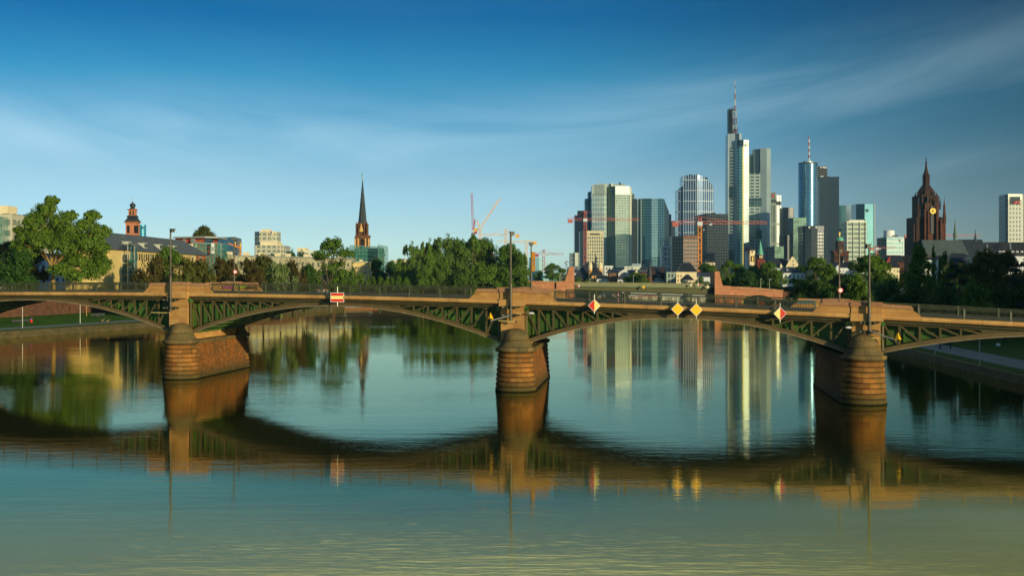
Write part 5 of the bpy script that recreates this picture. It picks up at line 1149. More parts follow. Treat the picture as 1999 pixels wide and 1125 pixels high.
for px in (376, 392):
    for z in (ze-1.7, ze-5.0): hbox(hpx(px), 0.04, z, 1.7, 0.1, 2.4, 'window_frame', M['white']); hbox(hpx(px)-0.4, -0.02, z, 0.6, 0.06, 2.0, 'window', M['glass']); hbox(hpx(px)+0.4, -0.02, z, 0.6, 0.06, 2.0, 'window', M['glass'])
# balcony bay
ub = hpx(246); zf = [ze-2.4-i*2.85 for i in range(5)]
for uu in (ub-2.8, ub+2.6): hbox(uu, -1.3, (6.4+ze+1.3)/2, 0.25, 0.25, ze+1.3-6.4, 'balcony_post', M['galv'])
for uu in (ub+3.4, ub+4.6): hbox(uu, -1.0, (6.4+ze+1.3)/2, 0.16, 0.16, ze+1.3-6.4, 'balcony_post', M['galv'])
hbox(ub+4.0, -0.7, (6.4+ze+1.2)/2, 1.6, 1.2, ze+1.0-6.4, 'glass_stair', FA['dbl'])
for z in zf: hbox(ub, -0.7, z-0.95, 5.6, 1.4, 0.2, 'balcony_floor', M['galv']); hbox(ub, -1.38, z+0.1, 5.4, 0.05, 0.06, 'balcony_rail', M['galv']); hbox(ub, -1.38, z-0.35, 5.4, 0.03, 0.8, 'balcony_panel', M['net'])
for z in zf[:4]:
    hbox(ub-2.6, -0.03, z+0.3, 1.5, 0.06, 2.1, 'window_frame', M['white']); hbox(ub-2.6, -0.08, z+0.3, 1.1, 0.06, 1.8, 'window', M['glass']); hbox(ub+0.6, -0.05, z+0.3, 3.0, 0.08, 2.0, 'window', M['glass'])
hbox(ub+0.4, -0.8, ze+1.4, 7.4, 2.2, 0.15, 'balcony_roof', M['galv'])

B = Bld('glass_tower', 'turquoise glass cylinder tower behind the baroque church tower', 'tower', 275.5, 1500); B.lathe('wall', 275.5, [(7.6,560),(7.6,439)], facade('turquoise_glass', (44,150,176), (60,130,150), 4, 4, 0.2, 0.2, 0.3, 0.2, 0.3), 24, 4, smooth=True); B.box('sign', 277.5, 280, 443, 446, M['dkclad'], -1.2, 0)
B = Bld('apartment_house', 'orange-red flat-roofed house with a thin overhanging grey roof', 'house', 385, 470, base=6.4); B.body('wall', [(342,3),(400,0),(412,3)], 465.5, plain('brick_red_plaster', (164,80,52), 0.8, 0, 0.1), 14); B.body('roof', [(338,1.5),(400,-2.5),(424,1)], 462, M['galv'], 18, 465); B.body('glazed_corner', [(400,-0.4),(413,1.6)], 466.5, FA['dbd'], 4, 480)
B.wins([360,375,379], [471], 3.2, 6); B.body('low_wing', [(362,-4),(380,-4)], 477, M['plum'], 6)
scaffold(378, 431, 474, 536, 440, 'green netted scaffold on the orange-red house', 476, 10, 8, 6)
B = Bld('banner', 'white printed banner on the green netted scaffold', 'banner', 416, 438); B.box('cloth', 413.5, 419.5, 475, 495, M['white'], -0.8, -0.7); B.box('grey_print', 414.2, 418.8, 482, 491, M['galv'], -0.84, -0.8)
B = Bld('office_block', 'steel blue office block behind the tree and excavator arm', 'building', 444, 1200); B.body('wall', [(422,2),(456,0)], 463, FA['bluebl'], 24); B.body('end_wall', [(456,0),(464,3)], 465, FA['grey'], 20)
B = Bld('excavator', 'orange demolition excavator arm reaching left above the roofs', 'excavator', 469, 600, base=8); mb = MB(); q = lambda px, r: (X_(px,600), 600, Z_(r,600)); mb.bar(q(469,505), q(469.5,484), 0.5); mb.bar(q(469.5,484), q(458,480), 0.7); mb.bar(q(458,480), q(445.5,475), 0.5); B._fin(mb, 'arm', plain('excavator_orange', (214,130,50), 0.5)); mb = MB(); mb.bar(q(459,481), q(460,472), 0.3); mb.bar(q(469.5,484), q(469.5,475), 0.4); mb.box(q(468,506), (3,3,3)); B._fin(mb, 'cab', M['yellow'])
B = Bld('office_tower', 'cream stepped office tower with two blue swirl signs above the low roofs', 'tower', 520, 1300)
B.body('wall', [(497,6),(506,0),(533,0),(541.5,5)], 452, FA['cream'], 24); B.body('roof_plant', [(509,5),(528,5)], 447.5, M['plum'], 12, 453); B.body('podium', [(498,-12),(544,-12),(554,-4)], 479.5, FA['cream'], 34); B.body('terrace', [(508,-8),(541,-8)], 472.5, M['plum'], 20, 480); B.body('sign_panel', [(520,-0.6),(534,-0.6)], 451, M['plum'], 1.5, 459)
for px, rx in ((527.3, 1.0), (503, 0.55)):
    mb = MB(); x, z = X_(px, 1300), Z_(455, 1300); y = 1298.8 if rx == 1 else 1301.0
    for k in range(13): a = PI*0.85+k*PI*1.5/13; b = a+PI*1.5/13; mb.bar((x+1.5*rx*math.cos(a), y, z+1.6*math.sin(a)), (x+1.5*rx*math.cos(b), y, z+1.6*math.sin(b)), 0.25+0.05*k, 0.3, up=(0,1,0))
    B._fin(mb, 'swirl_sign', plain('sign_blue', (20,60,130), 0.5))
B = Bld('office_block', 'white block with banded lower wing behind the riverside row', 'building', 592, 1300); B.body('wall', [(580,0),(597,0)], 484, M['plum'], 16); B.body('wing', [(588,-6),(612,-6)], 490, FA['whiteb'], 16); B.box('dark_window', 588, 590.5, 487, 490, M['dkclad'], -0.4, 0)
# the long cream row behind the trees
Yr0, Yr1 = 560.0, 660.0
rb = thing('apartment_row', 'long cream four-storey apartment row with pale flat roof edge and chimneys', 'building', (X_(430, Yr0), Yr0, 6.4))
def rP(t, z, back=0): px = 430+(688-430)*t; Yq = Yr0+(Yr1-Yr0)*t; return (X_(px, Yq), Yq+back, z)
zz = Z_(500, Yr0); mb = MB(); q0, q1 = rP(0,0), rP(1,0); mb.prism([q0[:2], q1[:2], (q1[0], q1[1]+12), (q0[0], q0[1]+12)], 6, zz); own(rb, [mb.build('wall', FA['row'])])
mb = MB(); mb.prism([(q0[0]-.5, q0[1]-.7), (q1[0]+.5, q1[1]-.7), (q1[0]+.5, q1[1]+12.5), (q0[0]-.5, q0[1]+12.5)], zz, zz+0.6); own(rb, [mb.build('roof', M['galv'])])
for t in (0.05, 0.18, 0.3, 0.42, 0.5, 0.64, 0.72, 0.9): a = rP(t, zz+1.2, 5); mb = MB(); mb.box(a, (2.6, 1.4, 1.6)); own(rb, [mb.build('chimney', M['plum'])])
B = Bld('apartment_block', 'yellow end block of the cream row beside the church nets', 'building', 705, 600, base=6.4); B.body('wall', [(686,0),(719,1)], 512, M['ywall'], 12); B.body('roof', [(685,-0.6),(720.5,0.4)], 510.5, M['galv'], 13, 512.4); B.wins([696,701,712,716], [523,532], 2.4, 3.4); B.box('chimney', 700, 706, 507, 511, M['plum'], 3, 5)
B = Bld('apartment_block', 'low cream block right of the church nets', 'building', 777, 900, base=6.4); B.body('wall', [(765,0),(795,0)], 510, FA['cream'], 12); B.body('roof', [(764,-0.6),(796,-0.6)], 508.5, M['plum'], 13, 510); B.body('upper_wall', [(776,2),(796,2)], 505.5, FA['cream'], 8, 509)
B = Bld('office_block', 'white block glimpsed through the island treetops', 'building', 835, 1000, base=6.4); B.body('wall', [(812,0),(848,0)], 487, FA['whitegrid'], 12)
B = Bld('turret', 'pointed red tiled turret roof rising out of the island trees', 'turret', 955, 640); B.lathe('wall', 955, [(6.5,560),(6.5,497)], M['churchst'], 8, 4); B.lathe('roof', 955.5, [(8.5,498),(5.6,489),(2.4,480),(0.2,475)], plain('red_tiles', (190,74,36), 0.7, 0, 0.1), 8, 4)

# ---------------------------------------------------------------- cranes
def crane(label, col, px, Y, base_r, slew_r, head_r, j0, j1, jr, cw=None, rows2=None, wm=2.0, luff=None, colmast=None):
    B = Bld('tower_crane', label, 'crane', px, Y); c = M[col] if col in M else col; cm = M[colmast] if colmast in M else c
    x = X_(px, Y); q = lambda p, r: Vector((X_(p, Y), Y, Z_(r, Y)))
    mb = MB(); lattice(mb, x, Y, max(6, Z_(base_r, Y)), Z_(slew_r, Y), wm, wm*1.6, wm*0.17); B._fin(mb, 'mast', cm)
    mb = MB(); mb.box((x, Y, Z_(slew_r-1, Y)), (wm*1.5, wm*1.4, wm*1.2)); B._fin(mb, 'cab', M['mast_w'])
    mb = MB()
    def truss(a, b, h, t):
        n = max(2, int((b-a).length/(h*1.3))); up = Vector((0,0,1)); 
        if abs((b-a).normalized().z) > 0.5: up = Vector((1,0,0)) if (b-a).x*1 < 0 else Vector((-1,0,0))
        mb.bar(a, b, t); mb.bar(a+up*h, b+up*h*0.8, t*0.8); mb.bar(a+Vector((0,h*.8,0)), b+Vector((0,h*.8,0)), t*0.6)
        for i in range(n): p0 = a+(b-a)*(i/n); p1 = a+(b-a)*((i+1)/n); mb.bar(p0 if i % 2 else p0+up*h, p1+up*h if i % 2 else p1, t*0.7)
    if luff: 
        truss(q(px+luff[4], slew_r-2), q(luff[0], luff[1]), wm*0.75, wm*0.2); B._fin(mb, 'jib', c)
        mb = MB(); mb.bar(q(px, slew_r-1), q(luff[2], luff[3]), wm*0.5); mb.bar(q(px, slew_r), q(px-luff[5], slew_r+1), wm*0.5); B._fin(mb, 'a_frame', c)
        mb = MB(); mb.bar(q(luff[2], luff[3]), q(luff[0], luff[1]), wm*0.07); B._fin(mb, 'tie_cable', M['galv']); mb = MB(); mb.box(q(px-luff[5]*0.9, slew_r+2), (wm*1.6, wm, wm*1.3)); B._fin(mb, 'counterweight', c)
        return B
    truss(q(j0, jr), q(j1, jr), wm*0.85, wm*0.13); B._fin(mb, 'jib', c)
    far, near = (j0, j1) if abs(px-j0) > abs(px-j1) else (j1, j0)
    mb = MB(); lattice(mb, x, Y, Z_(slew_r, Y), Z_(head_r, Y), wm*0.8, wm*1.5, wm*0.2); B._fin(mb, 'tower_head', c)
    mb = MB(); mb.bar(q(px, head_r), q(px+(far-px)*0.62, jr-1), wm*0.09); mb.bar(q(px, head_r), q(near, jr-1), wm*0.09); B._fin(mb, 'tie_bar', c)
    mb = MB(); mb.box(q(near+(px-near)*0.15, jr+1.5), (wm*1.8, wm, wm*1.2)); B._fin(mb, 'counterweight', c)
    mb = MB(); t = px+(far-px)*0.16; mb.box(q(t, jr+1.2), (wm*0.8, wm, wm*0.5)); B._fin(mb, 'trolley', M['mast_w']); return B
M['cr_red'] = plain('crane_red', (178,90,70), 0.5); M['cr_yel'] = plain('crane_yellow', (226,170,70), 0.5); M['cr_dr'] = plain('crane_dark_red', (160,62,72), 0.5); M['cr_or'] = plain('crane_orange', (206,130,30), 0.5)
crane('red tower crane with long jib across the pale green tower', 'cr_red', 1142.5, 1100, 530, 431, 412, 1108, 1248, 430.5, wm=2.2)
crane('red tower crane on an orange mast with its jib crossing the tallest tower', 'cr_red', 1366, 900, 545, 438, 423, 1310, 1498, 437, wm=2.3, colmast='cr_or')
crane('red crane passing behind the cathedral tower', 'cr_red', 1790, 1250, 530, 463, 455, 1766, 1913, 461.5, wm=2.2)
crane('small red and white crane between the right lamp and the teal banded block', 'cr_red', 1711.5, 1300, 530, 487, 481, 1700, 1748, 485, wm=2.0)
crane('slim dark red luffing crane with its jib almost upright', 'cr_dr', 924, 1200, 530, 452, 440, 0, 0, 0, wm=2.0, luff=(919.5, 377, 927.5, 428, -2, -4))
crane('yellow luffing crane with its jib raised to the right', 'cr_yel', 937.3, 1150, 530, 447, 440, 0, 0, 0, wm=1.9, luff=(977, 388, 931, 431, 2, 9))
crane('yellow tower crane with long jib pointing left behind the middle lamp', 'cr_yel', 987.3, 1200, 530, 461, 448, 936, 1014, 460, wm=2.0)
crane('yellow flat-top crane behind the far banner lamp', 'cr_yel', 1027.4, 1250, 530, 475, 471, 970, 1047, 473.5, wm=2.0)
crane('dark red tower crane above the plain pale blue block', 'cr_dr', 1061.3, 1200, 530, 498, 487, 1045, 1100, 497.5, wm=2.0)
crane('tiny dark crane on the roofs left of the leftmost stone pylon', 'clamp', 1106, 1500, 530, 515, 509, 1104, 1111, 513, wm=1.4)

# ---------------------------------------------------------------- the old stone and girder bridge downstream
M['oldred'] = sandstone('red_sandstone_walling', (204,144,98), (180,118,80), course=0.8, length=1.8, mortar=0.04, stain=(0.22,0.13,0.07), stain_amt=0.3, bump=0.3)
M['gird'] = plain('olive_green_girder', (78,78,36), 0.6, 0, 0.15, 0.1); M['gird_lt'] = plain('pale_green_deck_edge', (116,124,84), 0.6, 0, 0.12, 0.1)
YO = 590.0
ob = Bld('old_bridge', 'old river bridge of red sandstone with two tapering stone pylons and an olive girder span', 'bridge', 1257, YO, base=-1)
def outl(B, name, pts, mat, d0=0, d1=10):
    """outline in photo columns/rows standing at distance Y, with its own thickness"""
    f = [(X_(p, B.Y), B.Y+d0, Z_(r, B.Y)) for p, r in pts]; b = [(x, B.Y+d1, z) for x, y, z in f]; mb = MB()
    from mathutils.geometry import tessellate_polygon
    for t in tessellate_polygon([[Vector((x, z, 0)) for x, y, z in f]]):
        q = [f[i] for i in t]; n = (Vector(q[1])-Vector(q[0])).cross(Vector(q[2])-Vector(q[0])); q = q if n.y < 0 else q[::-1]
        mb.face(q, [(p[0], p[2]) for p in q]); mb.face([(p[0], B.Y+d1, p[2]) for p in q][::-1])
    for i in range(len(f)): j = (i+1) % len(f); mb.face([f[i], b[i], b[j], f[j]], [(0, f[i][2]), (d1-d0, f[i][2]), (d1-d0, f[j][2]), (0, f[j][2])])
    bm_fix(mb); return B._fin(mb, name, mat)
def bm_fix(mb): pass
outl(ob, 'pylon', [(1086,595),(1121,595),(1121,521.5),(1111.5,521.5),(1103,549),(1086,550)], M['oldred'], 0, 14)
outl(ob, 'abutment_wall', [(1014,595),(1086,595),(1086,551),(1014,549)], M['oldred'], 1, 14); outl(ob, 'coping', [(1013,550.5),(1087,552.5),(1087,549.5),(1013,547.6)], M['stone_cope'], 0.4, 2)
outl(ob, 'pylon', [(1394,596),(1425,596),(1425,558.5),(1409.5,558),(1402.5,530),(1394,530)], M['oldred'], -2, 12)
arc = [(1512-32.5+32.5*math.cos(a), 592-15.5*math.sin(a)) for a in [PI*k/12 for k in range(13)]]
outl(ob, 'arch_wall', [(1425,598),(1425,563),(1475,564.5),(1528,569),(1528,598)]+arc, M['oldred'], 0, 12)
outl(ob, 'parapet', [(1425,564),(1425,559.5),(1440,559.8),(1480,562),(1529,566.5),(1529,570)], M['stone_cope'], -0.5, 0.8); outl(ob, 'abutment_wall', [(1528,600),(1562,600),(1562,573),(1528,569)], M['embank'], 1, 12)
# left arm with low arches
al = [(790-0,600),(790,553),(586,551),(586,600)]
def arcp(c, w, r0, h): return [(c+w*math.cos(PI-PI*k/10), r0-h*math.sin(PI*k/10)) for k in range(11)]
outl(ob, 'left_arm_wall', [(586,604),(586,554),(1015,556),(1015,604)]+[(760,604)]+arcp(735,25,590,18)[::-1]+[(710,604),(690,604)]+arcp(665,25,590,18)[::-1]+[(640,604)], M['oldred'], 2, 12)
outl(ob, 'coping', [(586,554.4),(1015,556.4),(1015,553),(586,550.8)], M['stone_cope'], 1.4, 3)
outl(ob, 'girder', [(1121,566.5),(1200,569.5),(1300,573),(1393,575.8),(1393,562.5),(1300,561.3),(1200,560),(1121,559)], M['gird'], 1.5, 10); outl(ob, 'deck_edge', [(1121,559.4),(1200,560.4),(1300,561.8),(1393,563.2),(1393,558.6),(1300,556.6),(1200,555.4),(1121,554.6)], M['gird_lt'], 0.6, 11)
outl(ob, 'girder_shoe', [(1384,590),(1393,590),(1393,575),(1384,574)], M['clamp'], 2, 9)
mb = MB(); m = S_(YO)
for i in range(69):
    p = 1122+i*3.95; t = (p-1121)/272; zb0 = Z_(555+3.6*t, YO); mb.bar((X_(p,YO), YO+0.8, zb0), (X_(p,YO), YO+0.8, zb0+1.1), 0.09)
for h in (1.1, 0.6): mb.bar((X_(1121,YO), YO+0.8, Z_(555,YO)+h), (X_(1393,YO), YO+0.8, Z_(558.6,YO)+h), 0.10)
ob._fin(mb, 'railing', M['gird_lt'])
outl(ob, 'road_wall', [(1121,555.4),(1393,559),(1393,554.8),(1121,551.4)], plain('tan_road_kerb', (176,160,104), 0.8, 0, 0.15, 0.3), 3, 3.6)
def mini_sign(px, r, kind, label, w=3.2):
    B = Bld('navigation_sign', label, 'sign', px, YO-1.5, base=Z_(r, YO-1.5)); B.box('post', px-0.25, px+0.25, r-5, r+5, M['galv'], 0.05, 0.3)
    def half(name, o, mat, y): f = [(X_(px+a*w, B.Y), B.Y+y, Z_(r-b*w, B.Y)) for a, b in o]; mb = MB(); mb.face(f); mb.face([(x, yy+0.05, z) for x, yy, z in f][::-1]); B._fin(mb, name, mat)
    if kind == 'y': half('sign_face', [(0,-1),(1,0),(0,1),(-1,0)], M['yellow'], 0)
    elif kind == 'b': half('sign_face', [(0,-1),(1,0),(0,1),(-1,0)], M['plum'], 0)
    else: a, b = (M['red'], M['white']) if kind == 'rw' else (M['white'], M['red']); half('left_half', [(0,-1),(0,1),(-1,0)], a, 0); half('right_half', [(0,-1),(1,0),(0,1)], b, 0)
mini_sign(1129.5, 558.5, 'rw', 'small diamond sign red left and white right on the far girder bridge'); mini_sign(1256.5, 560.8, 'y', 'small yellow diamond sign midway along the far girder span')
mini_sign(1349, 556.5, 'b', 'small pale diamond sign on the far girder bridge left of its red and white one'); mini_sign(1364, 556, 'wr', 'small diamond sign white left and red right near the right stone pylon'); mini_sign(1382, 560.5, 'b', 'small tan diamond sign beside the right stone pylon', 3.6)
for i, (px, t, b) in enumerate(((1151.5, 545, 556), (1236.5, 538, 557), (1363, 538, 556), (1485, 545, 563), (1502, 546, 565), (1092.5, 536, 551), (1095, 533, 551), (707, 535, 552), (725, 532, 553))):
    wh = ('above the left end of the far girder span','before the trees over the far girder span','beside the red and white diamond on the far bridge','left one on the stone arch of the far bridge','right one on the stone arch of the far bridge','left of the leftmost stone pylon','closest to the leftmost stone pylon','left one on the red wall before the clipped trees','right one on the red wall before the clipped trees')[i]
    B = Bld('street_lamp', 'thin pale lamp post '+wh, 'street lamp', px, YO+1, 'thin lamp posts on the old bridge', base=Z_(b, YO+1)); x = X_(px, YO+1)
    B._fin(MB().tube([(x, YO+1, Z_(b, YO+1)), (x, YO+1, Z_(t, YO+1))], [0.12, 0.08], 6), 'pole', M['galv']); B._fin(MB().box((x+0.2, YO+0.9, Z_(t, YO+1)), (0.7, 0.3, 0.15)), 'lamp_head', M['galv'])
# iron footbridge glimpsed behind
B = Bld('footbridge', 'pale green iron truss footbridge peaking behind the red bridge wall', 'bridge', 1072, 1000); q = lambda p, r: Vector((X_(p,1000), 1000, Z_(r,1000)))
mb = MB(); top = [(1035,556),(1045,549.5),(1058,544),(1070,539),(1082,543.5),(1095,548),(1104,553)]
for a, b in zip(top, top[1:]): mb.bar(q(*a), q(*b), 0.7)
mb.bar(q(1035,553), q(1104,553), 0.6); B._fin(mb, 'chord', M['copper'])
mb = MB()
for i in range(14): p = 1038+i*4.8; tr_ = float(np.interp(p, [t[0] for t in top], [t[1] for t in top])); mb.bar(q(p,553), q(p,tr_), 0.35); p2 = p+4.8; t2 = float(np.interp(p2, [t[0] for t in top], [t[1] for t in top])); mb.bar(q(p,553) if p < 1070 else q(p2,553), q(p2,t2) if p < 1070 else q(p,tr_), 0.3)
B._fin(mb, 'web_members', M['copper'])

# ---------------------------------------------------------------- island
island = strip('island_ground', [(-50,505),(-30,500),(-8,502),(10,515),(14,545),(10,580)], [0.0, 0.0, -14], [-0.5, 1.6, 2.4], M['quay'])
poly_mesh('island_ground', [(-60,508),(-30,501),(-8,503),(9,516),(13,545),(9,590),(-60,590)], 2.0, M['grass_r'])

# ---------------------------------------------------------------- trees
rng_ = np.random.default_rng(11)
def leaf_mesh(name, lobes, per, leaf, mat, seed, flat=1.0, up=0.25, nclump=34, spread=0.30, fill=0.15):
    """many small leaf-cluster faces gathered in clumps over the lobes of a crown"""
    r = np.random.default_rng(seed); C_, Nn, Sz = [], [], []
    for (cx, cy, cz, rx, ry, rz) in lobes:
        R3 = np.array([rx, ry, rz]); k = nclump
        d = r.normal(size=(k, 3)); d /= np.linalg.norm(d, axis=1)[:, None]; d[:, 2] = np.where(d[:, 2] < -0.35, -d[:, 2]*0.6, d[:, 2])
        cc = np.array([cx, cy, cz])+d*R3*r.uniform(0.62, 1.02, (k, 1))
        cr = spread*(rx*ry*rz)**(1/3)*r.uniform(0.6, 1.35, k)
        n = per//k
        for j in range(k):
            dd = r.normal(size=(n, 3)); dd /= np.linalg.norm(dd, axis=1)[:, None]
            dist = r.uniform(0.3, 1.05, (n, 1))**0.6
            C_.append(cc[j]+dd*dist*cr[j]*np.array([1, 1, flat])); nn = dd*0.8+d[j]*0.6+r.normal(size=(n, 3))*0.45; nn[:, 2] += up; Nn.append(nn); 
        nf = int(per*fill); dd = r.normal(size=(nf, 3)); dd /= np.linalg.norm(dd, axis=1)[:, None]
        C_.append(np.array([cx, cy, cz])+dd*R3*r.uniform(0.2, 0.75, (nf, 1))); Nn.append(dd+r.normal(size=(nf, 3))*0.5)
    C_ = np.vstack(C_); Nn = np.vstack(Nn); Nn /= np.linalg.norm(Nn, axis=1)[:, None]
    n = len(C_); a = r.normal(size=(n, 3)); T = np.cross(Nn, a); T /= np.linalg.norm(T, axis=1)[:, None]; Bt = np.cross(Nn, T)
    s = leaf*r.uniform(0.6, 1.3, (n, 1)); e = r.uniform(0.45, 0.8, (n, 1))
    V = np.stack([C_-T*s, C_+Bt*s*e+Nn*s*0.12, C_+T*s, C_-Bt*s*e+Nn*s*0.12], 1).reshape(-1, 3)
    me = bpy.data.meshes.new(name); me.vertices.add(4*n); me.vertices.foreach_set('co', V.ravel()); me.loops.add(4*n); me.polygons.add(n)
    me.loops.foreach_set('vertex_index', np.arange(4*n)); me.polygons.foreach_set('loop_start', np.arange(0, 4*n, 4)); me.update(calc_edges=True); me.validate(); me.materials.append(mat); return me
def limbs(name, lobes, tr, hb, seed, base_r=0.024):
    """trunk forking into limbs that reach into the lobes"""
    r = random.Random(seed); mb = MB(); top = (tr*0.3, 0, hb)
    mb.tube([(0,0,-0.02), (0,0,0.01), (tr*0.15, 0, hb*0.5), top], [base_r*1.35, base_r, base_r*0.85, base_r*0.72], 8)
    for (cx, cy, cz, rx, ry, rz) in lobes:
        s = Vector((top[0], top[1], hb*r.uniform(0.75, 1.0))); e = Vector((cx, cy, cz+rz*0.3)); m1 = s.lerp(e, 0.45)+Vector((r.uniform(-.02,.02), r.uniform(-.02,.02), 0.03))
        mb.tube([s, m1, e], [base_r*0.5, base_r*0.3, base_r*0.08], 5, False)
        for k in range(3): e2 = e+Vector((r.uniform(-1,1)*rx, r.uniform(-1,1)*ry, r.uniform(-0.6,0.9)*rz))*0.8; mb.tube([m1.lerp(e, 0.5), m1.lerp(e2, 0.75), e2], [base_r*0.18, base_r*0.12, base_r*0.04], 4, False)
    me = bpy.data.meshes.new(name); me.from_pydata(mb.v, [], mb.f); me.materials.append(M['bark']); me.update(); return me
def rand_lobes(kind, seed):
    r = random.Random(seed); L_ = []
    if kind == 'round':
        for i in range(15): a = r.uniform(0, 2*PI); t = r.uniform(0, 1); h = 0.30+0.58*t; q = 0.34*math.sin(PI*min(1, 0.25+0.75*t))**0.6*r.uniform(0.45, 1); R_ = r.uniform(0.12, 0.2); L_.append((q*math.cos(a), q*math.sin(a), h, R_, R_, R_*0.85))
        L_.append((0, 0, 0.84, 0.15, 0.15, 0.14)); L_.append((0, 0, 0.55, 0.26, 0.26, 0.24))
    elif kind == 'loose':
        for i in range(17): a = r.uniform(0, 2*PI); t = r.uniform(0, 1); h = 0.26+0.66*t; q = 0.40*math.sin(PI*min(1, 0.2+0.78*t))**0.6*r.uniform(0.4, 1); R_ = r.uniform(0.08, 0.145); L_.append((q*math.cos(a), q*math.sin(a), h, R_, R_, R_*0.8))
        L_.append((0.02, 0, 0.9, 0.1, 0.1, 0.1)); L_.append((0, 0, 0.55, 0.15, 0.15, 0.2))
    elif kind == 'plume':      # poplar / willow with upright feathery plumes
        for i in range(16): a = r.uniform(0, 2*PI); q = 0.36*math.sqrt(r.uniform(0, 1)); h = r.uniform(0.3, 0.92-q*0.9); L_.append((q*math.cos(a), q*math.sin(a), h, 0.075, 0.075, r.uniform(0.14, 0.2)))
        for i in range(4): L_.append((r.uniform(-.2,.2), r.uniform(-.2,.2), 0.84-0.04*i, 0.05, 0.05, 0.15))
        L_.append((0, 0, 0.45, 0.28, 0.28, 0.34)); L_.append((0.16, 0.05, 0.3, 0.2, 0.2, 0.24)); L_.append((-0.16, 0, 0.3, 0.2, 0.2, 0.24))
    elif kind == 'bush':
        for i in range(14): a = r.uniform(0, 2*PI); q = 0.38*math.sqrt(r.uniform(0, 1)); h = r.uniform(0.15, 0.82-q*0.6); R_ = r.uniform(0.13, 0.2); L_.append((q*math.cos(a), q*math.sin(a), h, R_, R_, R_))
        L_.append((0, 0, 0.4, 0.34, 0.34, 0.36))
    elif kind == 'cedar':
        for i in range(26): t = i/26; a = r.uniform(0, 2*PI); q = (0.46*(1-t)**0.75+0.05)*r.uniform(0.5, 1); h = 0.2+0.74*t; R_ = 0.17-0.09*t; L_.append((q*math.cos(a), q*math.sin(a), h, R_*1.2, R_*1.2, 0.035))
    elif kind == 'cone':
        for i in range(26): t = i/25; a = r.uniform(0, 2*PI); q = 0.30*(1-t)**0.8*r.uniform(0.4, 1); R_ = 0.16-0.10*t; L_.append((q*math.cos(a), q*math.sin(a), 0.18+0.76*t, R_, R_, R_))
    return L_
GREEN = leaves_mat('mid_green_foliage', (60,100,22), (118,146,40)); DGREEN = leaves_mat('dark_green_foliage', (40,76,22), (78,112,34)); PLANE = leaves_mat('plane_tree_foliage', (58,98,20), (126,148,38))
OLIVE = leaves_mat('olive_brown_foliage', (66,78,22), (108,112,34), (96,62,26), 0.6); BROWN = leaves_mat('copper_foliage', (76,68,24), (102,86,34), (66,88,24), 0.8); WILLOW = leaves_mat('pale_willow_foliage', (92,120,56), (140,156,88)); POPLAR = leaves_mat('poplar_foliage', (68,106,30), (128,154,54)); CEDAR = leaves_mat('blue_cedar_foliage', (34,60,44), (64,86,64))
KM = {}
def kind_mesh(kind, matname, mat, v):
    key = (kind, matname, v)
    if key not in KM:
        sd = hash(kind) % 97 if False else {'round': 3, 'loose': 17, 'plume': 29, 'bush': 41, 'cedar': 53, 'cone': 67}[kind]+v*7
        lo = rand_lobes(kind, sd); P = dict(round=(820, 0.017, 1.0), loose=(520, 0.0145, 1.0), plume=(760, 0.0135, 1.2), bush=(700, 0.021, 1.0), cedar=(330, 0.016, 0.35), cone=(420, 0.015, 0.8))[kind]
        zm_ = max(l[2]+l[5]*0.97 for l in lo); wm_ = sorted(max(abs(l[0]), abs(l[1]))+l[3] for l in lo)[-2]
        lo = [(l[0]*0.5/wm_, l[1]*0.5/wm_, l[2]/zm_, l[3]*0.5/wm_, l[4]*0.5/wm_, l[5]/zm_) for l in lo]
        KM[key] = (leaf_mesh(kind+'_crown', lo, P[0], P[1], mat, sd, P[2], up=0.8 if kind == 'cedar' else 0.25, nclump=12 if kind == 'cedar' else 26), limbs(kind+'_trunk', lo, 0.03, 0.32 if kind not in ('bush', 'cone') else 0.2, sd))
    return KM[key]
MT = dict(g=GREEN, d=DGREEN, p=PLANE, o=OLIVE, b=BROWN, w=WILLOW, q=POPLAR, c=CEDAR)
def tree(kind, mt, px, top, width, Y, label, group=None, base=None, v=None, name='tree', cat='tree', lean=0):
    x = X_(px, Y); g = ground(x, Y) if base is None else base; h = Z_(top, Y)-g; w = width*S_(Y)
    if v is None: v = int(px) % 3
    cm, tm = kind_mesh(kind, mt, MT[mt], v)
    r = thing(name, label, cat, (x, Y, g), group, rz=(px*1.7) % 6.28)
    c = bpy.data.objects.new('crown', cm); COL.objects.link(c); c.parent = r; t = bpy.data.objects.new('trunk', tm); COL.objects.link(t); t.parent = r
    kx = 1.0
    for o in (c, t): o.scale = (w/kx, w/kx, h/0.99)
    t.scale = (h*0.9 if w > h*1.3 else w/kx, h*0.9 if w > h*1.3 else w/kx, h/0.99)
    return r
def lx(line, y): return float(np.interp(y, [p[1] for p in line], [p[0] for p in line]))
def ground(x, y):
    if x > 10: d = x-lx(RB, y); return 6.0 if d > 46 else float(np.interp(d, [0, 8, 20, 38, 46], [1, 1.1, 1.5, 3, 6]))
    d = lx(LB, y)-x; return 6.4 if d > 27 else float(np.interp(d, [0, 8, 14, 27], [1.3, 1.34, 1.7, 2.4]))

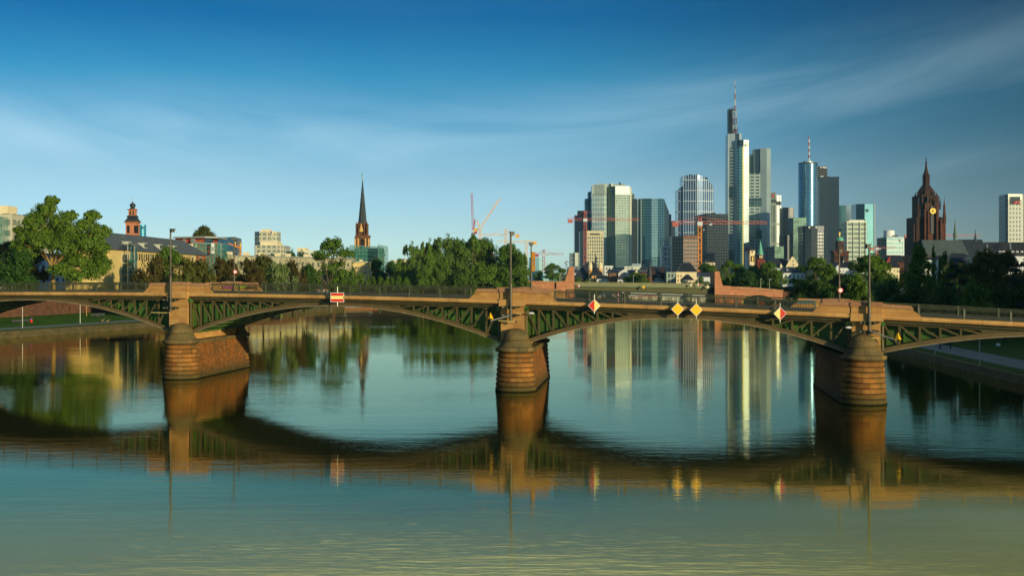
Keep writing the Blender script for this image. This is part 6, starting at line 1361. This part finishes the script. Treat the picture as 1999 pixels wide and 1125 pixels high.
# plane tree on the left with two heads
PL = [(-0.28,0,0.60,.13,.13,.11),(-0.36,0.05,0.50,.11,.11,.10),(-0.20,-0.1,0.72,.12,.12,.11),(-0.10,0,0.86,.11,.11,.10),(-0.06,0.02,0.95,.07,.07,.06),(-0.16,0.05,0.80,.12,.12,.10),(0.02,-0.05,0.74,.13,.13,.11),(-0.05,0.1,0.62,.15,.15,.13),(0.14,-0.12,0.64,.14,.14,.12),(0.12,0.0,0.80,.07,.07,.06),(0.27,-0.02,0.70,.12,.12,.10),(0.33,0.0,0.80,.075,.075,.07),(0.40,0.0,0.62,.11,.11,.11),(0.30,-0.14,0.52,.15,.15,.12),(0.10,-0.2,0.48,.15,.15,.12),(0.42,-0.03,0.46,.09,.09,.09),(0.22,-0.1,0.34,.14,.14,.08),(0.38,0.05,0.34,.10,.10,.08),(-0.12,-0.12,0.52,.14,.14,.10),(-0.30,-0.08,0.44,.11,.11,.08),(0.08,0.15,0.38,.13,.13,.08),(0.24,0.12,0.56,.14,.14,.12),(-0.38,0.0,0.66,.05,.05,.05),(0.36,-0.12,0.24,.14,.12,.11),(0.22,-0.15,0.20,.13,.13,.10),(0.44,-0.05,0.30,.09,.10,.12),(0.08,-0.2,0.26,.12,.12,.09),(0.05,0,0.55,.2,.2,.16),(-0.2,0.0,0.6,.18,.18,.14),(0.3,0.1,0.45,.18,.18,.16)]
Yp = 300.0; gx = X_(104, Yp); hh = Z_(384, Yp)-6.4; ww = 196*S_(Yp)
tr_ = thing('plane_tree', 'large sunlit plane tree with two heads standing behind the left railing', 'tree', (gx, Yp, 6.4))
o = bpy.data.objects.new('crown', leaf_mesh('plane_crown', PL, 1700, 0.0095, PLANE, 5, 1.0, nclump=44, spread=0.27, fill=0.4)); COL.objects.link(o); o.parent = tr_; o.scale = (ww/0.96, ww*0.8, hh); o.location = ((X_(113, Yp)-gx), 0, 0)
o = bpy.data.objects.new('trunk', limbs('plane_trunk', [PL[i] for i in (0,3,6,8,10,12,13,14,18)], 0.0, 0.36, 4, 0.022)); COL.objects.link(o); o.parent = tr_; o.scale = (ww/0.96, ww*0.8, hh); o.data.materials.clear(); o.data.materials.append(plain('plane_bark', (160,130,66), 0.8, 0, 0.4, 0.8))
gl, gi, gr, gt = 'trees on the left bank', 'trees on the island', 'trees on the right bank', 'trees in front of the old town'
tree('bush','d', 30, 487, 108, 285, 'dark green bushy tree at the left edge below the plane tree', gl)
tree('round','b', 20, 470, 110, 312, 'copper-leaved tree showing behind the dark green bushy tree at the left edge', gl)
tree('round','b', 70, 482, 56, 318, 'copper-leaved tree squeezed behind the plane tree trunk', gl)
tree('bush','b', 296, 496, 76, 300, 'copper brown tree in front of the long yellow house, nearest its balconies', gl, v=0)
tree('round','g', 328, 482, 84, 312, 'taller green tree in front of the yellow house by the left lamp', gl, v=1)
tree('bush','o', 360, 502, 74, 298, 'rusty green tree just right of the left lamp', gl, v=2)
tree('bush','o', 402, 501, 90, 305, 'olive tree in front of the orange house end', gl, v=0)
tree('bush','b', 448, 503, 74, 310, 'copper brown tree left of the far lamp with the round sign', gl, v=1)
tree('bush','b', 486, 503, 84, 312, 'copper brown tree right of the far lamp with the round sign', gl, v=2)
tree('round','o', 514, 498, 84, 330, 'olive tree with a domed head rising behind the copper trees', gl, v=2)
tree('bush','w', 548, 513, 72, 292, 'round pale grey-green willow beyond the parapet end', gl, v=1)
tree('bush','b', 579, 503, 54, 322, 'narrow copper tree right of the round willow', gl, v=0)
tree('bush','d', 598, 516, 48, 330, 'low dark green tree left of the tall loose tree', gl, v=1)
tree('loose','g', 645, 465, 122, 380, 'tall loose green tree with sky showing through, left of the church spire', gl, v=0)
tree('bush','g', 672, 522, 70, 350, 'low spreading green tree under the tall loose tree', gl, v=2)
tree('round','o', 397, 441, 66, 540, 'wide tree head rising above the orange-red flat-roofed house', gl, v=1)
tree('bush','d', 436, 489, 36, 460, 'dark green tree right of the netted orange-red house', gl, v=2)
tree('round','d', 735, 506, 54, 620, 'dark round tree at the foot of the church nets', gl, v=0); tree('round','d', 763, 509, 38, 630, 'smaller dark tree right of the church nets', gl, v=2); tree('round','d', 790, 512, 40, 640, 'dark tree beside the low cream block', gl, v=1)
for i, (p, t, w) in enumerate(((98,0,0),(567,491,40),(588,490,30),(420,494,0),(540,495,30))):
    if w: tree('bush','d', p, t, w, 900, 'distant treetops %s' % ('above the cream row','above the cream row, left of the banded block','', '','')[i-1] if i < 3 else 'distant treetop right of the cream stepped tower', 'distant treetops behind the cream row', v=i % 3)
for i in range(9):
    p = 694+i*12.2; tree('bush','g', p, 540-(i % 2), 17, 480-i*0.5, ('clipped round tree in the row before the yellow end block, %s' % ('leftmost','second from left','third from left','fourth from left','in the middle','fourth from the right','third from the right','second from the right','rightmost')[i]), 'clipped trees in a row', base=5.2, v=i % 3)
# island
ISL = [('round','g',838,478,70,566,'rounded green tree filling the left of the island clump'),('round','q',885,466,84,568,'rounded tree behind the broad feathery poplar'),('round','g',925,464,84,570,'rounded tree behind the tall dense island poplar'),('bush','g',860,498,100,560,'wide bushy tree low in the island clump'),('plume','q',812,474,84,530,'feathery poplar at the left end of the island'),('plume','q',842,468,60,540,'thin-topped poplar second from the left on the island'),('plume','q',872,460,92,545,'broad feathery poplar on the left half of the island'),('plume','q',916,459,104,550,'tall dense poplar in the middle of the island'),('round','g',948,466,60,560,'rounded green tree left of the pointed red roof'),('bush','d',905,492,80,565,'dark tree in the shade between the island poplars'),
 ('round','g',992,476,82,548,'rounded green tree behind the middle lamp'),('round','g',1014,494,46,540,'green tree at the right end of the island'),('bush','d',975,506,110,565,'dark tree filling the gap behind the rounded island trees'),('plume','q',826,512,84,512,'low feathery willow at the left front of the island'),('plume','q',906,505,70,510,'leaning poplar in the front row of the island'),('plume','q',868,520,66,511,'low poplar in the front row of the island'),('bush','g',946,516,80,514,'bushy tree front of the pointed red roof'),('bush','g',996,520,72,514,'low bushy tree below the middle lamp'),('bush','g',1022,538,34,512,'small bush at the right tip of the island'),('plume','q',798,518,44,520,'small poplar at the far left tip of the island')]
for k, mt, p, t, w, Y, lb in ISL: tree(k, mt, p, t, w, Y, lb, gi, base=2.0)
# beyond
for k, mt, p, t, w, Y, lb in (('round','g',1078,514,42,950,'green tree above the iron footbridge'),('round','g',1095,524,30,960,'smaller green tree right of the iron footbridge'),('bush','g',1050,527,24,980,'tree left of the iron footbridge peak'),('bush','g',1112,534,24,900,'tree just left of the leftmost stone pylon')): tree(k, mt, p, t, w, Y, lb, 'trees around the iron footbridge', base=5)
OT = [('bush','g',1128,540,16,800,'small bush right of the leftmost stone pylon'),('bush','g',1222,540,30,785,'tree in front of the white gabled house'),('round','g',1240,532,44,780,'tree left of the stair spire'),('bush','g',1256,535,40,775,'leafy tree in front of the brown dormer block'),('bush','g',1150,546,22,790,'low tree at the foot of the small gothic church'),('bush','g',1308,553,18,770,'small street tree before the grey-green house'),('bush','g',1370,540,40,760,'tree before the dark slate hall'),('round','g',1378,514,44,860,'tree around the small cream lookout'),('round','g',1392,518,36,850,'tree right of the small cream lookout'),
 ('loose','g',1424,509,56,660,'upright green tree right of the right stone pylon'),('round','g',1443,516,44,665,'green tree below the medieval gate tower'),('bush','g',1410,530,40,650,'low tree behind the right stone pylon'),('round','g',1472,518,48,655,'dark tree below the small red church'),('round','g',1500,512,56,650,'tree below the stepped gable'),('bush','d',1460,530,60,640,'dark low tree above the stone arch'),('bush','g',1516,526,46,640,'low tree at the right of the stone arch')]
for k, mt, p, t, w, Y, lb in OT: tree(k, mt, p, t, w, Y, lb, gt)
RT = [('loose','g',1590,502,96,430,'tall loose tree in front of the dark banded tower'),('bush','d',1560,542,54,440,'low dark tree beside the grey riverside house'),('round','g',1618,520,70,420,'green tree left of the far lamp with the round sign'),('bush','d',1640,534,80,400,'dark tree behind the far lamp with the round sign'),('round','g',1697,496,112,390,'broad dark tree behind the right lamp'),('bush','g',1680,532,70,330,'mid-green bushy tree left of the right lamp'),('bush','w',1728,548,62,310,'grey-green bushy tree right of the right lamp'),('bush','d',1600,548,90,330,'dark low tree above the parapet left of the right lamp'),
 ('cone','g',1794,478,116,250,'tall conical dark green tree left of the cathedral roof'),('plume','g',1836,482,60,275,'wispy-topped tree in front of the cathedral roof'),('cedar','c',1870,516,104,215,'blue-grey cedar with layered branches, the left one'),('round','o',1925,488,110,240,'olive brown tree before the apartment block'),('round','o',1968,492,80,250,'olive tree below the skylights of the apartment block'),('cedar','c',1998,505,120,200,'blue-grey cedar with layered branches at the right edge'),('bush','g',1906,552,90,196,'low bright green bushy tree between the two cedars'),('bush','d',1778,545,90,230,'dark bushy tree at the foot of the conical tree'),('bush','d',1845,556,90,210,'dark bushy tree below the left cedar'),('bush','d',1960,556,90,200,'dark bushy tree below the right cedar'),('bush','d',1740,540,60,290,'dark bushy tree right of the grey-green one'),('round','d',1890,520,80,300,'dark tree below the ochre yellow house'),('round','d',2040,500,110,230,'dark tree cut by the right edge')]
for k, mt, p, t, w, Y, lb in RT: tree(k, mt, p, t, w, Y, lb, gr)
tree('bush','d', 34, 592, 70, 292, 'dark shrub on the lawn in front of the embankment wall', 'shrubs on the left lawn', v=0, name='shrub', cat='shrub')
tree('bush','d', 2, 598, 50, 292, 'dark shrub at the left edge of the lawn', 'shrubs on the left lawn', v=1, name='shrub', cat='shrub')

# ---------------------------------------------------------------- small things on the banks and the water
def gY(row, z): return (H-z)*F/(row-YH)
def bench(px, row, label, z=1.6):
    Y = gY(row, z); x = X_(px, Y); r = thing('park_bench', label, 'bench', (x, Y, ground(x, Y)), 'benches on the banks', rz=0.3 if px < 1000 else -0.6)
    MB().box((0,0,0.45),(1.7,0.45,0.06)).build('seat', M['slate2'], r); MB().box((0,0.24,0.72),(1.7,0.05,0.34)).build('backrest', M['slate2'], r)
    for s in (-0.7, 0.7): MB().box((s,0,0.21),(0.08,0.4,0.42)).build('leg', M['clamp'], r)
bench(32, 634, 'dark park bench on the left lawn, nearer the left edge'); bench(48, 633, 'dark park bench on the left lawn beside the red bin'); bench(185, 621, 'dark park bench on the left lawn farther along the path', 1.8); bench(197, 620, 'second bench on the left lawn under the arch end', 1.8); bench(1845, 678, 'dark park bench beside the path on the shaded right bank', 1.3)
Y = gY(632, 1.6); x = X_(61, Y); r = thing('litter_bin', 'small red litter bin with blue top beside a bench on the lawn', 'bin', (x, Y, ground(x, Y))); MB().lathe((0,0,0.1), [(0.2,0),(0.26,0.1),(0.26,0.6),(0.2,0.66)], 12).build('bin_body', M['red'], r); MB().lathe((0,0,0.76), [(0.22,0),(0.22,0.2),(0.05,0.3)], 12).build('bin_lid', plain('bin_blue', (60,80,150), 0.5), r)
def lpost(px, row, h, label, z=1.35, mat='galv'):
    Y = gY(row, z); x = X_(px, Y); r = thing('lamp_post', label, 'lamp post', (x, Y, ground(x, Y)), 'slim lamp posts by the riverside paths'); MB().tube([(0,0,0),(0,0,h)], [0.07,0.05], 8).build('pole', M[mat], r); MB().lathe((0,0,h), [(0.05,0),(0.28,0.05),(0.22,0.25),(0.03,0.3)], 10).build('lamp_head', M['clamp'], r)
lpost(44, 641, 4.0, 'slim lamp post by the left path in front of the benches'); lpost(156.5, 632, 4.2, 'slim lamp post by the left path under the arch'); lpost(169, 620, 3.0, 'short wooden post on the left lawn', 1.8, 'churchlt'); lpost(1825.5, 686, 3.6, 'slim lamp post by the right path nearer the bridge pier'); lpost(1912.5, 707, 4.2, 'slim lamp post by the right path farther to the right')
Y = gY(693, 1.3); x = X_(1948.5, Y); r = thing('park_sign', 'small white park sign on a post on the shaded right lawn', 'sign', (x, Y, ground(x, Y))); MB().tube([(0,0,0),(0,0,1.5)], 0.03, 6).build('post', M['clamp'], r); MB().box((0,-0.05,1.45),(0.5,0.03,0.36)).build('sign_face', M['white'], r)
for px, row, lb in ((200, 629.5, 'brown goose on the quay edge, the left one'), (209.5, 630.5, 'brown goose on the quay edge, the right one')):
    Y = gY(row, 1.34); x = X_(px, Y); r = thing('goose', lb, 'goose', (x, Y, 1.34), 'geese on the left quay'); mb = MB(); mb.tube([(-0.34,0,0.34),(-0.22,0,0.36),(0,0,0.36),(0.2,0,0.40),(0.30,0,0.5),(0.33,0,0.62),(0.40,0,0.68),(0.5,0,0.66)], [0.02,0.11,0.16,0.13,0.06,0.045,0.05,0.015], 10); mb.build('body', plain('goose_brown', (150,120,84), 0.8), r, smooth=True); mb = MB(); mb.tube([(0,0.05,0.24),(0,0.05,0)], 0.02, 5); mb.tube([(0.02,-0.05,0.24),(0.02,-0.05,0)], 0.02, 5); mb.build('legs', M['cr_or'], r)
# passenger boats moored beyond the old bridge
def boat(px0, px1, Y, label, hgt=3.4, accent='white', dark=True):
    L_ = (px1-px0)*S_(Y); xc = X_((px0+px1)/2, Y); r = thing('passenger_boat', label, 'boat', (xc, Y, 0), 'white passenger boats moored beyond the old bridge')
    mb = MB(); h = L_/2; o = [(-h,-2.4),(h*0.86,-2.4),(h,0),(h*0.86,2.4),(-h,2.4)]; mb.prism(o, -0.2, [1.0,1.0,1.5,1.0,1.0]); mb.build('hull', M['white'], r)
    MB().box((-h*0.06,0,1.0+(hgt-1)*0.5),(L_*0.8,4.0,hgt-1)).build('cabin', FA['whitegrid'] if dark else M['white'], r); MB().box((-h*0.06,0,hgt+0.05),(L_*0.84,4.5,0.14)).build('roof', M['white'], r); MB().box((h*0.45,0,hgt+0.7),(2.2,2.4,1.2)).build('wheelhouse', M['glassl'], r)
    MB().box((0,-2.45,0.55),(L_*0.88,0.06,0.22)).build('stripe', M[accent], r); MB().tube([(-h*0.6,0,hgt),(-h*0.6,0,hgt+2)], 0.06, 6).build('mast', M['galv'], r)
boat(1122, 1160, 840, 'white moored boat nearest the leftmost stone pylon under the girder', 3.0); boat(1170, 1232, 800, 'long white passenger boat left of centre under the girder', 3.6, 'cr_or'); boat(1226, 1290, 760, 'long white passenger boat with a red stripe under the middle of the girder', 3.4, 'red'); boat(1286, 1340, 730, 'white passenger boat right of centre under the girder', 3.5); boat(1330, 1382, 700, 'white passenger boat with open stern nearest the right stone pylon', 3.8, 'slate')
B = Bld('landing_stage', 'brown wooden landing stage on dark piles at the left bank', 'jetty', 700, 455, base=0); B.box('deck', 664, 727, 602.2, 604.6, plain('jetty_wood', (150,92,48), 0.8), 0, 6); B.box('pile', 668, 672, 604.6, 609, M['black'], 1, 5); B.box('pile', 690, 694, 604.6, 609, M['black'], 1, 5); B.box('pile', 715, 719, 604.6, 609, M['plum'], 1, 5); B.box('rail', 664, 727, 600.3, 600.8, M['white'], 0, 0.2); B.box('hut', 727, 737, 601, 608.5, M['churchst'], 1, 5)
B = Bld('kiosk', 'low white kiosk with an orange roof edge seen through the railing', 'kiosk', 624.5, 400, base=2.2); B.box('wall', 608.5, 641, 566.2, 573.5, M['white'], 0, 3); B.box('roof', 613, 641.5, 563.8, 566, M['cr_or'], -0.2, 3.2); 
for p in (612, 620, 628, 636): B.box('window', p-1.5, p+1.5, 567.5, 571, M['glass'], -0.08, 0)

# graffiti on the inner side of the far parapets
def graffiti(px, row, kind, col, label):
    off = FO+W-0.56; s = st(px, off); b = bp(s, off); z = Z_(row, b.y); r = thing('graffiti', label, 'graffiti', (b.x, b.y, z), 'graffiti tags on the far parapet'); mb = MB(); rr = random.Random(int(px))
    pts = [Vector((-0.9+0.16*i, -0.03, (0.26 if i % 2 else -0.22)*rr.uniform(0.5, 1))) for i in range(12)]
    R3_ = Matrix.Rotation(BANG, 3, 'Z')
    for a, c in zip(pts, pts[1:]): mb.bar(R3_@a, R3_@c, 0.07, 0.012, up=(NOUT.x, NOUT.y, 0))
    mb.build('paint_strokes', plain('spray_paint', col, 0.7), r)
graffiti(447, 561, 0, (190,90,150), 'pink graffiti tag on the far parapet beside the lamp'); graffiti(470, 560, 0, (170,200,40), 'lime graffiti tag on the far parapet right of the lamp'); graffiti(492, 562.5, 0, (40,36,34), 'black graffiti tag near the sloping end of the far parapet'); graffiti(1575, 590, 0, (70,170,190), 'turquoise graffiti tag on the far parapet left of the right pier')

for k, mt, p, t, w, Y, lb in (('round','d',2110,505,120,225,'dark tree just outside the right edge, the nearer one'),('round','g',2180,498,130,245,'green tree just outside the right edge, the farther one'),('round','g',-50,470,110,320,'green tree just outside the left edge'),('bush','d',-110,490,120,300,'dark bushy tree well outside the left edge')): tree(k, mt, p, t, w, Y, lb, 'trees just beyond the picture edges')

# ---------------------------------------------------------------- unseen houses added beside the view to throw shade on the right bank
def shade_house(x0, y0, x1, y1, h, label):
    d = Vector((x1-x0, y1-y0)); l = d.length; d.normalize(); n = Vector((d.y, -d.x)); fp = [(x0, y0), (x0+n.x*12, y0+n.y*12), (x1+n.x*12, y1+n.y*12), (x1, y1)]
    r = thing('apartment_house', label, 'house', (x0, y0, 3.0), 'added shade houses along the right bank, out of view')
    own(r, [MB().prism(fp, 1.0, h).build('wall', FA['old'])])
    m = Vector(((x0+x1)/2+n.x*6, (y0+y1)/2+n.y*6)); own(r, [MB().box((m.x, m.y, h+1.5), (l*0.96, 9, 3), math.atan2(d.y, d.x)).build('roof', M['slate2'])])
shade_house(76, 96, 92, 138, 24, 'added tall shade house nearest the bridge on the right bank, outside the picture')
shade_house(94, 142, 112, 190, 27, 'added tall shade house in the middle of the right bank row, outside the picture')
shade_house(114, 196, 140, 240, 29, 'added tall shade house farthest along the right bank row, outside the picture')

# ---------------------------------------------------------------- morning haze
hz = bpy.data.materials.new('haze_air'); hz.use_nodes = True; hz.node_tree.nodes.clear()
ho = hz.node_tree.nodes.new('ShaderNodeOutputMaterial'); pv = hz.node_tree.nodes.new('ShaderNodeVolumePrincipled')
pv.inputs['Color'].default_value = (0.35, 0.78, 1.0, 1); pv.inputs['Density'].default_value = 0.000035; pv.inputs['Anisotropy'].default_value = 0.0
hz.node_tree.links.new(pv.outputs[0], ho.inputs['Volume'])
MB().box((0, 1330, 154), (3400, 2760, 311)).build('haze', hz, kind='stuff')
